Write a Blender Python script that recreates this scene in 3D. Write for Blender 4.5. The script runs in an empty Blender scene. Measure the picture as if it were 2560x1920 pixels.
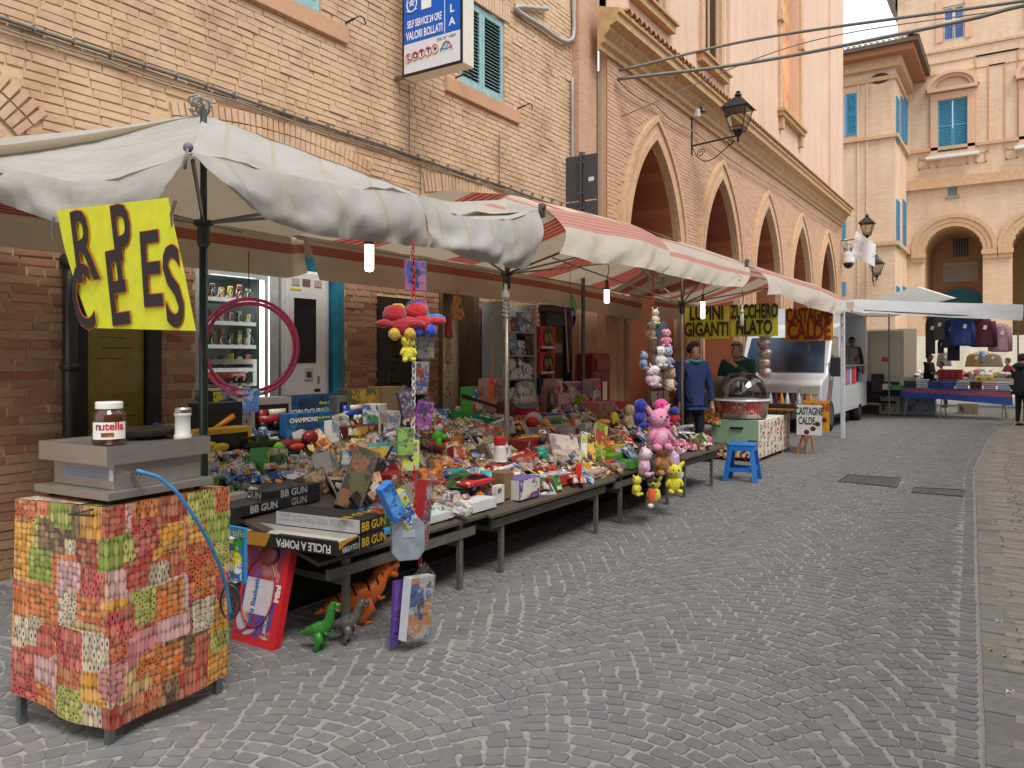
import bpy, math, random
from mathutils import Vector, Matrix, noise as mnoise
rnd = random.Random(11)
scene = bpy.context.scene
C = scene.collection
# ------------------------------------------------------------------ camera
F, U0, HOR, CAMZ, YAW = 1950.0, 1280.0, 895.0, 1.6, math.radians(33.2)
SN, CS = math.sin(YAW), math.cos(YAW)
cd = bpy.data.cameras.new('camera'); cam = bpy.data.objects.new('camera', cd); C.objects.link(cam)
cd.sensor_width = 36.0; cd.lens = 36.0 * F / 2560.0; cd.shift_y = -(960 - HOR) / 2560.0
cd.clip_start = 0.05; cd.clip_end = 800
cam.location = (0, 0, CAMZ); cam.rotation_euler = (math.pi / 2, 0, YAW)
scene.camera = cam
# ------------------------------------------------------------------ sky, sun, exposure
SUN_EL, SUN_AZ = math.radians(56), math.radians(118)      # azimuth clockwise from +Y
w = bpy.data.worlds.new('World'); scene.world = w; w.use_nodes = True
nt = w.node_tree; nt.nodes.clear()
wo = nt.nodes.new('ShaderNodeOutputWorld'); bg = nt.nodes.new('ShaderNodeBackground')
sky = nt.nodes.new('ShaderNodeTexSky'); sky.sky_type = 'NISHITA'; sky.sun_disc = False
sky.sun_elevation = SUN_EL; sky.sun_rotation = SUN_AZ; sky.dust_density = 3.0
tc = nt.nodes.new('ShaderNodeTexCoord'); nz = nt.nodes.new('ShaderNodeTexNoise')
nz.inputs['Scale'].default_value = 2.2; nz.inputs['Detail'].default_value = 6
rp = nt.nodes.new('ShaderNodeValToRGB')
rp.color_ramp.elements[0].position = .3; rp.color_ramp.elements[0].color = (.80, .82, .86, 1)
rp.color_ramp.elements[1].position = .7; rp.color_ramp.elements[1].color = (1.0, 1.0, 1.0, 1)
sc = nt.nodes.new('ShaderNodeVectorMath'); sc.operation = 'SCALE'; sc.inputs['Scale'].default_value = 8.8
mx = nt.nodes.new('ShaderNodeMix'); mx.data_type = 'RGBA'; mx.inputs[0].default_value = .86
L = nt.links.new
L(tc.outputs['Generated'], nz.inputs['Vector']); L(nz.outputs['Fac'], rp.inputs['Fac']); L(rp.outputs['Color'], sc.inputs[0])
L(sky.outputs['Color'], mx.inputs[6]); L(sc.outputs['Vector'], mx.inputs[7]); L(mx.outputs[2], bg.inputs['Color'])
bg.inputs['Strength'].default_value = .1
L(bg.outputs['Background'], wo.inputs['Surface'])
sl = bpy.data.lights.new('sun', 'SUN'); sl.energy = 1.5; sl.angle = math.radians(25); sl.color = (1, .96, .91)
sun = bpy.data.objects.new('sun', sl); C.objects.link(sun)
sd = Vector((math.sin(SUN_AZ) * math.cos(SUN_EL), math.cos(SUN_AZ) * math.cos(SUN_EL), math.sin(SUN_EL)))
sun.rotation_euler = sd.to_track_quat('Z', 'Y').to_euler(); sun.location = (6, -4, 20)
scene.view_settings.view_transform = 'Standard'; scene.view_settings.look = 'None'
scene.view_settings.gamma = 1; scene.view_settings.exposure = 0.92
# ------------------------------------------------------------------ photo pixel -> place on a known plane
def kk(u): return SN - (u - U0) / F * CS
def yy(u): return CS + (u - U0) / F * SN
def atd(u, v, d): return Vector((-d * kk(u), d * yy(u), CAMZ - (v - HOR) / F * d))
def onx(u, v, X): return atd(u, v, -X / kk(u))
def ony(u, v, Y): return atd(u, v, Y / yy(u))
def onz(u, v, Z=0.0): return atd(u, v, (CAMZ - Z) * F / (v - HOR))
def slope_z(x): return .5 + .26 * (-3.2 - x)
def ont(u, v):
    d = 1.932 / ((v - HOR) / F + .26 * kk(u)); return atd(u, v, d)
def dep(p): return -p[0] * SN + p[1] * CS
def pxm(n, d): return n * d / F            # photo pixels at depth d -> metres
# ------------------------------------------------------------------ materials
def srgb(c):
    if isinstance(c, str): c = [int(c[i:i + 2], 16) / 255 for i in (0, 2, 4)]
    return tuple((x / 12.92 if x <= .04045 else ((x + .055) / 1.055) ** 2.4) for x in c)
MC = {}
def nodemat(name):
    m = bpy.data.materials.new(name); m.use_nodes = True
    n = m.node_tree; b = n.nodes['Principled BSDF']
    return m, n, b
def M(col, rough=.5, metal=0.0, var=.12, bump=0.0, scale=18.0, emit=0.0, alpha=1.0, trans=0.0, coat=0.0, name=None):
    """plain procedural surface: colour with a little noise, optional fine relief. col = sRGB hex"""
    key = (col, rough, metal, var, bump, scale, emit, alpha, trans, coat)
    if key in MC: return MC[key]
    m, n, b = nodemat(name or 'mat_' + (col if isinstance(col, str) else 'c'))
    c = srgb(col)
    b.inputs['Roughness'].default_value = rough; b.inputs['Metallic'].default_value = metal
    if coat: b.inputs['Coat Weight'].default_value = coat; b.inputs['Coat Roughness'].default_value = .08
    t = n.nodes.new('ShaderNodeTexCoord'); x = n.nodes.new('ShaderNodeTexNoise')
    x.inputs['Scale'].default_value = scale; x.inputs['Detail'].default_value = 4
    r = n.nodes.new('ShaderNodeValToRGB')
    r.color_ramp.elements[0].position = .32; r.color_ramp.elements[1].position = .68
    r.color_ramp.elements[0].color = tuple(k * (1 - var) for k in c) + (1,)
    r.color_ramp.elements[1].color = tuple(min(1, k * (1 + var)) for k in c) + (1,)
    n.links.new(t.outputs['Object'], x.inputs['Vector']); n.links.new(x.outputs['Fac'], r.inputs['Fac'])
    n.links.new(r.outputs['Color'], b.inputs['Base Color'])
    if bump:
        bp = n.nodes.new('ShaderNodeBump'); bp.inputs['Strength'].default_value = bump; bp.inputs['Distance'].default_value = .01
        n.links.new(x.outputs['Fac'], bp.inputs['Height']); n.links.new(bp.outputs['Normal'], b.inputs['Normal'])
    if emit:
        b.inputs['Emission Color'].default_value = c + (1,); b.inputs['Emission Strength'].default_value = emit
    if alpha < 1: b.inputs['Alpha'].default_value = alpha
    if trans: b.inputs['Transmission Weight'].default_value = trans; b.inputs['IOR'].default_value = 1.2
    MC[key] = m
    return m
def plastic(col): return M(col, .32, var=.05)
def card(col): return M(col, .55, var=.06)
def metal(col='8e8f90', rough=.35): return M(col, rough, 1.0, .06)
PLUSHN = set()
def plush(col):
    m = M(col, .95, var=.2, bump=1.0, scale=70); b = m.node_tree.nodes['Principled BSDF']; b.inputs['Sheen Weight'].default_value = .35; PLUSHN.add(m.name); return m
def cloth(col): return M(col, .9, var=.1, bump=.3, scale=40)
def film():
    """thin clear wrapping film"""
    if 'film' in MC: return MC['film']
    m, n, b = nodemat('clear_film'); n.nodes.remove(b)
    o = n.nodes['Material Output']; tr = n.nodes.new('ShaderNodeBsdfTransparent'); gl = n.nodes.new('ShaderNodeBsdfGlossy')
    gl.inputs['Roughness'].default_value = .12; lw = n.nodes.new('ShaderNodeLayerWeight'); lw.inputs['Blend'].default_value = .35
    t = n.nodes.new('ShaderNodeTexCoord'); x = n.nodes.new('ShaderNodeTexNoise'); x.inputs['Scale'].default_value = 26
    bp = n.nodes.new('ShaderNodeBump'); bp.inputs['Strength'].default_value = .9; bp.inputs['Distance'].default_value = .02
    n.links.new(t.outputs['Object'], x.inputs['Vector']); n.links.new(x.outputs['Fac'], bp.inputs['Height'])
    n.links.new(bp.outputs['Normal'], gl.inputs['Normal']); n.links.new(bp.outputs['Normal'], lw.inputs['Normal'])
    mixs = n.nodes.new('ShaderNodeMixShader'); ml = n.nodes.new('ShaderNodeMath'); ml.operation = 'MULTIPLY_ADD'
    ml.inputs[1].default_value = .7; ml.inputs[2].default_value = .10
    n.links.new(lw.outputs['Facing'], ml.inputs[0]); n.links.new(ml.outputs[0], mixs.inputs[0])
    n.links.new(tr.outputs[0], mixs.inputs[1]); n.links.new(gl.outputs[0], mixs.inputs[2]); n.links.new(mixs.outputs[0], o.inputs['Surface'])
    MC['film'] = m
    return m
def glass(tint='dfe6e6', refl=.10):
    key = ('gl', tint, refl)
    if key in MC: return MC[key]
    m, n, b = nodemat('window_glass'); n.nodes.remove(b)
    o = n.nodes['Material Output']; tr = n.nodes.new('ShaderNodeBsdfTransparent'); gl = n.nodes.new('ShaderNodeBsdfGlossy')
    gl.inputs['Roughness'].default_value = .03; tr.inputs['Color'].default_value = srgb(tint) + (1,)
    fr = n.nodes.new('ShaderNodeFresnel'); ml = n.nodes.new('ShaderNodeMath'); ml.operation = 'MULTIPLY_ADD'
    ml.inputs[1].default_value = 1.0; ml.inputs[2].default_value = refl
    mixs = n.nodes.new('ShaderNodeMixShader')
    n.links.new(fr.outputs[0], ml.inputs[0]); n.links.new(ml.outputs[0], mixs.inputs[0])
    n.links.new(tr.outputs[0], mixs.inputs[1]); n.links.new(gl.outputs[0], mixs.inputs[2]); n.links.new(mixs.outputs[0], o.inputs['Surface'])
    MC[key] = m
    return m
def printed(cols, scale=9.0, kind='voronoi', rough=.4):
    """colour print made of patches: the picture side of a toy box, a poster, a bag of sweets"""
    key = ('pr', tuple(cols), scale, kind, rough)
    if key in MC: return MC[key]
    m, n, b = nodemat('printed_picture'); b.inputs['Roughness'].default_value = rough
    t = n.nodes.new('ShaderNodeTexCoord')
    if kind == 'voronoi':
        x = n.nodes.new('ShaderNodeTexVoronoi'); x.inputs['Scale'].default_value = scale; out = x.outputs['Color']
        s = n.nodes.new('ShaderNodeSeparateColor'); n.links.new(out, s.inputs[0]); fac = s.outputs[0]
    else:
        x = n.nodes.new('ShaderNodeTexNoise'); x.inputs['Scale'].default_value = scale; x.inputs['Detail'].default_value = 3
        x.inputs['Distortion'].default_value = 1.5; mr = n.nodes.new('ShaderNodeMapRange')
        mr.inputs[1].default_value = .3; mr.inputs[2].default_value = .7
        n.links.new(x.outputs['Fac'], mr.inputs[0]); fac = mr.outputs[0]
    wv = n.nodes.new('ShaderNodeTexNoise'); wv.inputs['Scale'].default_value = scale * 1.3; n.links.new(t.outputs['Object'], wv.inputs['Vector'])
    vm_ = n.nodes.new('ShaderNodeVectorMath'); vm_.operation = 'MULTIPLY_ADD'; vm_.inputs[1].default_value = (1.2 / scale,) * 3; n.links.new(wv.outputs['Color'], vm_.inputs[0]); n.links.new(t.outputs['Object'], vm_.inputs[2])
    n.links.new(vm_.outputs[0], x.inputs['Vector'])
    r = n.nodes.new('ShaderNodeValToRGB'); r.color_ramp.interpolation = 'CONSTANT' if kind == 'voronoi' else 'LINEAR'
    e = r.color_ramp.elements
    while len(e) < len(cols): e.new(.5)
    for i, c in enumerate(cols):
        e[i].position = i / len(cols); e[i].color = srgb(c) + (1,)
    n.links.new(fac, r.inputs['Fac']); col = r.outputs['Color']
    if kind == 'voronoi':     # finer second layer of print: small shapes and dark specks
        x2 = n.nodes.new('ShaderNodeTexVoronoi'); x2.inputs['Scale'].default_value = scale * 3.7; n.links.new(vm_.outputs[0], x2.inputs['Vector']); s2 = n.nodes.new('ShaderNodeSeparateColor'); n.links.new(x2.outputs['Color'], s2.inputs[0])
        r2 = n.nodes.new('ShaderNodeValToRGB'); r2.color_ramp.interpolation = 'CONSTANT'; e2_ = r2.color_ramp.elements
        while len(e2_) < len(cols) + 1: e2_.new(.5)
        for i, c in enumerate(list(cols[1:]) + [cols[0], '2a2623']): e2_[i].position = i / (len(cols) + 1); e2_[i].color = srgb(c) + (1,)
        n.links.new(s2.outputs[1], r2.inputs['Fac']); g_ = n.nodes.new('ShaderNodeMath'); g_.operation = 'GREATER_THAN'; g_.inputs[1].default_value = .64; n.links.new(s2.outputs[0], g_.inputs[0])
        g2 = n.nodes.new('ShaderNodeMath'); g2.operation = 'MULTIPLY'; g2.inputs[1].default_value = .75; n.links.new(g_.outputs[0], g2.inputs[0])
        mx_ = n.nodes.new('ShaderNodeMix'); mx_.data_type = 'RGBA'; n.links.new(g2.outputs[0], mx_.inputs[0]); n.links.new(col, mx_.inputs[6]); n.links.new(r2.outputs['Color'], mx_.inputs[7]); col = mx_.outputs[2]
    n.links.new(col, b.inputs['Base Color'])
    MC[key] = m
    return m
# ------------------------------------------------------------------ mesh building
class MB:
    def __init__(s): s.v = []; s.f = []; s.T = None
    def add(s, vs, fs):
        o = len(s.v)
        if s.T is not None: vs = [s.T @ Vector(p) for p in vs]
        s.v += [tuple(p) for p in vs]; s.f += [tuple(i + o for i in q) for q in fs]
        return s
    def box(s, c, d, R=None, taper=1.0):
        x, y, z = d[0] / 2, d[1] / 2, d[2] / 2
        p = [Vector((a * x * (taper if e > 0 else 1), b * y * (taper if e > 0 else 1), e * z)) for e in (-1, 1) for b in (-1, 1) for a in (-1, 1)]
        if R is not None: p = [R @ q for q in p]
        c = Vector(c)
        return s.add([c + q for q in p], [(0, 2, 3, 1), (4, 5, 7, 6), (0, 1, 5, 4), (1, 3, 7, 5), (3, 2, 6, 7), (2, 0, 4, 6)])
    def bb(s, a, b): return s.box([(i + j) / 2 for i, j in zip(a, b)], [abs(j - i) for i, j in zip(a, b)])
    def cyl(s, a, b, r, r2=None, n=10, cap=True):
        a, b = Vector(a), Vector(b); r2 = r if r2 is None else r2
        q = (b - a).to_track_quat('Z', 'Y').to_matrix()
        vs = [a + q @ Vector((math.cos(t) * r, math.sin(t) * r, 0)) for t in [2 * math.pi * i / n for i in range(n)]]
        vs += [b + q @ Vector((math.cos(t) * r2, math.sin(t) * r2, 0)) for t in [2 * math.pi * i / n for i in range(n)]]
        fs = [(i, (i + 1) % n, n + (i + 1) % n, n + i) for i in range(n)]
        if cap: fs += [tuple(range(n - 1, -1, -1)), tuple(range(n, 2 * n))]
        return s.add(vs, fs)
    def tube(s, pts, r, n=6, closed=False):
        pts = [Vector(p) for p in pts]; m = len(pts); vs = []; up = None
        for i, p in enumerate(pts):
            t = (pts[(i + 1) % m] - pts[i - 1]) if closed else (pts[min(i + 1, m - 1)] - pts[max(i - 1, 0)])
            if t.length < 1e-9: t = Vector((0, 0, 1))
            t.normalize()
            if up is None: up = t.orthogonal().normalized()
            up = (up - t * up.dot(t))
            up = up.normalized() if up.length > 1e-6 else t.orthogonal().normalized()
            w_ = t.cross(up); rr = r[i] if isinstance(r, (list, tuple)) else r
            vs += [p + (up * math.cos(a) + w_ * math.sin(a)) * rr for a in [2 * math.pi * j / n for j in range(n)]]
        fs = []
        for i in range(m if closed else m - 1):
            k = (i + 1) % m
            fs += [(i * n + j, i * n + (j + 1) % n, k * n + (j + 1) % n, k * n + j) for j in range(n)]
        if not closed: fs += [tuple(range(n - 1, -1, -1)), tuple(range((m - 1) * n, m * n))]
        return s.add(vs, fs)
    def lathe(s, prof, n=16, c=(0, 0, 0), sx=1.0, sy=1.0):
        c = Vector(c); vs = []; fs = []; m = len(prof)
        for r, z in prof: vs += [c + Vector((math.cos(2 * math.pi * i / n) * r * sx, math.sin(2 * math.pi * i / n) * r * sy, z)) for i in range(n)]
        for j in range(m - 1): fs += [(j * n + i, j * n + (i + 1) % n, (j + 1) * n + (i + 1) % n, (j + 1) * n + i) for i in range(n)]
        if prof[0][0] > 1e-6: fs.append(tuple(range(n - 1, -1, -1)))
        if prof[-1][0] > 1e-6: fs.append(tuple(range((m - 1) * n, m * n)))
        return s.add(vs, fs)
    def ball(s, c, r, n=10, R=None):
        r = (r, r, r) if isinstance(r, (int, float)) else r
        c = Vector(c); h = max(4, n // 2 + 1); vs = []; fs = []
        for j in range(1, h):
            a = math.pi * j / h
            for i in range(n):
                p = Vector((math.sin(a) * math.cos(2 * math.pi * i / n) * r[0], math.sin(a) * math.sin(2 * math.pi * i / n) * r[1], math.cos(a) * r[2]))
                vs.append(c + (R @ p if R is not None else p))
        for q in (Vector((0, 0, r[2])), Vector((0, 0, -r[2]))): vs.append(c + (R @ q if R is not None else q))
        t, b = len(vs) - 2, len(vs) - 1
        for j in range(h - 2): fs += [(j * n + i, (j + 1) * n + i, (j + 1) * n + (i + 1) % n, j * n + (i + 1) % n) for i in range(n)]
        fs += [(t, i, (i + 1) % n) for i in range(n)] + [(b, (h - 2) * n + (i + 1) % n, (h - 2) * n + i) for i in range(n)]
        return s.add(vs, fs)
    def quad(s, a, b, c, d): return s.add([a, b, c, d], [(0, 1, 2, 3)])
    def prism(s, poly, vec):
        """flat outline poly (3D points) pushed along vec"""
        n = len(poly); vec = Vector(vec); p = [Vector(q) for q in poly]
        return s.add(p + [q + vec for q in p], [tuple(range(n - 1, -1, -1)), tuple(range(n, 2 * n))] + [(i, (i + 1) % n, n + (i + 1) % n, n + i) for i in range(n)])
    def grid(s, fn, nu, nv):
        vs = [fn(i / nu, j / nv) for j in range(nv + 1) for i in range(nu + 1)]
        fs = [(j * (nu + 1) + i, j * (nu + 1) + i + 1, (j + 1) * (nu + 1) + i + 1, (j + 1) * (nu + 1) + i) for j in range(nv) for i in range(nu)]
        return s.add(vs, fs)
    def mesh(s, name, mat, smooth=False):
        m = bpy.data.meshes.new(name); m.from_pydata(s.v, [], s.f)
        if mat: m.materials.append(mat)
        if smooth: m.polygons.foreach_set('use_smooth', [True] * len(m.polygons))
        m.update()
        return m
    def ob(s, name, mat, parent=None, smooth=False, loc=None, solid=0.0, bevel=0.0):
        o = bpy.data.objects.new(name, s.mesh(name, mat, smooth)); C.objects.link(o)
        if parent: o.parent = parent
        if loc is not None: o.location = loc
        if solid:
            md = o.modifiers.new('thickness', 'SOLIDIFY'); md.thickness = solid; md.offset = 0
        if bevel:
            md = o.modifiers.new('round', 'BEVEL'); md.width = bevel; md.segments = 2; md.limit_method = 'ANGLE'
        return o
def tag(o, label=None, cat=None, group=None, kind=None):
    if label: o['label'] = label
    if cat: o['category'] = cat
    if group: o['group'] = group
    if kind: o['kind'] = kind
    return o
def thing(name, label, cat, loc=(0, 0, 0), rz=0.0, group=None, rot=None):
    o = bpy.data.objects.new(name, None); C.objects.link(o); o.empty_display_size = .1
    o.location = loc; o.rotation_euler = rot if rot else (0, 0, rz)
    return tag(o, label, cat, group)
def structure(name, mb, mat, smooth=False):
    return tag(mb.ob(name, mat, None, smooth), kind='structure')
def dup(o, parent=None, loc=None, rz=None, label=None, group=None):
    c = o.copy(); C.objects.link(c); c.parent = parent
    if loc is not None: c.location = loc
    if rz is not None: c.rotation_euler = (0, 0, rz)
    if label: c['label'] = label
    if group: c['group'] = group
    for ch in list(o.children): dup(ch, c)
    return c
def text(s, size, mat, parent, mtx, name='lettering', bold=0.0, shear=0.0, space=1.0, align='CENTER', sx=1.0, thick=0.0):
    cu = bpy.data.curves.new(name, 'FONT'); cu.body = s; cu.size = size; cu.align_x = align; cu.align_y = 'CENTER'
    cu.offset = bold; cu.shear = shear; cu.space_character = space; cu.extrude = thick; cu.resolution_u = 3
    cu.materials.append(mat)
    o = bpy.data.objects.new(name, cu); C.objects.link(o)
    if parent: o.parent = parent
    o.matrix_basis = mtx @ Matrix.Diagonal((sx, 1, 1, 1))
    return o
def frame(o, right, up):
    """matrix whose x runs right, y runs up (for lettering and flat panels)"""
    r = Vector(right).normalized(); n = r.cross(Vector(up)).normalized(); u = n.cross(r)
    m = Matrix((r, u, n)).transposed().to_4x4(); m.translation = Vector(o)
    return m
FY = lambda p: frame(p, (1, 0, 0), (0, 0, 1))       # reads when seen from -Y
FX = lambda p: frame(p, (0, 1, 0), (0, 0, 1))       # reads when seen from +X
# ================================================================== setting: masonry materials
def masonry(name, cols, lime=None, lime_amt=.0, grain=.25, rough=.9, redz=None):
    m, n, b = nodemat(name); N = n.nodes.new; K = n.links.new
    b.inputs['Roughness'].default_value = rough
    g = N('ShaderNodeNewGeometry'); oi = N('ShaderNodeObjectInfo'); ad = N('ShaderNodeMath'); ad.operation = 'ADD'
    K(g.outputs['Random Per Island'], ad.inputs[0]); K(oi.outputs['Random'], ad.inputs[1])
    fr = N('ShaderNodeMath'); fr.operation = 'FRACT'; K(ad.outputs[0], fr.inputs[0])
    r = N('ShaderNodeValToRGB'); e = r.color_ramp.elements
    while len(e) < len(cols): e.new(.5)
    for i, c in enumerate(cols): e[i].position = i / (len(cols) - 1); e[i].color = srgb(c) + (1,)
    K(fr.outputs[0], r.inputs['Fac']); col = r.outputs['Color']
    x = N('ShaderNodeTexNoise'); x.inputs['Scale'].default_value = 22; x.inputs['Detail'].default_value = 6
    K(g.outputs['Position'], x.inputs['Vector'])
    mr = N('ShaderNodeMapRange'); mr.inputs[1].default_value = .25; mr.inputs[2].default_value = .75
    mr.inputs[3].default_value = 1 - grain; mr.inputs[4].default_value = 1 + grain * .6
    K(x.outputs['Fac'], mr.inputs[0])
    mu = N('ShaderNodeVectorMath'); mu.operation = 'SCALE'; K(col, mu.inputs[0]); K(mr.outputs[0], mu.inputs['Scale']); col = mu.outputs['Vector']
    if lime:
        y = N('ShaderNodeTexNoise'); y.inputs['Scale'].default_value = 1.3; y.inputs['Detail'].default_value = 9; y.inputs['Roughness'].default_value = .68
        K(g.outputs['Position'], y.inputs['Vector'])
        m2 = N('ShaderNodeMapRange'); m2.inputs[1].default_value = .2; m2.inputs[2].default_value = .54; m2.inputs[4].default_value = lime_amt
        K(y.outputs['Fac'], m2.inputs[0]); fac = m2.outputs[0]
        if redz:      # limewash comes in with height; the darker foot also holds some painted canopy shade
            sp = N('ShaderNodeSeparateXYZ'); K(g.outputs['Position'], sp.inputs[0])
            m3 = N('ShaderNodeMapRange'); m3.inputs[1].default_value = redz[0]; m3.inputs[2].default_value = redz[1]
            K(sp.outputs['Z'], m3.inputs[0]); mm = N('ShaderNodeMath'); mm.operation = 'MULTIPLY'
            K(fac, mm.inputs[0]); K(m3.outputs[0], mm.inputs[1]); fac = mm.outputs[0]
        mixc = N('ShaderNodeMix'); mixc.data_type = 'RGBA'; mixc.inputs[7].default_value = srgb(lime) + (1,)
        K(fac, mixc.inputs[0]); K(col, mixc.inputs[6]); col = mixc.outputs[2]
    K(col, b.inputs['Base Color'])
    bp = N('ShaderNodeBump'); bp.inputs['Strength'].default_value = .55; bp.inputs['Distance'].default_value = .008
    K(x.outputs['Fac'], bp.inputs['Height']); K(bp.outputs['Normal'], b.inputs['Normal'])
    return m
def brickwork(name, c1, c2, mortar, w_=.27, h_=.068, patch=None, amt=.3, mort=.006):
    """far masonry, too small to pick apart: courses in the material (x+y along the wall, z up)"""
    m, n, b = nodemat(name); N = n.nodes.new; K = n.links.new; b.inputs['Roughness'].default_value = .9
    g = N('ShaderNodeNewGeometry'); sp = N('ShaderNodeSeparateXYZ'); K(g.outputs['Position'], sp.inputs[0])
    ad = N('ShaderNodeMath'); K(sp.outputs['X'], ad.inputs[0]); K(sp.outputs['Y'], ad.inputs[1])
    cb = N('ShaderNodeCombineXYZ'); K(ad.outputs[0], cb.inputs['X']); K(sp.outputs['Z'], cb.inputs['Y'])
    t = N('ShaderNodeTexBrick'); t.inputs['Scale'].default_value = 1; t.inputs['Brick Width'].default_value = w_
    t.inputs['Row Height'].default_value = h_; t.inputs['Mortar Size'].default_value = mort; t.inputs['Bias'].default_value = 0
    t.inputs['Color1'].default_value = srgb(c1) + (1,); t.inputs['Color2'].default_value = srgb(c2) + (1,); t.inputs['Mortar'].default_value = srgb(mortar) + (1,)
    K(cb.outputs[0], t.inputs['Vector']); col = t.outputs['Color']
    y = N('ShaderNodeTexNoise'); y.inputs['Scale'].default_value = .8; y.inputs['Detail'].default_value = 8; y.inputs['Roughness'].default_value = .65
    K(g.outputs['Position'], y.inputs['Vector'])
    m2 = N('ShaderNodeMapRange'); m2.inputs[1].default_value = .4; m2.inputs[2].default_value = .65; m2.inputs[4].default_value = amt
    K(y.outputs['Fac'], m2.inputs[0]); mixc = N('ShaderNodeMix'); mixc.data_type = 'RGBA'
    mixc.inputs[7].default_value = srgb(patch or c2) + (1,); K(m2.outputs[0], mixc.inputs[0]); K(col, mixc.inputs[6])
    mp = N('ShaderNodeMapping'); mp.inputs['Scale'].default_value = (1.6, 1.6, .22); K(g.outputs['Position'], mp.inputs[0]); y2 = N('ShaderNodeTexNoise'); y2.inputs['Scale'].default_value = 2.2; y2.inputs['Detail'].default_value = 6; K(mp.outputs[0], y2.inputs['Vector'])
    m4 = N('ShaderNodeMapRange'); m4.inputs[1].default_value = .35; m4.inputs[2].default_value = .7; m4.inputs[3].default_value = 1.04; m4.inputs[4].default_value = .91; K(y2.outputs['Fac'], m4.inputs[0])
    dv = N('ShaderNodeVectorMath'); dv.operation = 'SCALE'; K(mixc.outputs[2], dv.inputs[0]); K(m4.outputs[0], dv.inputs['Scale']); K(dv.outputs[0], b.inputs['Base Color'])
    bp = N('ShaderNodeBump'); bp.inputs['Strength'].default_value = .35; bp.inputs['Distance'].default_value = .01
    K(t.outputs['Fac'], bp.inputs['Height']); bp.invert = True; K(bp.outputs['Normal'], b.inputs['Normal'])
    return m
M_STONE = masonry('porphyry_setts', ['707173', '777879', '7d7c7b', '82807e', '75777a', '7f7c7a', '727170', '8a8580', '696a6c'], lime='656463', lime_amt=.35, grain=.16, rough=.8)
M_PAVER = masonry('pavement_stone', ['8e877c', '968e82', '857f75', '9d9386', '91887c'], grain=.2, rough=.85)
M_GUTTER = masonry('gutter_stone', ['7c7a70', '86837a', '74726b'], grain=.2, rough=.85)
M_MORTAR = M('a9a497', .95, var=.18, bump=.5, scale=30)
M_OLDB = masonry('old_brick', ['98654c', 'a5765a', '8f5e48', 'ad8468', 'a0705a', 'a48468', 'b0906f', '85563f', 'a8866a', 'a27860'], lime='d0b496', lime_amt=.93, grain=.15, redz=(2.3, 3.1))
M_OLDM = masonry('old_mortar', ['c4ac8e', 'ccb496'], lime='d4ba90', lime_amt=.6, grain=.22)
M_LOGB = masonry('loggia_brick', ['b07c5e', 'b98769', 'c29073', 'ac765a', 'bf9075', 'c89b7e', 'a87257'], lime='cdac90', lime_amt=.68, grain=.14, redz=(2.6, 4.0))
M_LOGM = masonry('loggia_mortar', ['c3a283', 'bb9878'], grain=.1)
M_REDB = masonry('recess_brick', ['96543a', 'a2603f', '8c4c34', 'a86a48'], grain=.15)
M_UPB = brickwork('upper_brick', 'cfae96', 'd5b69e', 'c4aa94', patch='d9bca4', amt=.5)
M_FARB = brickwork('far_brick', 'cfae92', 'd8bea2', 'c6a98e', .3, .075, patch='dcc4aa', amt=.35, mort=.009)
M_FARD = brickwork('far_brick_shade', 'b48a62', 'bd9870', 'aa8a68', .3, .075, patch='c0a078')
M_TRIM = M('b8956c', .85, var=.16, bump=.35, scale=9)
M_TRIM2 = M('c2a07e', .85, var=.12, bump=.3, scale=8)
M_TERR = M('a8764f', .9, var=.25, bump=.4, scale=14)
M_BLUE = M('8fb4b8', .6, var=.1, scale=12)
M_BLUE2 = M('3b88aa', .55, var=.1, scale=6)
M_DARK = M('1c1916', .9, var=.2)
M_IRON = M('26282a', .5, .4, .15, bump=.2, scale=40)
M_GREY = M('8d8d88', .6, var=.12)
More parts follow.
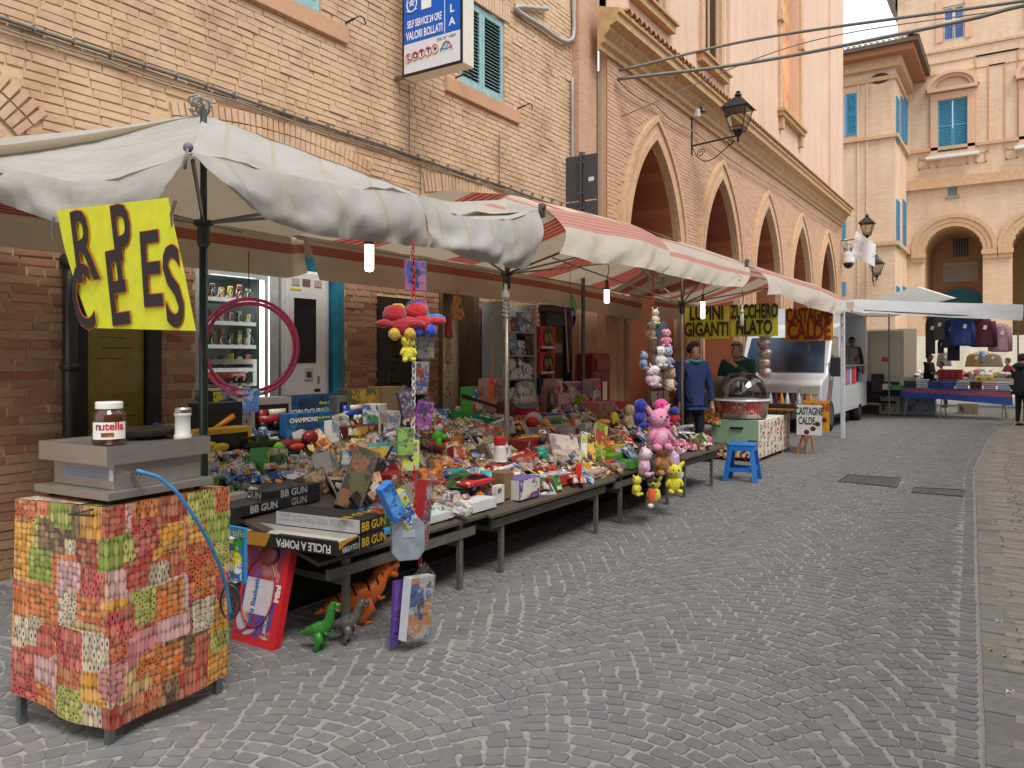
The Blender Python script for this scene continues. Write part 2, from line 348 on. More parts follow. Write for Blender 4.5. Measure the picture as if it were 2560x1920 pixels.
# ================================================================== ground, street, pavement
gm = MB().quad((-150, -60, -.012), (150, -60, -.012), (150, 260, -.012), (-150, 260, -.012))
structure('ground', gm, M('8c8880', .95, var=.2, scale=2))
GUT = [(.0, -3), (.0, 1.0), (-.13, 3.55), (-.58, 12.9), (-.56, 17.9), (-.33, 24), (0, 36)]
def gut(y):
    for (x0, y0), (x1, y1) in zip(GUT, GUT[1:]):
        if y <= y1: return x0 + (x1 - x0) * max(0, (y - y0)) / (y1 - y0)
    return 0
def setts_far():
    """beyond the setts that are built one by one: the same courses, too small to tell apart"""
    m, n, b = nodemat('street_bed'); N = n.nodes.new; K = n.links.new; b.inputs['Roughness'].default_value = .85
    g = N('ShaderNodeNewGeometry'); v = N('ShaderNodeTexVoronoi'); v.inputs['Scale'].default_value = 10.5; K(g.outputs['Position'], v.inputs['Vector'])
    ve = N('ShaderNodeTexVoronoi'); ve.feature = 'DISTANCE_TO_EDGE'; ve.inputs['Scale'].default_value = 10.5; K(g.outputs['Position'], ve.inputs['Vector'])
    s = N('ShaderNodeSeparateColor'); K(v.outputs['Color'], s.inputs[0])
    r = N('ShaderNodeValToRGB'); r.color_ramp.elements[0].color = srgb('646362') + (1,); r.color_ramp.elements[1].color = srgb('858280') + (1,); K(s.outputs[0], r.inputs['Fac'])
    e = N('ShaderNodeMapRange'); e.inputs[1].default_value = .02; e.inputs[2].default_value = .07; K(ve.outputs['Distance'], e.inputs[0])
    sp = N('ShaderNodeSeparateXYZ'); K(g.outputs['Position'], sp.inputs[0])
    far = N('ShaderNodeMapRange'); far.inputs[1].default_value = 22.4; far.inputs[2].default_value = 22.6; K(sp.outputs['Y'], far.inputs[0])
    f2 = N('ShaderNodeMath'); f2.operation = 'MULTIPLY'; K(e.outputs[0], f2.inputs[0]); K(far.outputs[0], f2.inputs[1])
    x = N('ShaderNodeTexNoise'); x.inputs['Scale'].default_value = 30; x.inputs['Detail'].default_value = 5; K(g.outputs['Position'], x.inputs['Vector'])
    rm = N('ShaderNodeValToRGB'); rm.color_ramp.elements[0].position = .3; rm.color_ramp.elements[1].position = .7
    rm.color_ramp.elements[0].color = srgb('83817c') + (1,); rm.color_ramp.elements[1].color = srgb('a09d97') + (1,); K(x.outputs['Fac'], rm.inputs['Fac'])
    mixc = N('ShaderNodeMix'); mixc.data_type = 'RGBA'; K(f2.outputs[0], mixc.inputs[0]); K(rm.outputs['Color'], mixc.inputs[6]); K(r.outputs['Color'], mixc.inputs[7])
    K(mixc.outputs[2], b.inputs['Base Color'])
    bp = N('ShaderNodeBump'); bp.inputs['Strength'].default_value = .5; bp.inputs['Distance'].default_value = .006; K(x.outputs['Fac'], bp.inputs['Height']); K(bp.outputs['Normal'], b.inputs['Normal'])
    return m
st = MB()
st.add([(-12, -4, 0)] + [(x, y, 0) for x, y in GUT] + [(0, 43, 0), (-12, 43, 0)], [tuple(range(len(GUT) + 3))])
street = structure('street', st, setts_far())
def sett(cx, cy, ang, a, b, z, rg):
    """one split stone: uneven eight-sided head, sides running down into the joint"""
    pts = []
    ca, sa = math.cos(ang), math.sin(ang)
    for sx, sy in ((-1, -.68), (-.78, -1), (.78, -1), (1, -.68), (1, .68), (.78, 1), (-.78, 1), (-1, .68)):
        k = .94 + rg.random() * .12
        x, y = sx * a * k, sy * b * (.93 + rg.random() * .14)
        pts.append((cx + x * ca - y * sa, cy + x * sa + y * ca))
    tz = [z + (rg.random() - .5) * .0025 for _ in pts]
    top = [(cx + (px - cx) * .955, cy + (py - cy) * .955, q) for (px, py), q in zip(pts, tz)]
    bot = [(px, py, -.006) for px, py in pts]
    return top + bot, [tuple(range(8))] + [(i + 8, (i + 1) % 8 + 8, (i + 1) % 8, i) for i in range(8)]
rg = random.Random(5)
HOLES = [(onz(2084, 1193), onz(2262, 1218), onz(2240, 1222)), ]
def rect_px(pts): 
    q = [onz(u, v) for u, v in pts]; return q
MAN1 = rect_px([(2092, 1205), (2118, 1188), (2255, 1196), (2243, 1220)])
MAN2 = rect_px([(2277, 1233), (2285, 1220), (2413, 1226), (2408, 1243)])
def inside(q, x, y, grow=1.06):
    c = sum(q, Vector()) / len(q); p = Vector((x, y, 0)); s = None
    for i in range(4):
        a = c + (q[i] - c) * grow; b = c + (q[(i + 1) % 4] - c) * grow
        cr = (b.x - a.x) * (p.y - a.y) - (b.y - a.y) * (p.x - a.x)
        if s is None: s = cr > 0
        elif (cr > 0) != s: return False
    return True
stones = []; W_ = 1.15; HA = math.radians(49); RAD = W_ / 2 / math.sin(HA); PIT = .0865
for colx in range(-1, 5):
    xc = -1.3 - colx * W_
    for row in range(-14, 268):
        y0 = row * PIT
        n_ = round(RAD * 2 * HA / .093); off = .5 * (row % 2)
        for i in range(n_ + 1):
            t = -HA + (i + off + (rg.random() - .5) * .26) * 2 * HA / n_
            if abs(t) > HA + .02: continue
            x = xc + RAD * math.sin(t); y = y0 + RAD * (math.cos(t) - 1) + .24
            x += .02 * math.sin(y * 1.7); y += .035 * math.sin(x * 3.1 + y * .6)
            if y < .2 or y > 22.5 or x < -6.0 or x > gut(y) - .115: continue
            if inside(MAN1, x, y) or inside(MAN2, x, y): continue
            stones.append((x, y, -t))
yq = .3
while yq < 22.4: stones.append((gut(yq) - .055, yq, -.05)); yq += .093
mass = MB()
keep = sorted(range(len(stones)), key=lambda i: (0 if True else 0, dep(stones[i]) if (dep(stones[i]) > 2.95 and abs((stones[i][0] * CS + stones[i][1] * SN) / max(dep(stones[i]), .1)) < .66 and stones[i][0] > -3.9) else 99))[:300]
keep = set(keep)
for i, (x, y, t) in enumerate(stones):
    a = .0445 * (.86 + rg.random() * .2); b = .0372 * (.88 + rg.random() * .16); z = .003 + rg.random() * .0035
    if abs(t) > .5: b *= .93; a *= .95
    vs, fs = sett(x, y, t + (rg.random() - .5) * .16, a, b, z, rg)
    if i in keep:
        m_ = MB().add([(p[0] - x, p[1] - y, p[2]) for p in vs], fs)
        m_.ob('paving_sett', M_STONE, street, loc=(x, y, 0))
    else: mass.add(vs, fs)
tag(mass.ob('paving_setts', M_STONE, street), kind='stuff')
# gutter band and brick-like pavers beyond it
pv = MB().add([(x + .0, y, .002) for x, y in GUT] + [(3.2, 43, .002), (3.2, -3, .002)], [tuple(range(len(GUT) + 2))])
pave = structure('pavement', pv, M('8f887b', .95, var=.2, bump=.5, scale=25))
gutm = MB(); pavm = MB(); y = .5; np_ = 0
while y < 24:
    ln = .2 + rg.random() * .16; x = gut(y)
    gutm.box((x + .095, y + ln / 2, .004 + rg.random() * .005), (.176, ln - .010, .02), Matrix.Rotation(math.atan2(gut(y + .5) - gut(y), .5) * -1, 3, 'Z'), .985); y += ln
y = .5
while y < 22:
    x = gut(y) + .2 - rg.random() * .12
    while x < gut(y) + 2.2:
        ln = .2 + rg.random() * .13; bx = (x + ln / 2, y, .004 + rg.random() * .007); dm = (ln - .009, .082 + rg.random() * .006, .02)
        rr = Matrix.Rotation((rg.random() - .5) * .05 - .05, 3, 'Z')
        if 2.6 < y < 6.5 and np_ < 150 and x < gut(y) + .6:
            MB().box((0, 0, 0), dm, rr, .98).ob('paver', M_PAVER, pave, loc=bx); np_ += 1
        else: pavm.box(bx, dm, rr, .98)
        x += ln
    y += .094
tag(gutm.ob('gutter_stones', M_GUTTER, pave), kind='stuff'); tag(pavm.ob('pavers', M_PAVER, pave), kind='stuff')
# manhole covers
def manhole(q, label, nx, ny):
    c = sum(q, Vector()) / 4; t = thing('manhole_cover', label, 'manhole cover', (c.x, c.y, 0), group='manhole covers in the setts')
    q = [p - c for p in q]; fr_ = MB(); ins = [p * .93 for p in q]
    for i in range(4):
        a, b = q[i], q[(i + 1) % 4]; a2, b2 = ins[i], ins[(i + 1) % 4]
        fr_.prism([a + Vector((0, 0, .001)), b + Vector((0, 0, .001)), b2 + Vector((0, 0, .001)), a2 + Vector((0, 0, .001))], (0, 0, .012))
    fr_.ob('frame', M('565452', .5, .6, .2), t)
    MB().prism([p * .91 + Vector((0, 0, .001)) for p in q], (0, 0, .004)).ob('plate', M('6a6864', .55, .5, .25), t)
    sm = MB()
    for i in range(nx):
        for j in range(ny):
            a = (i + .5) / nx; b = (j + .5) / ny
            p = (q[0] * (1 - a) + q[3] * a) * (1 - b) + (q[1] * (1 - a) + q[2] * a) * b; p = p * .86
            sm.box((p.x, p.y, .008), (.07, .05, .006))
    sm.ob('studs', M('6e6c68', .5, .5, .2), t)
manhole(MAN1, 'larger square manhole cover in the middle of the cobbled street', 9, 7)
manhole(MAN2, 'small rectangular manhole cover close to the gutter line', 8, 3)
# ================================================================== left building: bricks one by one on a mortar slab
XW, YE = -6.1, 11.1
LB = thing('brick_building', 'old limewashed brick house with faded blue shutters behind the toy stall', 'building', (XW, 6, 0))
def local(mb, o): mb.T = Matrix.Translation(-Vector(o.location)); return mb
OPEN = [(3.13, 3.89, 0, 2.75), (4.22, 6.04, 0, 3.35), (6.53, 7.35, .35, 2.3), (7.65, 8.42, 0, 2.9), (8.09, 9.12, 5.18, 6.9), (4.67, 5.70, 5.18, 6.9), (1.25, 2.28, 5.18, 6.9), (.6, 2.55, 0, 3.2)]
def slab(mb, x, y0, y1, z0, z1, opens, depth0):
    depth = depth0
    ys = sorted({y0, y1, *[o[0] for o in opens], *[o[1] for o in opens]}); zs = sorted({z0, z1, *[o[2] for o in opens], *[o[3] for o in opens]})
    ys = [q for q in ys if y0 <= q <= y1]; zs = [q for q in zs if z0 <= q <= z1]
    for a, b in zip(ys, ys[1:]):
        for c, d in zip(zs, zs[1:]):
            if any(o[0] <= a and b <= o[1] and o[2] <= c and d <= o[3] for o in opens): continue
            mb.quad((x, a, c), (x, b, c), (x, b, d), (x, a, d))
    for a, b, c, d in opens:
        if isinstance(depth0, dict): depth = depth0.get(a, .22)
        mb.quad((x, a, c), (x, a, d), (x - depth, a, d), (x - depth, a, c)); mb.quad((x, b, d), (x, b, c), (x - depth, b, c), (x - depth, b, d))
        mb.quad((x, a, d), (x, b, d), (x - depth, b, d), (x - depth, a, d)); mb.quad((x, a, c), (x - depth, a, c), (x - depth, b, c), (x, b, c))
wl = local(MB(), LB); slab(wl, XW - .005, -1.5, YE, 0, 9, OPEN, {7.65: 1.65, 4.22: 1.0}); wl.ob('wall', M_OLDM, LB)
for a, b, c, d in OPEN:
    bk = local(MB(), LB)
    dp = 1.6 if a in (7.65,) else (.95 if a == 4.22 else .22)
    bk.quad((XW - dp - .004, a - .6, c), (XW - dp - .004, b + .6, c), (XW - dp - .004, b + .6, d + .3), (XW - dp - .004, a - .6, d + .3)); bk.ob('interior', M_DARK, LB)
# relieving arches of bricks on end: (centre y, half width, spring z, crown z, band)
ARCH = [(5.2, 1.18, 3.55, 3.68, .25), (8.25, .88, 3.62, 3.72, .23), (1.75, 1.02, 3.2, 3.62, .3)]
def arch_r(w2, h): return (w2 * w2 + h * h) / (2 * h)
def in_arch(y, z, pad=0):
    for cy, hw, zs, zc, bd in ARCH:
        h = zc - zs; r = arch_r(hw, h); cz = zc - r; q = math.hypot(y - cy, z - cz)
        if r - pad < q < r + bd + pad and abs(y - cy) < hw + .1 and z > zs - .15: return True
    return False
CABLES = []
small = MB(); cand = []; rb = random.Random(3); course = 0; z = .02
small = local(small, LB)
while z < 7.2:
    h = .056 + rb.random() * .008; y = -.3 - rb.random() * .25
    while y < YE:
        ln = rb.choice((.27, .27, .25, .29, .135)) * (.93 + .14 * rb.random()); y2 = min(y + ln, YE)
        a, b = y, y2 - .011
        for o in OPEN:
            if z + h > o[2] and z < o[3] and b > o[0] and a < o[1]:
                if a < o[0]: b = min(b, o[0])
                elif b > o[1]: a = max(a, o[1])
                else: b = a
        if b - a > .03 and not in_arch((a + b) / 2, z + h / 2, .015):
            pr = .004 + rb.random() * .007 + (.008 if rb.random() < .05 else 0)
            if rb.random() < .012: pr = .001
            cand.append((a, b, z, h, pr))
        y = y2
    z += h + .009
def vis(c):
    a, b, z, h, pr = c; p = Vector((XW, (a + b) / 2, z)); d = dep(p); l = p.x * CS + p.y * SN
    if d < 1 or abs(l / d) > .655: return 0
    v = HOR - (z - CAMZ) / d * F
    if v < 0: return 0
    if z > 3.35 or (z < 2.3 and a < 4.3 and z > .9): return (b - a) / d
    return 0
cs = sorted(range(len(cand)), key=lambda i: -vis(cand[i]))[:300]; cs = set(cs)
def brick8(a, b, z, h, pr, rb):
    j = lambda: (rb.random() - .5) * .007
    x0, x1 = -.03, pr
    return [(x0, a, z), (x0, b, z), (x0, b, z + h), (x0, a, z + h), (x1 + j() * .4, a + .003 + j(), z + .002 + j()), (x1 + j() * .4, b - .003 + j(), z + .002 + j()), (x1 + j() * .4, b - .003 + j(), z + h - .002 + j()), (x1 + j() * .4, a + .003 + j(), z + h - .002 + j())], [(4, 5, 6, 7), (0, 1, 5, 4), (1, 2, 6, 5), (2, 3, 7, 6), (3, 0, 4, 7)]
for i, (a, b, z, h, pr) in enumerate(cand):
    vs, fs = brick8(a, b, z, h, pr, rb)
    if i in cs:
        cy = (a + b) / 2
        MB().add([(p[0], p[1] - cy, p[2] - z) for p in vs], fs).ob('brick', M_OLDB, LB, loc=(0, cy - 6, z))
    else: small.add([(p[0] + XW, p[1], p[2]) for p in vs], fs)
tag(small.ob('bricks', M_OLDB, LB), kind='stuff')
av = local(MB(), LB)
for cy, hw, zs, zc, bd in ARCH:
    h = zc - zs; r = arch_r(hw, h); cz = zc - r; th = math.asin(min(1, hw / r)); n_ = int(2 * th * r / .066)
    for i in range(n_):
        t = -th + 2 * th * (i + .5) / n_; R_ = Matrix.Rotation(-t, 3, 'X')
        for k in range(1 if bd < .24 else 2):
            ln = bd if bd < .24 else bd / 2
            rr = r + ln * (k + .5); j = rb.random()
            av.box((XW + .002, cy + math.sin(t) * rr, cz + math.cos(t) * rr), (.03 + j * .02, .052 + j * .006, ln - .012), R_)
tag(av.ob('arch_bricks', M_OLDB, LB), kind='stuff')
# windows with louvred shutters
def leaf(parent, y0, y1, z0, z1, x, mat, slats=True):
    f = local(MB(), LB if parent is None else parent) if False else MB(); o = Vector(parent.location)
    s = .055
    f.T = Matrix.Translation(-o)
    f.bb((x, y0, z0), (x + .035, y0 + s, z1)); f.bb((x, y1 - s, z0), (x + .035, y1, z1))
    f.bb((x, y0 + s, z0), (x + .034, y1 - s, z0 + .09)); f.bb((x, y0 + s, z1 - .08), (x + .034, y1 - s, z1))
    lf = f.ob('shutter', mat, parent)
    n_ = int((z1 - z0 - .17) / .047); sm = None
    for i in range(n_):
        zc = z0 + .11 + i * .047
        if sm is None: sm = MB().box((0, 0, 0), (.048, y1 - y0 - 2 * s, .007), Matrix.Rotation(math.radians(38), 3, 'Y')).mesh('slat', mat)
        so = bpy.data.objects.new('slat', sm); C.objects.link(so); so.parent = lf; so.location = Vector((x + .012, (y0 + y1) / 2, zc)) - o
    hb = MB(); hb.T = Matrix.Translation(-o); hb.bb((x - .008, y0 + s, z0 + .09), (x - .003, y1 - s, z1 - .08)); hb.ob('shade_behind', M_DARK, lf)
    return lf
def sillbox(parent, y0, y1, z0, z1, x, pr, mat, name='sill'):
    b = MB(); b.T = Matrix.Translation(-Vector(parent.location)); b.bb((x, y0, z0), (x + pr, y1, z1)); return b.ob(name, mat, parent, bevel=.006)
M_PLAST = masonry('lime_render', ['b88a6c', 'b5896a'], lime='cda584', lime_amt=.6, grain=.2)
for y0 in (8.09, 4.67, 1.25):
    leaf(LB, y0 + .01, y0 + .51, 5.19, 6.32 if y0 > 8 else 6.6, XW - .05, M_BLUE); leaf(LB, y0 + .52, y0 + 1.02, 5.19, 6.32 if y0 > 8 else 6.6, XW - .05, M_BLUE)
    sillbox(LB, y0 - .33, y0 + 1.38, 4.97, 5.15, XW, .05, M_PLAST, 'window_sill')
    hk = MB(); hk.T = Matrix.Translation(-Vector(LB.location))
    for yh in (y0 - .1, y0 + 1.37):
        hk.tube([(XW, yh, 5.2), (XW + .14, yh, 5.22)], .012); hk.tube([(XW + .14, yh, 5.22), (XW + .17, yh + .05, 5.26), (XW + .17, yh + .11, 5.26), (XW + .17, yh + .14, 5.21), (XW + .17, yh + .11, 5.19)], .008)
        hk.ob('shutter_hook', M_IRON, LB) if yh > y0 else None
# flat brick lintel (bricks on end) over the right shutter
ln_ = local(MB(), LB)
for i in range(20): ln_.box((XW + .004, 7.95 + i * .066, 6.46), (.04 + .01 * rb.random(), .054, .24))
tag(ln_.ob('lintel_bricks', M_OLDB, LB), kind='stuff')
# ================================================================== arcade building
XL, Y0L, Y1L = -5.8, 11.75, 31.9
AB = thing('arcade_building', 'long brick palace with five pointed arches and a tiled cornice', 'building', (XL, 20, 0))
AC = [13.8, 17.67, 21.55, 25.42, 29.3]; AW, AZ, AA = 1.25, 3.5, 5.72
def pointed(hw, zs, za):
    h = za - zs; r = (hw * hw + h * h) / (2 * hw); n_ = 14
    pts = [(hw - r + math.sqrt(max(0, r * r - (h * i / n_) ** 2)), zs + h * i / n_) for i in range(n_ + 1)]
    return pts
IN = pointed(AW, AZ, AA); OUT = pointed(AW + .36, AZ, AA + .45)
def hat(pts, dy):
    dy = abs(dy)
    if dy >= pts[0][0]: return None
    for (a, z0), (b, z1) in zip(pts, pts[1:]):
        if b <= dy <= a: return z0 + (z1 - z0) * (a - dy) / max(1e-6, a - b)
    return pts[-1][1]
lw = local(MB(), AB); ys = [Y0L]
while ys[-1] < Y1L: ys.append(ys[-1] + .08)
for a, b in zip(ys, ys[1:]):
    m_ = (a + b) / 2; z0 = 0
    for c in AC:
        q = hat(IN, m_ - c)
        if q: z0 = q
    lw.quad((XL, a, z0), (XL, b, z0), (XL, b, 7.1), (XL, a, 7.1))
lw.quad((XL, Y0L, 0), (XL, Y0L, 17), (XL - .14, Y0L, 17), (XL - .14, Y0L, 0))
lw.ob('wall', M_LOGM, AB)
rv = local(MB(), AB); DP = 2.4
for c in AC:
    for sgn in (-1, 1):
        p = [(AW, 0)] + IN
        for (a, z0), (b, z1) in zip(p, p[1:]): rv.quad((XL - .121, c + sgn * a, z0), (XL - .121, c + sgn * b, z1), (XL - DP, c + sgn * b, z1), (XL - DP, c + sgn * a, z0))
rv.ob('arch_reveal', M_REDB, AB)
bwm = local(MB(), AB); bwm.quad((XL - DP, Y0L, 0), (XL - DP, Y1L, 0), (XL - DP, Y1L, 7), (XL - DP, Y0L, 7))
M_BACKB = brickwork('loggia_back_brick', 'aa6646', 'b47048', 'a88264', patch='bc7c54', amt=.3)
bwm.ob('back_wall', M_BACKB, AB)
for c in AC:     # moulded brick rings
    for (o1, i1, pr, mt) in ((.36, .27, .07, M_TRIM2), (.27, .12, .03, M_LOGB), (.12, .0, .05, M_TRIM2)):
        po = pointed(AW + o1, AZ, AA + .45 * o1 / .36); pi = pointed(AW + i1, AZ, AA + .45 * i1 / .36)
        r_ = local(MB(), AB)
        for sgn in (-1, 1):
            qo = [(AW + o1, 0)] + po; qi = [(AW + i1, 0)] + pi
            for (a, za), (b, zb), (e, ze), (f, zf) in zip(qo, qo[1:], qi, qi[1:]):
                V = lambda d, y, z: (XL + d, c + sgn * y, z)
                r_.quad(V(pr, a, za), V(pr, b, zb), V(pr, f, zf), V(pr, e, ze)); r_.quad(V(0, a, za), V(0, b, zb), V(pr, b, zb), V(pr, a, za)); r_.quad(V(pr, e, ze), V(pr, f, zf), V(-.12, f, zf), V(-.12, e, ze))
        r_.ob('arch_moulding', mt, AB)
lb = local(MB(), AB); z = 2.0; row = 0
while z < 6.75:
    y = Y0L - (.14 if row % 2 else 0)
    while y < Y1L:
        a, b = max(y, Y0L), min(y + .262, Y1L); y += .27
        bad = b - a < .03
        for c in AC:
            q1 = hat(OUT, a - c); q2 = hat(OUT, b - c); q3 = hat(OUT, (a + b) / 2 - c)
            if any(q is not None and z < q + .01 for q in (q1, q2, q3)): bad = True
        if bad: continue
        pr = .005 + rb.random() * .006
        lb.add([(XL + pr, a, z), (XL + pr, b, z), (XL + pr, b, z + .058), (XL + pr, a, z + .058), (XL - .01, a, z), (XL - .01, b, z), (XL - .01, b, z + .058), (XL - .01, a, z + .058)], [(0, 1, 2, 3), (4, 5, 1, 0), (5, 6, 2, 1), (6, 7, 3, 2), (7, 4, 0, 3)])
    z += .068; row += 1
tag(lb.ob('bricks', M_LOGB, AB), kind='stuff')
# cornice, tiles
cr_ = local(MB(), AB); prof = [(0, 6.62), (.06, 6.62), (.06, 6.70), (.12, 6.74), (.12, 6.82), (.22, 6.92), (.22, 6.97), (.36, 7.02), (.36, 7.14), (.40, 7.16), (.40, 7.22), (0, 7.34)]
cr_.prism([(XL + x, Y0L - .35, z) for x, z in prof], (0, Y1L + .3 - Y0L, 0)); cr_.ob('cornice', M_TRIM, AB)
tl = MB()
for i in range(7):
    a = math.pi * i / 6; tl.v += [(0, math.cos(a) * .085, math.sin(a) * .07), (.0, math.cos(a) * .068, math.sin(a) * .055), (-.45, math.cos(a) * .085, math.sin(a) * .07 + .12)]
for i in range(6):
    k = i * 3; tl.f += [(k, k + 3, k + 5, k + 2), (k, k + 1, k + 4, k + 3)]
tm = tl.mesh('roof_tile', M_TERR)
n_ = 0; y = Y0L - .05
while y < Y1L:
    for dz, dx, flip in ((0, .44, False), (.0, .42, True)):
        if flip and n_ % 2: continue
        o = bpy.data.objects.new('roof_tile', tm); C.objects.link(o); o.parent = AB
        o.location = Vector((XL + dx, y + (.1 if flip else 0), 7.235 + (.05 if flip else 0))) - Vector(AB.location)
        if flip: o.scale.z = -1
    y += .2; n_ += 1
# upper storey
UP = [(13.0, 14.2, 8.15, 11.2), (16.45, 17.55, 8.15, 11.2), (22.95, 25.2, 8.75, 16)]
uw = local(MB(), AB); slab(uw, XL - .02, Y0L, Y1L, 7.2, 17, UP, .3)
uw.quad((XL - .02, Y1L, 0), (XL - 6, Y1L, 0), (XL - 6, Y1L, 17), (XL - .02, Y1L, 17)); uw.quad((XL - .02, Y0L, 7.2), (XL - .02, Y0L, 17), (XL - 6, Y0L, 17), (XL - 6, Y0L, 7.2)); uw.ob('upper_wall', M_UPB, AB)
un = local(MB(), AB)
un.quad((XL - .3, 22.9, 8.7), (XL - .3, 25.3, 8.7), (XL - .3, 25.3, 16), (XL - .3, 22.9, 16)); un.ob('blind_window', M('cf9468', .9, var=.3, bump=.3, scale=1.6), AB)
for y0, y1, z0, z1 in UP[:2]:
    fr2 = local(MB(), AB)
    fr2.bb((XL - .02, y0 - .2, z0), (XL + .05, y0, z1 + .2)); fr2.bb((XL - .02, y1, z0), (XL + .05, y1 + .2, z1 + .2)); fr2.ob('window_frame', M_TRIM2, AB)
    s_ = local(MB(), AB); s_.bb((XL - .02, y0 - .35, z0 - .2), (XL + .12, y1 + .35, z0 - .05)); s_.bb((XL - .02, y0 - .4, z0 - .05), (XL + .18, y1 + .4, z0)); s_.ob('window_sill', M_TRIM, AB)
    m1 = (y0 + y1) / 2
    for a, b in ((y0 + .01, m1 - .01), (m1 + .01, y1 - .01)): leaf(AB, a, b, z0 + .02, z1, XL - .1, M('a68c74', .7))
s_ = local(MB(), AB); s_.bb((XL - .02, 22.7, 8.5), (XL + .14, 25.4, 8.62)); s_.bb((XL - .02, 22.65, 8.62), (XL + .2, 25.45, 8.7))
for yb in (22.8, 25.1): s_.bb((XL - .02, yb, 8.15), (XL + .1, yb + .2, 8.5))
s_.ob('window_sill', M_TRIM, AB)
fr2 = local(MB(), AB); fr2.bb((XL - .02, 22.72, 8.7), (XL + .05, 22.95, 15)); fr2.bb((XL - .02, 25.2, 8.7), (XL + .05, 25.43, 15)); fr2.bb((XL - .02, 22.65, 11.2), (XL + .12, 22.98, 11.5)); fr2.bb((XL - .02, 25.17, 11.2), (XL + .12, 25.5, 11.5)); fr2.ob('window_frame', M_TRIM2, AB)
for q in ((18.1, 18.75), (29.6, 31.9)): pl_ = local(MB(), AB); pl_.bb((XL - .02, q[0], 7.36), (XL + .06, q[1], 17)); pl_.ob('pilaster', M_UPB, AB)
# stepped pilasters where the two houses meet
cp = local(MB(), AB); cp.bb((XW - .3, YE, 0), (XW + .13, Y0L, 17)); cp.ob('corner_pilaster', M_LOGB if False else brickwork('pilaster_brick', 'b58a6c', 'c09a7e', 'c0a488', patch='cbac92'), AB)

# the other side of the street, behind the camera's right shoulder
OB = thing('facing_house', 'plain rendered brick house lining the other side of the street', 'building', (3.4, 10, 0))
ow = local(MB(), OB); ow.bb((3.4, -14, 0), (9, 30, 8.5)); ow.ob('wall', M('a39d94', .9, var=.15, scale=2), OB)
for i in range(7):
    g_ = local(MB(), OB); y_ = -8 + i * 5; g_.bb((3.36, y_, 0 if i % 2 else 1), (3.397, y_ + 1.3, 2.4)); g_.ob('door' if i % 2 else 'window', M('3a3028', .5), OB)
    g_ = local(MB(), OB); g_.bb((3.36, y_, 4.6), (3.397, y_ + 1.1, 6.2)); g_.ob('shutter', M_BLUE, OB)
# ================================================================== far buildings at the head of the street
def xat(u, Y): return ony(u, HOR, Y).x
def zat(u, v, Y): return ony(u, v, Y).z
YP, YT, XT = 44.0, 39.7, -4.9
PB = thing('town_palace', 'tall cream brick palace with round arches and blue shutters closing the street', 'building', (0, YP, 0))
def shutter_flat(parent, x0, x1, z0, z1, y, mat, name='shutter', axis='x'):
    """far louvred leaf: frame and slats in one small mesh; stands proud of the wall"""
    b = local(MB(), parent); P = (lambda a, d, z: (a, y - d, z)) if axis == 'x' else (lambda a, d, z: (y + d, a, z))
    s = .07
    for a0, a1, c0, c1 in ((x0, x0 + s, z0, z1), (x1 - s, x1, z0, z1), (x0 + s, x1 - s, z0, z0 + s), (x0 + s, x1 - s, z1 - s, z1), (x0 + s, x1 - s, (z0 + z1) / 2 - .04, (z0 + z1) / 2 + .04)):
        b.bb(P(a0, 0, c0), P(a1, .05, c1))
    n_ = max(3, int((z1 - z0) / .09))
    for i in range(n_):
        zc = z0 + s + (z1 - z0 - 2 * s) * (i + .5) / n_; hh = (z1 - z0 - 2 * s) / n_ * .6
        b.bb(P(x0 + s, .004, zc - hh / 2), P(x1 - s, .035, zc + hh / 2))
    o = b.ob(name, mat, parent)
    k = local(MB(), parent); k.bb(P(x0 + .02, -.02, z0 + .02), P(x1 - .02, .002, z1 - .02)); k.ob('shade_behind', M('1f5a78', .8), o)
    return o
x0p, x1p = xat(2244, YP), 9.0
arches = [((xat(2312, YP) + xat(2457, YP)) / 2, (xat(2457, YP) - xat(2312, YP)) / 2)]
cx_, hw_ = arches[0]; pitch_ = xat(2531, YP) - xat(2312, YP)
arches = [(cx_ + i * pitch_, hw_) for i in range(3)]
ZS = zat(2387, 628, YP); ZTOP = 24.0
WIN = [(xat(2357, YP), xat(2412, YP), zat(2385, 98, YP), zat(2385, 13, YP)), (xat(2345, YP), xat(2419, YP), zat(2382, 377, YP), zat(2382, 248, YP)), (xat(2370, YP), xat(2393, YP), zat(2382, 490, YP), zat(2382, 468, YP))]
WIN += [(a + pitch_, b + pitch_, c, d) for a, b, c, d in WIN]
pw = local(MB(), PB); n_ = 130
xs = sorted({x0p, x1p, *[q for w__ in WIN for q in w__[:2]], *[c + s * h for c, h in arches for s in (-1, 1)], *[c - h + 2 * h * i / 20 for c, h in arches for i in range(21)]})
for a, b in zip(xs, xs[1:]):
    m_ = (a + b) / 2; z0 = 0
    for c, h in arches:
        if abs(m_ - c) < h: z0 = ZS + math.sqrt(h * h - (m_ - c) ** 2)
    segs = [z0] + sum([[w__[2], w__[3]] for w__ in sorted(WIN, key=lambda q: q[2]) if w__[0] <= m_ <= w__[1]], []) + [ZTOP]
    for i in range(0, len(segs), 2): pw.quad((a, YP, segs[i]), (b, YP, segs[i]), (b, YP, segs[i + 1]), (a, YP, segs[i + 1]))
for a, b, c, d in WIN:
    for q in (((a, c), (a, d)), ((b, d), (b, c)), ((a, d), (b, d)), ((b, c), (a, c))):
        (p1, p2), (p3, p4) = q; pw.quad((p1, YP, p2), (p3, YP, p4), (p3, YP + .25, p4), (p1, YP + .25, p2))
pw.quad((x0p, YP, 0), (x0p, YP, ZTOP), (x0p, YP + 9, ZTOP), (x0p, YP + 9, 0))
pw.ob('wall', M_FARB, PB)
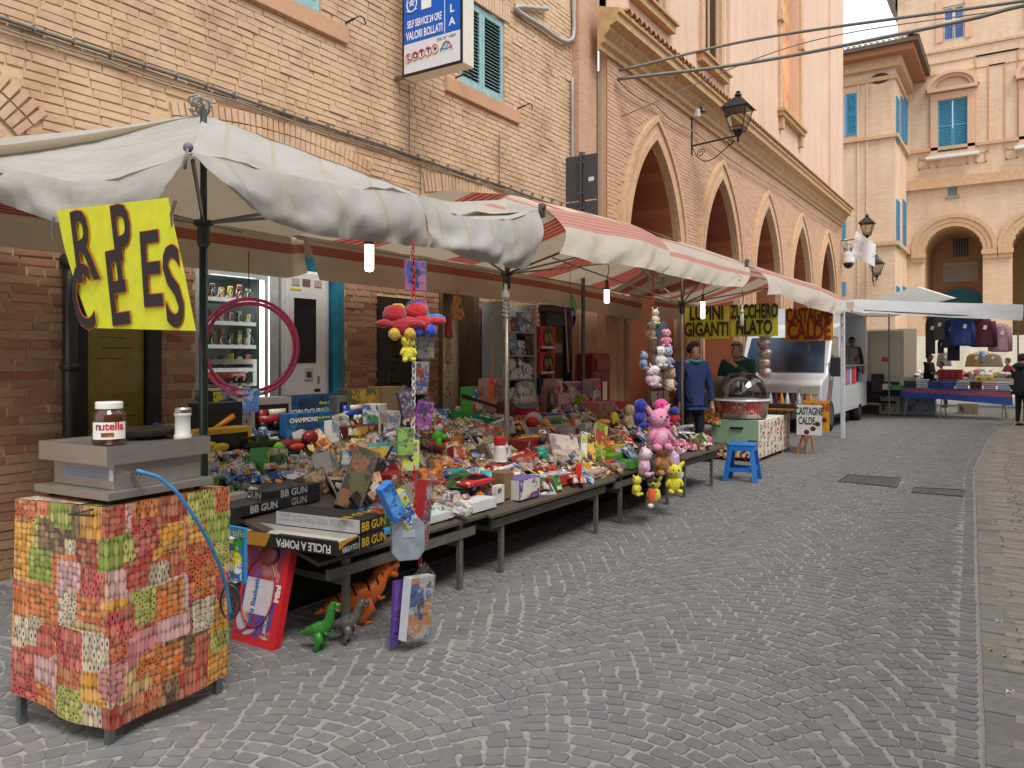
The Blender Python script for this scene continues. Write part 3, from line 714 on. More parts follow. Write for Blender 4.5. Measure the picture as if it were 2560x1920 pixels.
ba = local(MB(), PB); ba.quad((x0p, YP + 4.2, 0), (x1p, YP + 4.2, 0), (x1p, YP + 4.2, 14), (x0p, YP + 4.2, 14)); ba.ob('portico_back_wall', M_FARD, PB)
va = local(MB(), PB)
for c, h in arches:
    for i in range(16):
        a, b = math.pi * i / 16, math.pi * (i + 1) / 16
        va.quad((c + h * math.cos(a), YP, ZS + h * math.sin(a)), (c + h * math.cos(b), YP, ZS + h * math.sin(b)), (c + h * math.cos(b), YP + 4.2, ZS + h * math.sin(b)), (c + h * math.cos(a), YP + 4.2, ZS + h * math.sin(a)))
    for s in (-1, 1): va.quad((c + s * h, YP, 0), (c + s * h, YP, ZS), (c + s * h, YP + 4.2, ZS), (c + s * h, YP + 4.2, 0))
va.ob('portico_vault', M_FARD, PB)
for c, h in arches:
    r_ = local(MB(), PB)
    for k, (ro, ri, pr) in enumerate(((.62, .42, .12), (.42, .2, .07), (.2, 0, .04))):
        for i in range(20):
            a, b = math.pi * i / 20, math.pi * (i + 1) / 20
            V = lambda t, r, d: (c + (h + r) * math.cos(t), YP - d, ZS + (h + r) * math.sin(t))
            r_.quad(V(a, ri, pr), V(a, ro, pr), V(b, ro, pr), V(b, ri, pr)); r_.quad(V(a, ro, pr), V(a, ro, 0), V(b, ro, 0), V(b, ro, pr)); r_.quad(V(a, ri, 0), V(a, ri, pr), V(b, ri, pr), V(b, ri, 0))
    r_.ob('arch_moulding', M_TRIM2, PB)
    for s in (-1, 1):
        i_ = local(MB(), PB); e_ = pitch_ / 2 - h - .02; i_.bb((c + s * h - .05 * s, YP - .22, ZS - .25), (c + s * (h + e_), YP, ZS - .02)); i_.bb((c + s * h, YP - .14, ZS - .45), (c + s * (h + e_), YP, ZS - .251)); i_.ob('impost', M_TRIM2, PB)
def course(z0, z1, pr, y=YP, xa=x0p, xb=x1p, par=PB, nm='string_course'):
    b = local(MB(), par); b.bb((xa, y - pr, z0), (xb, y, z1)); return b.ob(nm, M_TRIM2, par)
Z = lambda v: zat(2400, v, YP)
course(Z(466), Z(458), .28); course(Z(457.5), Z(440), .16); course(Z(370), Z(362), .12); course(Z(122), Z(116), .08)
for dx in (0, pitch_):
    pn = local(MB(), PB)
    for u0, u1 in ((2297, 2325), (2341, 2421), (2438, 2468)):
        a, b = xat(u0, YP) + dx, xat(u1, YP) + dx
        for q in ((a, a + .07, Z(412), Z(386)), (b - .07, b, Z(412), Z(386)), (a, b, Z(388), Z(386)), (a, b, Z(412), Z(410))): pn.bb((q[0], YP - .05, min(q[2:])), (q[1], YP, max(q[2:])))
    pn.ob('parapet_panel', M_TRIM2, PB)
    a, b, c, d = WIN[1]; a += dx; b += dx
    m_ = (a + b) / 2
    shutter_flat(PB, a, m_ - .01, c, d, YP + .06, M_BLUE2); shutter_flat(PB, m_ + .01, b, c, d, YP + .06, M_BLUE2)
    fr2 = local(MB(), PB)
    for s in (-1, 1): fr2.bb((m_ + s * (b - m_), YP - .12, c - .1), (m_ + s * (b - m_ + .32), YP, d + .35))
    fr2.bb((a - .34, YP - .13, d + .02), (b + .34, YP, d + .36)); fr2.bb((a - .45, YP - .35, d + .4), (b + .45, YP, d + .55)); fr2.bb((a - .4, YP - .3, c - .22), (b + .4, YP, c - .08))
    fr2.ob('window_surround', M('cca78c', .85, var=.1), PB)
    pd = local(MB(), PB); R1 = (b - a) / 2 + .42
    for i in range(16):
        t0, t1 = math.pi * i / 16, math.pi * (i + 1) / 16
        V = lambda t, r, dd: (m_ + r * math.cos(t), YP - dd, d + .55 + r * .72 * math.sin(t))
        for ro, ri, pr in ((R1 + .08, R1 - .12, .34), (R1 - .12, R1 - .3, .2)):
            pd.quad(V(t0, ri, pr), V(t0, ro, pr), V(t1, ro, pr), V(t1, ri, pr)); pd.quad(V(t0, ro, pr), V(t0, ro, 0), V(t1, ro, 0), V(t1, ro, pr)); pd.quad(V(t0, ri, 0), V(t0, ri, pr), V(t1, ri, pr), V(t1, ri, 0))
    pd.ob('pediment', M('cdaa90', .85, var=.1), PB)
    sl_ = local(MB(), PB); sl_.bb((a - .5, YP - .4, c - .36), (b + .5, YP, c - .22)); sl_.ob('white_sill', M('d9d8d4', .8), PB)
    rc = local(MB(), PB)      # sunk panel lines round the window bay
    for inset, t_ in ((0, .06), (.55, .05)):
        xa, xb = m_ - 2.75 + inset, m_ + 2.75 - inset; zt, zb = Z(150) - inset, c - .3
        rc.bb((xa, YP - .045, zt), (xb, YP, zt + t_)); rc.bb((xa, YP - .045, zb), (xa + t_, YP, zt)); rc.bb((xb - t_, YP - .045, zb), (xb, YP, zt))
    rc.ob('panel_border', M('c99a6c', .9), PB)
    a, b, c, d = WIN[0]; a += dx; b += dx; m_ = (a + b) / 2
    g_ = local(MB(), PB); g_.bb((a, YP + .14, c), (b, YP + .15, d)); g_.ob('pane', M('4d6fae', .12, var=.25, scale=1.2), PB)
    g_ = local(MB(), PB)
    for q in ((a, a + .09), (m_ - .06, m_ + .06), (b - .09, b)): g_.bb((q[0], YP + .08, c), (q[1], YP + .138, d))
    for zz in (c, (c + d) / 2 + .1, d - .09): g_.bb((a + .09, YP + .085, zz), (b - .09, YP + .137, zz + .09))
    g_.ob('window_frame', M('cfc8b8', .7), PB)
    g_ = local(MB(), PB); g_.bb((a - .3, YP - .06, c - .05), (a, YP, d + .4)); g_.bb((b, YP - .06, c - .05), (b + .3, YP, d + .4)); g_.ob('window_surround', M('cfa588', .85), PB)
    g_ = local(MB(), PB)
    for i in range(9): g_.bb((a + (b - a) * i / 8 - .012, YP - .05, c + .02), (a + (b - a) * i / 8 + .012, YP - .026, c + .62))
    g_.bb((a, YP - .055, c + .62), (b, YP - .02, c + .66)); g_.ob('window_railing', M('3a4a78', .5), PB)
    a, b, c, d = WIN[2]; g_ = local(MB(), PB); g_.bb((a + dx, YP + .1, c), (b + dx, YP + .11, d)); g_.ob('pane', M('6f8a90', .3), PB)
    g_ = local(MB(), PB); g_.bb((a + dx - .1, YP - .1, c - .1), (b + dx + .1, YP, c)); g_.ob('window_sill', M_GREY, PB)
# things inside the first portico bay
yb_ = YP + 4.2; zb = lambda u, v: zat(u, v, yb_); xb2 = lambda u: xat(u, yb_)
g_ = local(MB(), PB); g_.bb((xb2(2358), yb_ - .05, zb(2400, 704)), (xb2(2445), yb_ - .003, zb(2400, 656))); pq = g_.ob('plaque', M('b9b4a8', .7), PB)
text('GIUSEPPE  GARIBALDI', .21, M('8c877c', .8), PB, FY(Vector((xb2(2402), yb_ - .06, zb(2402, 667))) - PB.location))
for i in range(5): text('IN QUESTA PIAZZA PARLO AL POPOLO', .12, M('9a958a', .8), PB, FY(Vector((xb2(2402), yb_ - .06, zb(2402, 675 + i * 6))) - PB.location))
g_ = local(MB(), PB); a, b, c, d = xb2(2383), xb2(2422), zb(2400, 642), zb(2400, 597)
g_.bb((a, yb_ - .04, c), (b, yb_ - .003, d)); g_.ob('barred_window', M('2a2a2e', .4), PB)
g_ = local(MB(), PB)
for i in range(7): g_.bb((a + (b - a) * i / 6 - .02, yb_ - .08, c), (a + (b - a) * i / 6 + .02, yb_ - .05, d))
g_.ob('window_bars', M('8a7a66', .6), PB)
g_ = local(MB(), PB); dx0, dx1, dz = xb2(2351), xb2(2457), zb(2400, 752); pts = [(dx0, yb_ - .003, 2.0), (dx1, yb_ - .003, 2.0)]
for i in range(13):
    t = math.pi * i / 12; pts.append(((dx0 + dx1) / 2 + (dx1 - dx0) / 2 * math.cos(t), yb_ - .003, dz + (zb(2400, 720) - dz) * math.sin(t)))
g_.prism(pts, (0, -.08, 0)); g_.ob('portal', M('1d6f86', .5), PB)
g_ = local(MB(), PB)
for i in range(14):
    t0, t1 = math.pi * i / 14, math.pi * (i + 1) / 14; hw2 = (dx1 - dx0) / 2; V = lambda t, k: ((dx0 + dx1) / 2 + hw2 * k * math.cos(t), yb_ - .1, dz + (zb(2400, 720) - dz) * (k * 1.15) * math.sin(t))
    g_.quad(V(t0, 1.0), V(t0, 1.22), V(t1, 1.22), V(t1, 1.0))
g_.ob('portal_arch', M('b5825a', .9), PB)
# palace roof edge over the alley
g_ = local(MB(), PB); g_.prism([(x0p - .9, YP - 1.2, 21.2), (x0p - .1, YP - .8, 19.4), (x0p - .1, YP - .8, 24), (x0p - .9, YP - 1.2, 24)], (0, 6, 0)); g_.ob('roof_edge', M('5e5348', .9, var=.3), PB)
# ------------------------------------------------------------------ corner tower with the tiled eaves
TB = thing('corner_house', 'narrow cream brick corner house with bright blue shutters and deep tiled eaves', 'building', (XT, YT, 0))
zt_ = lambda u, v: zat(u, v, YT); XTL = -11.5; ZE = zt_(2238, 128)
tw = local(MB(), TB); tw.quad((XTL, YT, 0), (XT, YT, 0), (XT, YT, ZE), (XTL, YT, ZE)); tw.quad((XT, YT, 0), (XT, YP, 0), (XT, YP, ZE), (XT, YT, ZE)); tw.ob('wall', M_FARB, TB)
def tcourse(z0, z1, pr, nm='string_course', mt=None):
    b = local(MB(), TB); b.bb((XTL, YT - pr, z0), (XT + pr, YT, z1)); b.bb((XT, YT, z0), (XT + pr, YP, z1)); return b.ob(nm, mt or M_TRIM2, TB)
tcourse(zt_(2238, 342), zt_(2238, 334), .14); tcourse(zt_(2238, 196), zt_(2238, 186), .1); tcourse(zt_(2238, 612), zt_(2238, 602), .16)
tcourse(zt_(2238, 168), ZE - .3, .3, 'cornice'); tcourse(ZE - .3, ZE, .85, 'eaves', M('9c6a4c', .9)); tcourse(ZE - .02, ZE + .16, 1.05, 'gutter', M('5c4a3e', .6))
g_ = local(MB(), TB); g_.add([(XTL, YT - 1.05, ZE + .15), (XT + 1.05, YT - 1.05, ZE + .15), (XT + 1.05, YP + 1, ZE + .15), (XTL, YP + 1, ZE + .15), (XTL, YT + 3, ZE + 1.5), (XT - 2.5, YT + 3, ZE + 1.5)], [(0, 1, 5, 4), (1, 2, 5), (2, 3, 4, 5)]); g_.ob('roof', M('8a7a68', .9, var=.3, scale=3), TB)
tlm = MB()
for i in range(6):
    a = math.pi * i / 5; tlm.v += [(math.cos(a) * .11, 0, math.sin(a) * .09), (math.cos(a) * .11, .5, math.sin(a) * .09 + .2)]
tlm.f = [(2 * i, 2 * i + 1, 2 * i + 3, 2 * i + 2) for i in range(5)]; tmm = tlm.mesh('roof_tile', M('857462', .9, var=.3))
for i in range(24):
    for k, (lx, ly, rz) in enumerate(((XT + 1.0 - i * .25, YT - 1.08, 0), (XT + 1.08, YT - 1 + i * .25, math.pi / 2))):
        o = bpy.data.objects.new('roof_tile', tmm); C.objects.link(o); o.parent = TB; o.location = Vector((lx, ly, ZE + .15)) - TB.location; o.rotation_euler = (0, 0, rz)
for u0, u1, v0, v1 in ((2116, 2143, 234, 338), (2106, 2114.5, 506, 608), (2106, 2114.5, 705, 738)):
    shutter_flat(TB, xat(u0, YT), xat(u1, YT), zt_((u0 + u1) / 2, v1), zt_((u0 + u1) / 2, v0), YT - .01, M_BLUE2)
g_ = local(MB(), TB); g_.bb((xat(2100, YT), YT - .02, zt_(2110, 342)), (xat(2115.5, YT), YT - .003, zt_(2110, 241))); g_.ob('pane', M('93aed2', .15), TB)
for v0, v1 in ((240, 352), (498, 618), (668, 690), (715, 745)):
    for u0, u1 in ((2239.5, 2246), (2251, 2258), (2260, 2266)) if v0 == 240 else ((2240, 2247), (2256, 2263)):
        p0, p1 = onx(u0, v0, XT), onx(u1, v0, XT); zz0 = onx(u0, v1, XT).z
        if v0 == 668: continue
        shutter_flat(TB, p0.y, p1.y, zz0, p0.z, XT + .01, M_BLUE2, axis='y')
g_ = local(MB(), TB); g_.ball((xat(2200, YT), YT, zat(2200, 196, YT)), (.42, .08, .25), 16); g_.ob('oval_vent', M('4a3028', .7), TB, True)
g_ = local(MB(), TB)
for u in (2143, 2166): g_.bb((xat(u, YT), YT - .06, 0), (xat(u, YT) + .09, YT, zt_(2200, 196)))
g_.ob('pilaster', M_FARB, TB)
# steps below the palace
SB = thing('stone_steps', 'broad flight of pale stone steps below the palace portico', 'steps', (2, 34.5, 0))
stm = MB().bb((-6.5, 0, 0), (9, .45, .163)).mesh('step', M('c9c4b6', .85, var=.12, scale=3))
for i in range(16):
    o = bpy.data.objects.new('step', stm); C.objects.link(o); o.parent = SB; o.location = (0, i * .42, i * .163)
MB().bb((-6.5, 6.7, 0), (9, 14, 2.6)).ob('landing', M('b9b2a2', .9), SB)
# ================================================================== fixtures on the walls
def cable(name, pts, r, mat, label, cat='cable', group=None, sag=0.0):
    P_ = []
    q = [Vector(p) for p in pts]; q = [q[0] * 2 - q[1]] + q + [q[-1] * 2 - q[-2]]
    for j in range(1, len(q) - 2):
        a, b, c, d = q[j - 1:j + 3]
        for i in range(10):
            t = i / 10; p = .5 * (2 * b + (c - a) * t + (2 * a - 5 * b + 4 * c - d) * t * t + (3 * b - a - 3 * c + d) * t ** 3)
            p.z -= sag * 4 * t * (1 - t); P_.append(p)
    P_.append(Vector(pts[-1])); o0 = P_[0].copy()
    o = MB().tube([p - o0 for p in P_], r, 6).ob(name, mat, loc=o0, smooth=True)
    return tag(o, label, cat, group)
M_CAB = M('6f6d69', .6, .2, .15)
ws = XW + .035
cable('wall_cable', [(ws, 1.6, 4.03), (ws, 4.2, 4.02), (ws, 6.6, 4.01), (ws, 9.0, 4.0), (ws, 11.0, 3.97)], .016, M_CAB, 'thick grey cable running level along the brick wall above the canopies', sag=.012)
cable('wall_cable', [(ws, 1.6, 3.98), (ws, 3.4, 3.955), (ws, 4.6, 3.97), (ws, 6.6, 3.965), (ws, 9.0, 3.95), (ws, 11.0, 3.93)], .009, M('8a857c', .6), 'thin slack wire just below the thick wall cable', sag=.02)
for i in range(30):      # clips
    pass
cl_ = MB()
for i in range(32): cl_.bb((ws - .03, 1.7 + i * .29, 4.0), (ws + .019, 1.712 + i * .29, 4.042))
tag(cl_.ob('cable_clips', metal('9a9a96', .5)), 'row of small metal clips fixing the wall cable', 'clip', kind='stuff')
cable('down_wire', [(ws, 7.05, 4.85), (ws, 7.05, 4.02)], .006, M_CAB, 'thin wire dropping from the blue sign to the wall cable')
cable('down_wire', [(ws, 7.25, 3.97), (ws, 7.26, 3.4)], .007, M_CAB, 'thin wire dropping from the wall cable behind the white canopy')
cable('down_wire', [(ws, 8.95, 4.7), (ws, 8.95, 4.0)], .007, M_CAB, 'rusty vertical wire under the blue shuttered window')
XP = XW + .06
cable('conduit', [(XP, 10.2, 6.9), onx(1290, 20, XP), onx(1360, 70, XP), onx(1400, 98, XP), onx(1422, 102, XP), onx(1434, 85, XP), (XP, 11.05, 7.4), (XP, 11.05, 9)], .035, M('a3a29c', .5), 'fat grey conduit looping across the corner of the brick house', 'conduit')
cable('conduit', [(XP, 11.0, 6.1), (XP, 11.0, 3.2)], .025, M('9a9992', .5), 'thin grey conduit running down beside the corner pilaster', 'conduit')
cable('conduit', [(XW + .16, 11.72, 6.4), (XW + .16, 11.72, 2.6)], .018, M('84827c', .5), 'dark cable running down the inner edge of the corner pilaster', 'conduit')
A1 = Vector((XL + .1, 12.0, 6.45)); A2 = onx(1543, 198, XL + .08)
def far_at(u, v, d): return atd(u, v, d)
cable('overhead_cable', [A1, far_at(1905, 95, 13.0), far_at(2560, 2, 11.0), far_at(2900, -60, 10)], .024, M_CAB, 'upper twisted overhead cable crossing the street from the corner', 'cable', 'overhead cables', .0)
cable('overhead_cable', [A1 + Vector((0, .1, -.75)), far_at(2000, 110, 13.0), far_at(2560, 18, 11.0), far_at(2900, -40, 10)], .009, M_CAB, 'thin single overhead wire between the two thicker cables', 'cable', 'overhead cables', .0)
cable('overhead_cable', [A2, far_at(1905, 152, 13.0), far_at(2380, 58, 11.5), far_at(2560, 14, 11.0), far_at(2900, -50, 10)], .028, M_CAB, 'lower bundled overhead cable crossing in front of the far palace', 'cable', 'overhead cables', .0)
cable('wall_cable', [A2, onx(1640, 262, XL + .08), onx(1740, 332, XL + .08), onx(1960, 480, XL + .08), onx(2100, 574, XL + .08)], .014, M('8b8880', .6), 'pale cable strung along the arcade wall above the pointed arches', sag=.08)
# ------------------------------------------------------------------ lit box sign
sb = thing('box_sign', 'projecting white box sign with blue face for a tobacco and lottery shop', 'sign', (-5.465, 6.74, 4.78))
H_ = 1.75
MB().bb((-.425, .0, 0), (.425, .2, H_)).ob('case', M('d8d3c6', .5, var=.04), sb, bevel=.008)
MB().bb((-.425, -.012, .0), (.425, -.001, H_)).ob('rim', M('1c1c20', .4), sb)
MB().bb((-.395, -.017, .03), (.395, -.013, .36)).ob('white_field', M('dcdfe4', .35, var=.03), sb)
MB().bb((-.395, -.017, .362), (.395, -.013, H_ - .03)).ob('blue_field', M('0f5fc4', .35, var=.03), sb)
WH = M('f0f2f4', .4, var=.02)
fs = lambda x, z: FY(Vector((x, -.02, z)))
text('VALORI BOLLATI', .125, WH, sb, fs(-.1, .44), bold=.003, sx=.55); text('SELF SERVICE 24 ORE', .115, WH, sb, fs(-.1, .57), bold=.003, sx=.46)
text('TABACCHI', .26, WH, sb, fs(-.08, 1.45), sx=.5)
for i, ch in enumerate('A L O'.split()[::1]): text(ch, .12, WH, sb, fs(.29, (.47, .61, .77)[i]), bold=.003)
for i, ch in enumerate('CIDE'): text(ch, .12, WH, sb, fs(.29, .92 + i * .15), bold=.003)
b = MB().bb((.185, -.021, .365), (.192, -.018, H_ - .05)); b.ob('white_line', WH, sb)
b = MB(); b.bb((-.14, -.021, .70), (.0, -.018, 1.25)); b.bb((-.26, -.021, 1.12), (.12, -.018, 1.25)); b.ob('letter_mark', WH, sb)
b = MB().bb((.04, -.021, .78), (.17, -.018, 1.0)); b.ob('number_field', WH, sb); text('1', .15, M('1049b4', .4), sb, FY(Vector((.105, -.024, .86))), bold=.004)
em = MB(); em.tube([(-.28 + .07 * math.cos(t), -.02, .80 + .085 * math.sin(t)) for t in [math.pi * (1.0 + 2 * i / 24) for i in range(24)]], .006, 5, True)
for i in range(5):
    a = math.pi / 2 + i * 2 * math.pi / 5; a2 = a + 4 * math.pi / 5
    em.tube([(-.28 + .045 * math.cos(a), -.021, .81 + .045 * math.sin(a)), (-.28 + .045 * math.cos(a2), -.021, .81 + .045 * math.sin(a2))], .005, 4)
em.tube([(-.35, -.02, .73), (-.28, -.021, .71), (-.21, -.02, .73)], .008, 5); em.ob('emblem', WH, sb)
NB = M('17306e', .4); 
for i, ch in enumerate(('L', 'o', 'T', 'T', '')):
    x = -.325 + i * .095
    r_ = MB(); r_.tube([(x + .046 * math.cos(a), -.02, .20 + .006 * i + .05 * math.sin(a)) for a in [2 * math.pi * k / 20 for k in range(20)]], .007, 5, True); r_.ob('ring', M('d9826a', .5), sb)
    if ch: text(ch if ch != 'o' else 'O', .085, NB, sb, FY(Vector((x, -.02, .20 + .006 * i))), bold=.003)
    else: MB().cyl((x, -.019, .226), (x, -.024, .226), .017, n=12).ob('dot', NB, sb)
text('RIC.N° 4905', .05, NB, sb, FY(Vector((.21, -.021, .315))), shear=.2)
b = MB(); b.tube([(.13, -.02, .18), (.17, -.021, .25), (.21, -.02, .275)], .008, 5); b.ob('green_stroke', M('2f8a6a', .4), sb)
b = MB(); b.tube([(.21, -.021, .275), (.26, -.02, .25), (.29, -.021, .18)], .008, 5); b.ob('red_stroke', M('c03040', .4), sb)
b = MB(); b.tube([(.13, -.022, .21), (.21, -.02, .19), (.29, -.022, .21)], .005, 5); b.tube([(.18, -.021, .26), (.21, -.02, .19), (.24, -.021, .26)], .004, 5); b.ob('blue_stroke', M('3a6ab0', .4), sb)
for z in (.06, 1.5): MB().cyl((-.66, .1, z), (-.42, .1, z), .03).ob('wall_bracket', metal('8b8b8b', .4), sb)
# ------------------------------------------------------------------ back of road signs
rs = thing('road_sign', 'two dark grey road sign panels seen from behind on a post', 'road sign', (-5.5, 10.3, 0))
MB().cyl((.0, .05, 0), (0, .05, 4.68), .03).ob('post', metal('6a6c6e', .45), rs)
for z0, z1 in ((3.95, 4.62), (3.27, 3.93)):
    p_ = MB().bb((-.27, -.004, z0), (.27, .004, z1)).ob('panel', M('4a4c50', .5, .3, .08), rs)
    b = MB(); b.bb((-.05, -.02, z1 - .12), (.05, .09, z1 - .09)); b.bb((-.05, -.02, z0 + .09), (.05, .09, z0 + .12)); b.ob('clamp', metal('8a8a8c', .4), p_)
MB().bb((.12, -.007, 4.22), (.21, -.005, 4.28)).ob('sticker', card('d5d5d5'), rs)
MB().cyl((0, -.035, 3.2), (0, -.035, 4.66), .022).ob('rail', metal('5a5c60', .45), rs)
# ------------------------------------------------------------------ wall lanterns
def lantern(loc, label, rz=0.0, sc=1.0):
    t = thing('street_lamp', label, 'street lamp', loc, rz, 'wall lanterns on brackets'); t.scale = (sc, sc, sc)
    b = MB(); b.bb((-.99, -.02, -.18), (-.96, .02, .62)); b.cyl((-.97, 0, .0), (0, 0, .07), .02, .016, 8)
    b.tube([(-.96 + .9 * i / 16, 0, -.02 - .42 * math.sin(math.pi * (i / 16) ** .8) * (1 - .5 * i / 16)) for i in range(17)], .011, 6)
    for cx, cz, r0, s in ((-.78, -.17, .09, 1), (-.16, -.05, .075, -1)):
        b.tube([(cx + s * r0 * (1 - i / 30) * math.cos(i * .42), 0, cz + r0 * (1 - i / 30) * math.sin(i * .42)) for i in range(24)], .009, 5)
    b.ob('bracket', M_IRON, t)
    b = MB(); b.lathe([(.015, -.06), (.03, -.03), (.02, .03), (.05, .06), (.085, .12), (.09, .16)], 12); b.ob('socket', M_IRON, t)
    z0, z1, r0, r1 = .16, .60, .12, .23; b = MB(); c4 = [(-1, -1), (1, -1), (1, 1), (-1, 1)]
    for x, y in c4: b.tube([(x * r0, y * r0, z0), (x * r1, y * r1, z1)], .011, 5)
    for z, r in ((z0, r0), (z1, r1), (z0 + .07, r0 + .018)): b.tube([(x * r, y * r, z) for x, y in c4], .011, 5, True)
    b.ob('cage', M_IRON, t)
    for i in range(4):
        (x, y), (x2, y2) = c4[i], c4[(i + 1) % 4]
        MB().quad((x * r0 * .98, y * r0 * .98, z0), (x2 * r0 * .98, y2 * r0 * .98, z0), (x2 * r1 * .98, y2 * r1 * .98, z1), (x * r1 * .98, y * r1 * .98, z1)).ob('pane', glass('e4e4de', .04), t)
    b = MB(); b.add([(x * .29, y * .29, .60) for x, y in c4] + [(x * .20, y * .20, .70) for x, y in c4] + [(x * .11, y * .11, .80) for x, y in c4] + [(x * .06, y * .06, .84) for x, y in c4], [(j * 4 + i, j * 4 + (i + 1) % 4, j * 4 + 4 + (i + 1) % 4, j * 4 + 4 + i) for j in range(3) for i in range(4)] + [(12, 13, 14, 15), (3, 2, 1, 0)])
    b.lathe([(.05, .84), (.075, .88), (.06, .91), (.03, .93), (.05, .95), (0, .98)], 12); b.ob('hood', M_IRON, t)
    return t
lantern((-4.81, 15.7, 6.03), 'black iron wall lantern on a scrolled bracket beside the second arch')
lantern((-4.87, 31.75, 6.05), 'black iron wall lantern at the far end of the arcade above the banner', 0, .98)
lantern((xat(2198, YT) + .0, YT - .75, zat(2198, 697, YT - .75)), 'black iron wall lantern on the blue shuttered corner house', math.pi / 2, 1.15)
# flood lamp fixed by the bracket
fl = thing('flood_light', 'small white and black flood light fixed above the lantern bracket', 'light', (XL + .1, 15.75, 6.72))
b = MB(); b.lathe([(.0, -.1), (.09, -.08), (.1, .06), (.05, .1)], 12); b.ob('housing', M('d9d5cc', .4), fl)
b = MB(); b.lathe([(.075, 0), (.085, .02), (.06, .1), (.0, .12)], 12, (.1, .05, .0)); b.ob('lamp_head', M('2c2a28', .4), fl)
# banner hung across by the far lantern
bn = thing('banner', 'white event banner hanging aslant beside the far lantern', 'banner', ony(2171, 655, 31.2))
def bpt(u, v): return ony(u, v, 31.2) - Vector(bn.location)
b = MB(); q = [bpt(2129, 640), bpt(2187, 667), bpt(2190, 611), bpt(2141, 578)]
b.grid(lambda i, j: (q[0] * (1 - i) + q[1] * i) * (1 - j) + (q[3] * (1 - i) + q[2] * i) * j + Vector((0, .06 * math.sin(i * 7), 0)), 10, 6); b.ob('sheet', M('e2e2e2', .7), bn, solid=.006)
for k, (s, sz, u, v) in enumerate((('Scuole', .28, 2160, 610), ('GROTTAMMARE', .2, 2158, 628), ('APERTA', .13, 2150, 645))):
    text(s, sz, M('a8a4a4', .6), bn, frame(bpt(u, v) + Vector((0, -.09, 0)), bpt(2187, 667) - bpt(2129, 640), (0, 0, 1)))
b = MB(); b.prism([bpt(2179, 650), bpt(2186, 652), bpt(2187, 616), bpt(2181, 613)], (0, -.03, 0)); b.ob('red_strip', M('c23a34', .6), bn); b.v = b.v
bn.children[-1].location.y = -.08
# dome camera
dc = thing('dome_camera', 'white dome security camera on a swan neck at the arcade corner', 'camera', ony(2118, 668, 31.95))
b = MB(); b.tube([(-.15, 0, .75), (-.15, 0, .95), (-.05, 0, 1.05), (.02, 0, 1.0), (.04, 0, .6)], .05, 8); b.bb((-.35, -.1, .55), (-.18, .1, .75)); b.ob('bracket', M('e0e0de', .4), dc)
b = MB(); b.lathe([(.06, .6), (.2, .5), (.24, .2), (.22, .15)], 14, (.04, 0, 0)); b.ob('housing', M('e6e6e4', .35), dc)
MB().ball((.04, 0, .14), (.19, .19, .2), 12).ob('dome', M('1a1a1e', .15), dc, True)
# ------------------------------------------------------------------ doors, machines and boards along the house wall
XF = XW + .012
nb = thing('notice_case', 'tall dark framed notice case with a yellowed poster behind the crepe stand', 'notice board', (XW, 3.51, 0))
MB().bb((-.16, -.37, .2), (-.12, .37, 2.7)).ob('backing', M('37302a', .7), nb)
fr_ = MB(); fr_.bb((-.1, -.38, .2), (.02, -.24, 2.72)); fr_.bb((-.1, .27, .2), (.02, .38, 2.72)); fr_.bb((-.1, -.24, 2.5), (.018, .27, 2.72)); fr_.bb((-.1, -.24, .2), (.018, .27, .5)); fr_.ob('frame', M('2a2522', .45, var=.2), nb)
po = MB().bb((-.06, -.235, .52), (-.054, .265, 2.48)).ob('poster', printed(['d8c458', 'dccc6c', 'd4be4e', 'e0d27c'], 2.2, 'noise', .7), nb)
for i in range(9): MB().bb((-.053, -.1 - (i % 3) * .02, 1.42 + i * .085 - (.3 if i < 2 else 0)), (-.052, .2 - (i * 7 % 5) * .03, 1.432 + i * .085 - (.3 if i < 2 else 0))).ob('printed_line', M('93884e', .7), po)
text('NEW', .1, M('b8862e', .6), po, FX((-.052, -.14, 2.12)))
MB().quad((-.03, -.24, .5), (-.03, .27, .5), (-.03, .27, 2.5), (-.03, -.24, 2.5)).ob('pane', glass('f4f2e8', .03), nb)
dpipe = thing('drain_pipe', 'dark iron downpipe standing against the brick pier by the crepe stand', 'drain pipe', (XW + .09, 3.1, 0))
b = MB(); b.cyl((0, 0, 0), (0, 0, 2.7), .055, n=12); b.lathe([(.055, 2.28), (.075, 2.3), (.075, 2.36), (.055, 2.38)], 12); b.lathe([(.055, 1.5), (.068, 1.51), (.068, 1.55), (.055, 1.56)], 12); b.ob('pipe', M('35312f', .35, .3, .2), dpipe, True)
# snack vending machine
vm = thing('vending_machine', 'glass fronted snack vending machine with lit shelves behind the hula hoops', 'vending machine', (XW - .12, 4.74, .5))
MB().bb((-.7, -.46, -.5), (.0, .46, -.001)).ob('plinth', M('5a5a58', .6), vm)
VX = .0; b = MB(); b.bb((-.75, -.48, 0), (-.70, .48, 1.98)); b.bb((-.70, -.48, 0), (0, -.45, 1.98)); b.bb((-.70, .45, 0), (0, .48, 1.98)); b.bb((-.70, -.45, 1.9), (0, .45, 1.98)); b.bb((-.70, -.45, 0), (0, .45, .42)); b.ob('cabinet', M('74807f', .4, .1), vm)
b = MB(); b.bb((0, -.48, .05), (.03, -.40, 1.97)); b.bb((0, .33, .05), (.03, .48, 1.97)); b.bb((0, -.40, 1.86), (.03, .33, 1.97)); b.bb((0, -.40, .3), (.03, .33, .55)); b.ob('door_frame', M('aeb4ae', .4), vm)
MB().bb((-.1, .355, .6), (.034, .362, 1.9)).ob('led_strip', M('f4f8ee', .3, emit=2.2), vm)
MB().quad((.012, -.40, .55), (.012, .33, .55), (.012, .33, 1.86), (.012, -.40, 1.86)).ob('glass_door', glass('e8ecea', .05), vm)
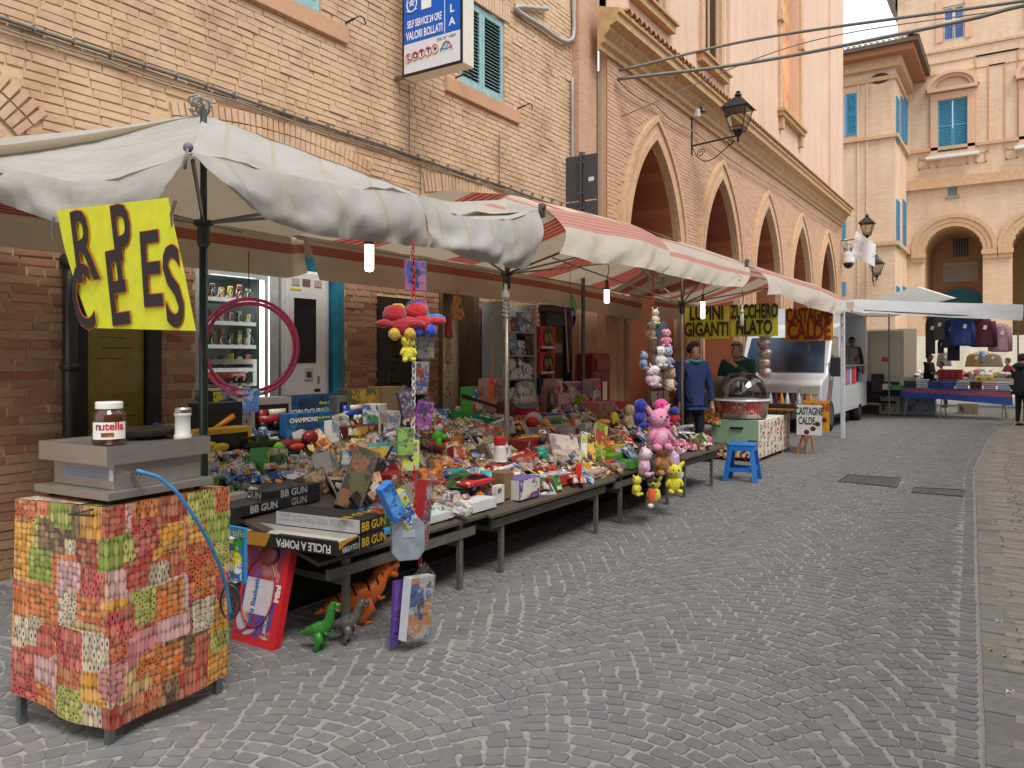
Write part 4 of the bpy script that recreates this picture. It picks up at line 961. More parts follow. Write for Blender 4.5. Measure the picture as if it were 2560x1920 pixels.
SN_ = [('c9b23a', '3a3020'), ('d8cc2c', 'b89a1c'), ('8a5a30', '2a2018'), ('e8e4d8', 'd8b848')]
vi = 0
for k, z in enumerate((.78, 1.0, 1.22, 1.44, 1.66)):
    sh = MB(); sh.bb((-.62, -.44, z - .012), (-.04, .26, z)); sh.ob('shelf', metal('aab0ae', .3), vm)
    MB().bb((-.04, -.44, z - .03), (-.035, .26, z + .005)).ob('price_rail', M('d6dad6', .4, emit=.25), vm)
    for i in range(7):
        y = -.39 + i * .1; c = ['c9b23a', 'd8cc2c', '6a4428', 'b8402c', 'e2dccc', 'd8a83a', '4a6a3a', 'c87838'][(i * 3 + k * 5) % 8]
        hh = (.10, .13, .15, .11, .13)[k] * (.8 + .4 * ((i * 7 + k) % 5) / 5)
        if k == 1: bt = MB().box((-.1, y, z + hh / 2), (.02, .085, hh), Matrix.Rotation(.12, 3, 'Y'), .8)
        else: bt = MB().box((-.1, y, z + hh / 2), (.03, .06, hh), Matrix.Rotation(.15, 3, 'Y'), .85)
        bt.ob('snack_packet', printed([c, c, 'e8e0c8', '30241c'], 26), vm, bevel=.008)
        if k in (2, 4, 3): MB().tube([(-.06, y + .035 * math.cos(a), z + .045 + .04 * math.sin(a)) for a in [2 * math.pi * j / 12 for j in range(12)]], .0022, 4, True).ob('spiral', metal('c8c8c8', .3), vm)
lt = bpy.data.lights.new('machine_light', 'AREA'); lt.energy = 2.2; lt.size = .5; lo = bpy.data.objects.new('machine_light', lt); C.objects.link(lo); lo.parent = vm; lo.location = (-.2, -.05, 1.87); lo.rotation_euler = (0, 0, 0)
# coffee machine
cm = thing('coffee_machine', 'white coffee vending machine with tall black screen beside the snack machine', 'vending machine', (XW - .08, 5.56, .55))
MB().bb((-.55, -.3, -.55), (.0, .33, -.001)).ob('plinth', M('5a5a58', .6), cm)
MB().bb((-.6, -.3, 0), (0, .33, 1.95)).ob('cabinet', M('c4c2bd', .35, var=.04), cm, bevel=.02)
MB().bb((.0, -.27, .05), (.02, .27, 1.93)).ob('front_door', M('d2d0cb', .3, var=.04), cm, bevel=.01)
MB().bb((.02, -.17, 1.0), (.026, .12, 1.66)).ob('screen', M('15171a', .08), cm)
MB().bb((.02, -.04, .82), (.03, .08, .95)).ob('card_reader', M('b5b3ae', .4), cm); MB().bb((.03, -.01, .85), (.034, .05, .91)).ob('reader_glass', M('6a2a30', .2), cm)
MB().bb((.02, .14, .78), (.026, .17, .86)).ob('coin_slot', M('7a7874', .3), cm); MB().bb((.02, .1, .70), (.026, .18, .73)).ob('note_slot', M('17181a', .4), cm)
for y0, c in ((-.2, 'a8a49c'), (-.06, '6a5a50'), (.1, 'b09a86')): MB().bb((.02, y0, 1.79), (.027, y0 + .1, 1.86)).ob('sticker', card(c), cm)
MB().bb((.02, -.22, 1.74), (.025, -.08, 1.76)).ob('yellow_label', card('d8c23a'), cm)
cw = MB(); cw.ball((.025, -.1, .56), (.006, .07, .05), 10); cw.ball((.025, -.02, .6), (.006, .05, .035), 8); cw.tube([(.026, .02, .6), (.026, .08, .63), (.026, .12, .66)], [.02, .012, .002], 6); cw.ob('cow_head_print', M('5a5048', .5), cm)
bd_ = thing('blue_door', 'narrow turquoise painted door leaf folded back against the alcove side', 'door', (XW - .1, 5.98, 0))
MB().bb((-.5, -.045, 0), (.1, .045, 2.7)).ob('leaf', M('2c7d96', .5, var=.25, bump=.3, scale=7), bd_)
b = MB(); b.bb((.1, -.03, .3), (.106, .03, 1.2)); b.bb((.1, -.03, 1.35), (.106, .03, 2.6)); b.ob('panel', M('27728a', .5, var=.25), bd_)
# window case with grey poster
nc = thing('notice_case', 'dark wooden notice case with a grey printed sheet between the brick piers', 'notice board', (XW, 6.94, 0))
fr_ = MB(); fr_.bb((-.12, -.41, .35), (.03, -.25, 2.3)); fr_.bb((-.12, .32, .35), (.03, .41, 2.3)); fr_.bb((-.12, -.25, 2.12), (.028, .32, 2.3)); fr_.bb((-.12, -.25, .35), (.028, .32, .55)); fr_.ob('frame', M('241e1a', .5, var=.2), nc)
MB().bb((-.12, -.25, .55), (-.1, .32, 2.12)).ob('sheet', printed(['9a9782', 'a8a590', '8c8a78', 'a09d88'], 7, 'noise', .7), nc)
for i in range(10): MB().bb((-.099, -.2 + (i % 2) * .1, 1.05 + i * .08), (-.0985, -.05 + (i * 5 % 4) * .08, 1.07 + i * .08)).ob('printed_line', M('5e5c50', .7), nc)
MB().quad((-.02, -.25, .55), (-.02, .32, .55), (-.02, .32, 2.12), (-.02, -.25, 2.12)).ob('pane', glass('d0d0c4', .05), nc)
# shop door
sdn = thing('shop_door', 'open shop doorway with a dark wooden frame and goods hanging inside', 'door', (XW, 8.04, 0))
b = MB(); b.bb((-.2, -.39, 0), (.02, -.33, 2.9)); b.bb((-.2, .3, 0), (.04, .42, 2.9)); b.bb((-.2, -.33, 2.75), (.02, .3, 2.9)); b.ob('door_frame', M('5a4630', .5, var=.2), sdn)
b = MB(); b.bb((-1.0, .0, 0), (-.96, .3, 1.9)); b.ob('inner_shelf', M('6e4a1e', .5), sdn); MB().bb((-.9, -.3, .0), (-.86, .0, 1.2)).ob('inner_panel', M('4a2a18', .6), sdn)
MB().bb((-.6, .05, 1.05), (-.57, .26, 1.55)).ob('calendar', printed(['b8b09a', '8a8474', 'c8c0a8'], 14), sdn)
# shelf unit with party goods outside the shop
su = thing('shelf_unit', 'grey white shelf unit stacked with party goods beside the shop door', 'shelf', (XW + .05, 8.95, 0))
b = MB(); b.bb((0, -.44, 0), (.32, -.40, 2.35)); b.bb((0, .40, 0), (.32, .44, 2.35)); b.bb((0, -.40, 0), (.012, .40, 2.35)); b.ob('cabinet', M('9aa09a', .5), su)
for i, z in enumerate((.25, .62, .98, 1.3, 1.62, 1.94)):
    MB().bb((.013, -.395, z), (.318, .395, z + .018)).ob('shelf_board', M('a4aaa4', .5), su)
    for k in range(4):
        y = -.29 + k * .2; c = [('d8dcd8', 'c0c4c0'), ('5a78a0', 'a8c0d8'), ('2a2826', '6a6048'), ('7a3038', 'c8b0a0'), ('c8ccd0', '90989c')][(i * 2 + k * 3) % 5]; h = .2 + .07 * ((i + k) % 3)
        if i in (2, 3): c = ('dcdee0', 'c8ccd0')
        MB().box((.27, y, z + .02 + h / 2), (.03, .17, h), Matrix.Rotation(-.15, 3, 'Y')).ob('boxed_item', printed([c[0], c[1], c[0], '484440'], 12), su)
# toy face boxes hung beside the shelf
for i, (z, c, lb) in enumerate(((1.72, 'b02a30', 'upper red boxed toy with a clear round window hung beside the shelf unit'), (1.36, 'a8282e', 'middle red boxed toy with a clear round window hung beside the shelf unit'), (.98, '1c2030', 'dark navy printed pack hung under the two red toy boxes'))):
    t = thing('toy_box', lb, 'toy box', (XW + .38, 9.62, z), group='boxed toys hung by the shelf')
    MB().bb((-.04, -.2, 0), (.04, .2, .33)).ob('carton', card(c), t, bevel=.01)
    if i < 2:
        MB().cyl((.041, 0, .18), (.046, 0, .18), .14, n=24).ob('window', M('2e2a28', .15), t)
        MB().ball((.045, -.05, .15), (.02, .06, .08), 8).ob('toy', plastic('9c4a40'), t, True); MB().ball((.045, .06, .16), (.02, .04, .09), 8, Matrix.Rotation(.4, 3, 'X')).ob('toy', plastic('6f8a2c'), t, True)
        MB().bb((.041, -.18, .02), (.044, .18, .045)).ob('label_strip', card('d8d2cc'), t)
    else: MB().ball((.035, 0, .2), (.012, .12, .09), 10).ob('printed_shape', M('8a2428', .5), t, True)
# black framed case further on
nd = thing('notice_case', 'black framed glass case on the brick wall beside the red post box', 'notice board', (XW + .012, 10.45, 0))
fr_ = MB(); fr_.bb((0, -.36, .55), (.12, -.22, 2.36)); fr_.bb((0, .3, .55), (.12, .40, 2.36)); fr_.bb((0, -.22, 2.1), (.118, .3, 2.36)); fr_.bb((-.0, -.42, 2.3), (.16, .44, 2.4)); fr_.bb((0, -.22, .55), (.118, .3, .75)); fr_.ob('frame', M('1e1b1a', .45), nd)
MB().bb((.005, -.22, .75), (.02, .3, 2.1)).ob('sheet', printed(['8f8468', 'a2967a', '746a54', 'b0a488'], 6, 'noise', .5), nd)
MB().quad((.06, -.22, .75), (.06, .3, .75), (.06, .3, 2.1), (.06, -.22, 2.1)).ob('pane', glass('d8d4c4', .12), nd)
# post box
pbx = thing('post_box', 'dark red wall post box on a pedestal beside the pilaster', 'post box', (XW + .28, 11.35, 0))
MB().bb((-.16, -.34, .55), (.16, .26, 1.68)).ob('body', M('7a241e', .4, var=.12), pbx, bevel=.03)
MB().bb((.161, -.28, 1.4), (.19, .2, 1.58)).ob('hood', M('842a22', .4), pbx, bevel=.01); MB().bb((.161, -.2, 1.44), (.168, -.02, 1.5)).ob('slot', card('c8b8a8'), pbx)
MB().bb((.161, -.1, .85), (.17, .14, 1.3)).ob('door', M('6e2019', .4), pbx); MB().bb((.171, -.05, .92), (.174, .1, 1.22)).ob('notice', card('c9b9a6'), pbx)
MB().bb((-.1, -.1, 0), (.1, .1, .56)).ob('pedestal', M('6a4432', .6), pbx)
# newspaper rack
nr = thing('newspaper_rack', 'wire newspaper rack with a blue header standing against the arcade brickwork', 'newspaper rack', (-5.35, 12.85, 0))
b = MB()
for x, y in ((0, -.4), (0, .4)): b.cyl((x, y, 0), (x, y, 1.95), .014)
for i in range(5):
    z = .45 + i * .32; b.tube([(0, -.4, z), (.1, -.4, z), (.1, .4, z), (0, .4, z)], .006, 4); b.tube([(.1, -.4, z + .12), (.1, .4, z + .12)], .004, 4)
    for k in range(9): b.tube([(.1, -.4 + k * .1, z), (.1, -.4 + k * .1, z + .12)], .003, 4)
b.ob('wire_frame', metal('b8b8b8', .35), nr)
MB().bb((-.02, -.42, 1.95), (.02, .42, 2.25)).ob('header', printed(['3a9ad0', '52aede', '2c88c4', 'a8d0e0'], 5), nr)
for i in range(5):
    for k in range(3):
        MB().box((.05, -.27 + k * .27, .57 + i * .32), (.02, .22, .27), Matrix.Rotation(-.12, 3, 'Y')).ob('newspaper', printed([['d8d4cc', 'c0bcb4', 'b83a34', 'e0dcd4'], ['d4d2cc', '9a9a9a', 'cac6be', 'e2e0da'], ['c8b8b0', 'b03838', 'd8d0c8', 'c0a098']][(i + k) % 3], 30), nr)
# ================================================================== market canopies
V_ = Vector
def fabric(name, base, stripe=None, bands=(), trans=.35, stain='b5a58e', fine=True):
    m, n, b = nodemat(name); N = n.nodes.new; K = n.links.new; b.inputs['Roughness'].default_value = .85
    g = N('ShaderNodeNewGeometry'); x = N('ShaderNodeTexNoise'); x.inputs['Scale'].default_value = 2.6; x.inputs['Detail'].default_value = 8; x.inputs['Roughness'].default_value = .7
    K(g.outputs['Position'], x.inputs['Vector']); mr = N('ShaderNodeMapRange'); mr.inputs[1].default_value = .45; mr.inputs[2].default_value = .75; mr.inputs[4].default_value = .55
    K(x.outputs['Fac'], mr.inputs[0]); mixc = N('ShaderNodeMix'); mixc.data_type = 'RGBA'; mixc.inputs[6].default_value = srgb(base) + (1,); mixc.inputs[7].default_value = srgb(stain) + (1,)
    K(mr.outputs[0], mixc.inputs[0]); col = mixc.outputs[2]
    at = N('ShaderNodeAttribute'); at.attribute_name = 'stripe'; fac = None
    for lo, hi in bands:
        a1 = N('ShaderNodeMath'); a1.operation = 'GREATER_THAN'; a1.inputs[1].default_value = lo; K(at.outputs['Fac'], a1.inputs[0])
        a2 = N('ShaderNodeMath'); a2.operation = 'LESS_THAN'; a2.inputs[1].default_value = hi; K(at.outputs['Fac'], a2.inputs[0])
        a3 = N('ShaderNodeMath'); a3.operation = 'MULTIPLY'; K(a1.outputs[0], a3.inputs[0]); K(a2.outputs[0], a3.inputs[1])
        sn = N('ShaderNodeMath'); sn.operation = 'MULTIPLY'; sn.inputs[1].default_value = 2 * math.pi * 5 / (hi - lo); K(at.outputs['Fac'], sn.inputs[0])
        s2 = N('ShaderNodeMath'); s2.operation = 'SINE'; K(sn.outputs[0], s2.inputs[0])
        s3 = N('ShaderNodeMapRange'); s3.inputs[1].default_value = -1; s3.inputs[2].default_value = -.3; s3.inputs[3].default_value = .35; K(s2.outputs[0], s3.inputs[0])
        a4 = N('ShaderNodeMath'); a4.operation = 'MULTIPLY'; K(a3.outputs[0], a4.inputs[0]); K(s3.outputs[0], a4.inputs[1])
        if fac is None: fac = a4.outputs[0]
        else:
            a5 = N('ShaderNodeMath'); a5.operation = 'MAXIMUM'; K(fac, a5.inputs[0]); K(a4.outputs[0], a5.inputs[1]); fac = a5.outputs[0]
    if fac is not None:
        mc = N('ShaderNodeMix'); mc.data_type = 'RGBA'; mc.inputs[7].default_value = srgb(stripe) + (1,); K(fac, mc.inputs[0]); K(col, mc.inputs[6]); col = mc.outputs[2]
    K(col, b.inputs['Base Color'])
    y = N('ShaderNodeTexNoise'); y.inputs['Scale'].default_value = 5; y.inputs['Detail'].default_value = 3; K(g.outputs['Position'], y.inputs['Vector'])
    bp = N('ShaderNodeBump'); bp.inputs['Strength'].default_value = .5; bp.inputs['Distance'].default_value = .03; K(y.outputs['Fac'], bp.inputs['Height']); K(bp.outputs['Normal'], b.inputs['Normal'])
    tr = N('ShaderNodeBsdfTranslucent'); K(col, tr.inputs['Color']); ms = N('ShaderNodeMixShader'); ms.inputs[0].default_value = trans
    K(b.outputs[0], ms.inputs[1]); K(tr.outputs[0], ms.inputs[2]); K(ms.outputs[0], n.nodes['Material Output'].inputs['Surface'])
    return m
def interp(tab, t):
    """polyline through the points of tab, t in 0..1 by point index weights (first item of each = parameter)"""
    for a, b in zip(tab, tab[1:]):
        if t <= b[0]:
            k = 0 if b[0] == a[0] else (t - a[0]) / (b[0] - a[0]); return a[1].lerp(b[1], k)
    return tab[-1][1]
def norm(pts):
    """points -> [(param, point)] by length"""
    L_ = [0]
    for a, b in zip(pts, pts[1:]): L_.append(L_[-1] + (b - a).length)
    return [(l / L_[-1], p) for l, p in zip(L_, pts)]
def sheet(parent, top, bot, mat, nu, nv, name, s0=0.0, s1=1.0, sag=0.0, fold=0.0, foldn=9, out=Vector((1, 0, 0)), bulge=0.0, along=False, ph=0.0):
    """cloth between two edges; sag drops the middle, fold waves it out of plane, bulge rounds it"""
    top, bot = norm(top), norm(bot); b = MB(); b.T = Matrix.Translation(-Vector(parent.location)); st_ = []
    for j in range(nv + 1):
        v = j / nv
        for i in range(nu + 1):
            u = i / nu; p = interp(top, u).lerp(interp(bot, u), v)
            p = p + Vector((0, 0, -sag * 4 * v * (1 - v))) + out * (bulge * 4 * v * (1 - v) + fold * 2.6 * (mnoise.noise(V_((u * foldn * 1.7 + ph * 9, v * 1.6 + foldn, ph))) + .55 * mnoise.noise(V_((u * foldn * 5 + v * 2.5, v * 2.2, 3 + ph)))) * (.3 + .7 * v))
            b.v.append(tuple(p - Vector(parent.location))); st_.append(u * (s1 - s0) + s0 if along else s0 + (s1 - s0) * v)
    b.f = [(j * (nu + 1) + i, j * (nu + 1) + i + 1, (j + 1) * (nu + 1) + i + 1, (j + 1) * (nu + 1) + i) for j in range(nv) for i in range(nu)]
    o = b.ob(name, mat, parent, True); a = o.data.attributes.new('stripe', 'FLOAT', 'POINT'); a.data.foreach_set('value', st_)
    return o
def sub(pts, n=4):
    r = []
    for a, b in zip(pts, pts[1:]): r += [a.lerp(b, i / n) for i in range(n)]
    return r + [pts[-1]]
RED, REDI = 'a86a5e', 'a03e36'
F_WHITE = fabric('white_canvas', 'aaa8a4', 'a59d8a', ((.1, .122), (.3, .322), (.52, .542), (.75, .772)), .15, '8c8070')
F_BACK = fabric('back_canvas', 'cbbda4', REDI, ((.16, .36),), .2, 'b7a78c')
F_ST1 = fabric('striped_canvas', 'ada598', RED, ((.02, .42),), .15, 'a09280')
F_ST2 = fabric('striped_canvas_two', 'ada598', RED, ((.1, .17), (.47, .6)), .15, 'a09280')
F_ST3 = fabric('striped_canvas_three', 'b4ada2', RED, ((.08, .34),), .15, 'a09280')
F_IN = fabric('inner_slope_canvas', 'd0c4ac', 'b8453c', ((.06, .13), (.28, .35), (.5, .57), (.72, .79), (.92, .98)), .3, 'c0b096')
XC = -2.95
pA, pB, pC = onx(474, 379, XC), onx(1044, 489, XC), onx(1345, 524, XC)
apex1 = onx(508, 285, -4.2); apex2 = onx(1276, 487, -4.2); apex3 = onx(1702, 604, -4.2)
c1 = thing('market_canopy', 'off-white sagging canvas canopy at the near end of the stall', 'canopy', (-4.2, 3.0, 0))
px = lambda X, *q: [onx(u, v, X) for u, v in q]
py = lambda Y, *q: [ony(u, v, Y) for u, v in q]
bl = [apex1, atd(250, 322, 4.95), atd(0, 345, 5.1), atd(-160, 356, 5.2)]
tl_ = py(2.02, (474, 379), (400, 412), (290, 448), (180, 455), (60, 428), (-160, 372))
sheet(c1, sub(bl), sub(tl_), F_WHITE, 24, 10, 'side_slope', sag=.05, fold=.012, foldn=3, out=V_((0, -1, .3)))
sheet(c1, sub(tl_), sub(py(1.98, (430, 482), (385, 520), (290, 562), (145, 556), (60, 528), (-160, 460))), F_WHITE, 28, 8, 'side_valance', .0, 1, fold=.02, foldn=4, out=V_((0, -1, 0)), bulge=.03)
sheet(c1, sub([apex1, apex1.lerp(onx(1044, 487, -3.25), .5), onx(1044, 487, -3.25)]), sub([pA, pA.lerp(pB, .5) + V_((0, 0, -.035)), pB]), F_WHITE, 26, 12, 'front_slope', along=True, sag=.03, fold=.016, foldn=3, out=V_((.4, 0, 1)))
vt = px(XC, (474, 379), (640, 418), (785, 450), (900, 472), (1000, 480), (1044, 489)); vb = px(-2.90, (560, 470), (660, 548), (785, 590), (900, 600), (987, 607), (1062, 619))
sheet(c1, sub(vt), sub(vb), F_WHITE, 40, 12, 'front_valance', along=True, fold=.018, foldn=4, bulge=.05, sag=.02)
ft = px(XC, (1044, 489), (1110, 530), (1190, 548), (1280, 548), (1345, 524)); fb = px(-2.9, (1062, 619), (1140, 640), (1210, 655), (1273, 668), (1322, 672))
sheet(c1, sub(ft), sub(fb), F_WHITE, 30, 12, 'loose_flap', along=True, fold=.03, foldn=2.2, bulge=.06, sag=.03, ph=.7)
sheet(c1, sub([onx(1044, 487, -3.25), onx(1130, 505, -3.9), onx(1250, 500, -4.0), onx(1345, 524, -3.2)]), sub(ft), F_WHITE, 20, 6, 'flap_top', along=True, sag=.05, fold=.01)
sheet(c1, [apex1, V_((-4.2, 4.9, 2.98))], [V_((-5.75, 1.6, 2.74)), V_((-5.75, 5.0, 2.74))], F_BACK, 10, 6, 'back_slope', .4, .9, sag=.04)
sheet(c1, sub([V_((-5.75, 1.6, 2.74)), V_((-5.75, 5.15, 2.74))], 8), sub([V_((-5.76, 1.6, 2.35)), V_((-5.76, 5.0, 2.35)), V_((-5.76, 5.2, 2.42))], 6), F_BACK, 30, 8, 'back_valance', 0, .85, fold=.015, foldn=4)
kn = MB(); kn.T = Matrix.Translation(-V_(c1.location))
for i in range(5): kn.tube([apex1 + V_((.06 * math.cos(a + i) + .02 * i - .04, .06 * math.sin(a) - .01 * i, .02 + .012 * i + .02 * math.sin(2 * a))) for a in [2 * math.pi * k / 10 for k in range(10)]], .008, 5, True)
kn.ob('rope_knot', M('9a968c', .9), c1)
kn = MB(); kn.T = Matrix.Translation(-V_(c1.location)); kn.ball(pA + V_((.02, -.02, .01)), .022, 8); kn.tube([pA + V_((.03, -.03, 0)), pA + V_((.05, -.05, -.04)), pA + V_((.04, -.05, -.09))], .007, 5); kn.ob('corner_toggle', M('6e6e70', .6), c1, True)
c2 = thing('market_canopy', 'beige canopy with red striped bands over the middle of the toy stall', 'canopy', (-4.2, 7.5, 0))
sheet(c2, sub(px(-3.5, (1358, 518), (1454, 533), (1582, 562), (1640, 590))), sub(px(-2.88, (1404, 633), (1488, 658), (1560, 660), (1655, 683))), F_ST1, 34, 14, 'front_slope', bulge=.12, fold=.02, foldn=3, sag=.02)
sheet(c2, sub(px(-3.6, (1590, 576), (1673, 596), (1740, 616), (1815, 642), (1860, 658))), sub(px(-2.9, (1600, 668), (1680, 690), (1772, 710), (1820, 716), (1853, 717))), F_ST2, 34, 14, 'front_slope', bulge=.1, fold=.02, foldn=3, ph=1.0)
sheet(c2, sub([apex2, onx(1320, 502, -3.8), onx(1358, 518, -3.5)]), sub(px(-3.4, (1150, 520), (1230, 535), (1340, 528))), F_ST2, 14, 6, 'left_slope', sag=.03)
sheet(c2, sub([apex2, onx(1430, 522, -4.3), onx(1582, 562, -4.4), apex3]), sub(px(-3.5, (1358, 518), (1454, 533), (1582, 562), (1700, 604))), F_IN, 20, 8, 'ridge_slope', along=True)
sheet(c2, sub([V_((-4.2, 5.3, 3.05)), apex2, V_((-4.2, 9, 3.2)), apex3, V_((-4.2, 13.2, 3.0))]), sub([V_((-5.72, 5.0, 2.76)), V_((-5.72, 8, 2.76)), V_((-5.72, 10.5, 2.74)), V_((-5.72, 13.2, 2.7))]), F_IN, 40, 8, 'back_slope', along=True, sag=.05)
sheet(c2, sub([V_((-5.72, 5.15, 2.76)), V_((-5.72, 9.7, 2.76)), V_((-5.72, 13.0, 2.66))]), sub([V_((-5.73, 5.35, 2.36)), V_((-5.73, 9.7, 2.38)), V_((-5.73, 13.1, 2.25))], 6), F_BACK, 40, 8, 'back_valance', 0, .85, fold=.018, foldn=5)
c3 = thing('market_canopy', 'pale canopy with a pink striped band reaching to the white van', 'canopy', (-4.2, 13, 0))
sheet(c3, sub(px(-3.5, (1868, 660), (1920, 677), (1978, 694), (2036, 711), (2098, 740))), sub(px(-2.9, (1922, 737), (1950, 735), (1978, 750), (2030, 768), (2082, 785), (2101, 786))), F_ST3, 34, 14, 'front_slope', bulge=.12, fold=.02, foldn=3)
sheet(c3, sub([apex3, V_((-4.2, 16, 3.05))]), sub(px(-3.5, (1864, 657), (1978, 694), (2098, 740))), F_IN, 14, 6, 'ridge_slope', along=True)
sheet(c3, sub([apex3, V_((-4.2, 16, 3.05))]), sub([V_((-5.6, 11.5, 2.7)), V_((-5.6, 16, 2.7))]), F_IN, 20, 6, 'back_slope', along=True, sag=.05)
sheet(c3, sub([V_((-5.6, 13.2, 2.7)), V_((-5.6, 16, 2.7))]), sub([V_((-5.61, 13.2, 2.35)), V_((-5.61, 16, 2.35))]), F_BACK, 14, 4, 'back_valance', 0, .85, fold=.02)
dk = MB(); dk.T = Matrix.Translation(-V_(c2.location))
for u, v, X in ((1354, 527, -2.95), (1866, 658, -2.95)):
    p = onx(u, v, X); dk.box(p, (.04, .03, .1)); dk.cyl(p + V_((.02, -.02, .02)), p + V_((.04, -.02, .02)), .02)
dk.ob('corner_bracket', metal('6c6c6c', .5), c2)
# ------------------------------------------------------------------ poles with hubs and arms
def pole(X, u, vh, tips, label, mat, r=.022, arms=.010):
    p0 = onx(u, HOR, X); zh = onx(u, vh, X).z
    t = thing('canopy_pole', label, 'pole', (p0.x, p0.y, 0), group='canopy poles'); o = V_((p0.x, p0.y, 0))
    MB().cyl((0, 0, 0), (0, 0, zh), r, n=12).ob('post', mat, t, True)
    MB().cyl((0, 0, zh), (0, 0, 3.05), r * .8, n=12).ob('mast', mat, t, True)
    MB().lathe([(r, zh - .12), (r * 1.5, zh - .1), (r * 1.5, zh), (r * 2.4, zh + .01), (r * 2.4, zh + .035), (r * 1.2, zh + .04)], 12).ob('hub', M('4c4c4a', .4, .6), t)
    for q in tips:
        q = V_(q) - o; b = MB(); a = V_((0, 0, zh + .02)); b.tube([a + (q - a).normalized() * .04, q], arms, 5); b.ob('arm', metal('8c8983', .4), t)
    return t
DARKP = M('3d4644', .35, .5, .15)
pole(-4.0, 509, 567, [pA + V_((-.05, .05, -.02)), pB + V_((-.05, 0, -.06)), (-5.7, 1.8, 2.7), (-5.7, 4.4, 2.7), (-2.97, 3.0, 2.44), (-4.6, 1.9, 2.6)], 'dark green steel pole of the white canopy behind the crepe stand', DARKP, .024)
pole(-4.0, 1267, 690, [onx(1340, 545, -2.95), onx(1140, 600, -2.95), onx(1404, 630, -2.92), (-5.68, 5.0, 2.72), (-5.68, 8.2, 2.72), (-4.6, 9.3, 2.85), (-3.0, 6.4, 2.6)], 'pale aluminium pole in the middle of the toy stall', metal('b8b2a6', .4), .024)
pole(-4.0, 1705, 763, [onx(1600, 668, -2.95), onx(1750, 705, -2.95), onx(1850, 700, -2.95), (-5.68, 9.3, 2.74), (-5.6, 12.4, 2.68), (-3.2, 8.6, 2.7), (-3.2, 12.0, 2.66), (-4.9, 8.4, 2.85)], 'steel pole between the toy stall and the two men', metal('a8a39a', .4), .024)
xb = MB(); p1, p2 = onx(1265, 715, -3.9), onx(1410, 635, -2.95)
# ------------------------------------------------------------------ bulbs
M_LIT = M('fff0c0', .3, emit=7.0, var=0); M_TUBE = M('b8bcb6', .3)
def bulb(u, v0, v1, X, label, lit=True, w=.03):
    a, b_ = onx(u, v0, X), onx(u, v1, X); t = thing('lamp_bulb', label, 'light bulb', a, group='bulbs under the canopies'); h = a.z - b_.z
    MB().lathe([(.012, .09), (.018, .08), (.018, .02), (.03, .01), (.03, -.012), (0, -.012)], 12).ob('socket', M('5a5648', .5) if lit else M('c8c8c4', .5), t)
    m = MB()
    for i in range(4):
        x, y = .018 * math.cos(i * 1.571 + .6), .018 * math.sin(i * 1.571 + .6); m.tube([(x, y, -.013), (x, y, -h + .012), (x * .6, y * .6, -h)], .0088, 6)
    m.ob('tube', M_LIT if lit else M_TUBE, t, True)
    MB().tube([(0, 0, .09), (.02, .01, .2), (-.01, .02, .32)], .005, 5).ob('flex', M_DARK, t)
    return t
bulb(923, 607, 677, -3.25, 'lit tubular bulb under the white canopy above the hula hoops')
bulb(1517, 722, 757, -3.6, 'lit bulb hanging under the red striped canopy over the dolls')
bulb(1757, 752, 796, -3.5, 'lit bulb hanging beside the yellow lupini sign')
t = thing('lamp_bulb', 'unlit clear spiral bulb hanging by the aluminium pole', 'light bulb', onx(1264, 735, -3.85), group='bulbs under the canopies')
MB().lathe([(.014, .09), (.014, .03), (.035, .02), (.036, -.03), (.02, -.05)], 12).ob('socket', M('cfcdc4', .5), t)
MB().tube([(.026 * math.cos(a), .026 * math.sin(a), -.05 - a * .006) for a in [i * .5 for i in range(56)]], .006, 5).ob('tube', M('b4b8b4', .15), t, True)
bulb(1655, 690, 727, -3.3, 'unlit grey tube lamp tucked under the striped canopy edge', False); bulb(1855, 778, 815, -3.4, 'unlit grey tube lamp hanging by the yellow cotton candy sign', False)
# ================================================================== crepe stand
nA, nB, nC = onz(272, 1869), onz(561, 1735), onz(37, 1813)
e1 = (nB - nA); e2 = (nC - nA); L1, L2 = e1.length, e2.length; e1.normalize(); e2.normalize()
cs_ = thing('crepe_table', 'small steel legged table wrapped in a candy printed cloth', 'table', (nA.x, nA.y, 0))
TZ = .985
leg = metal('8f979b', .4)
for q in (V_(), e1 * L1, e2 * L2, e1 * L1 + e2 * L2):
    b = MB(); R_ = Matrix.Rotation(math.atan2(e1.y, e1.x), 3, 'Z'); b.box(q + e1 * (.022 if q.dot(e1) < .1 else -.022) + e2 * (.022 if q.dot(e2) < .1 else -.012) + V_((0, 0, TZ / 2 - .02)), (.03, .03, TZ - .04), R_); b.ob('leg', leg, cs_)
b = MB(); b.prism([V_((0, 0, TZ - .04)), e1 * L1 + V_((0, 0, TZ - .04)), e1 * L1 + e2 * L2 + V_((0, 0, TZ - .04)), e2 * L2 + V_((0, 0, TZ - .04))], (0, 0, .035)); b.ob('top', metal('9aa0a2', .4), cs_)
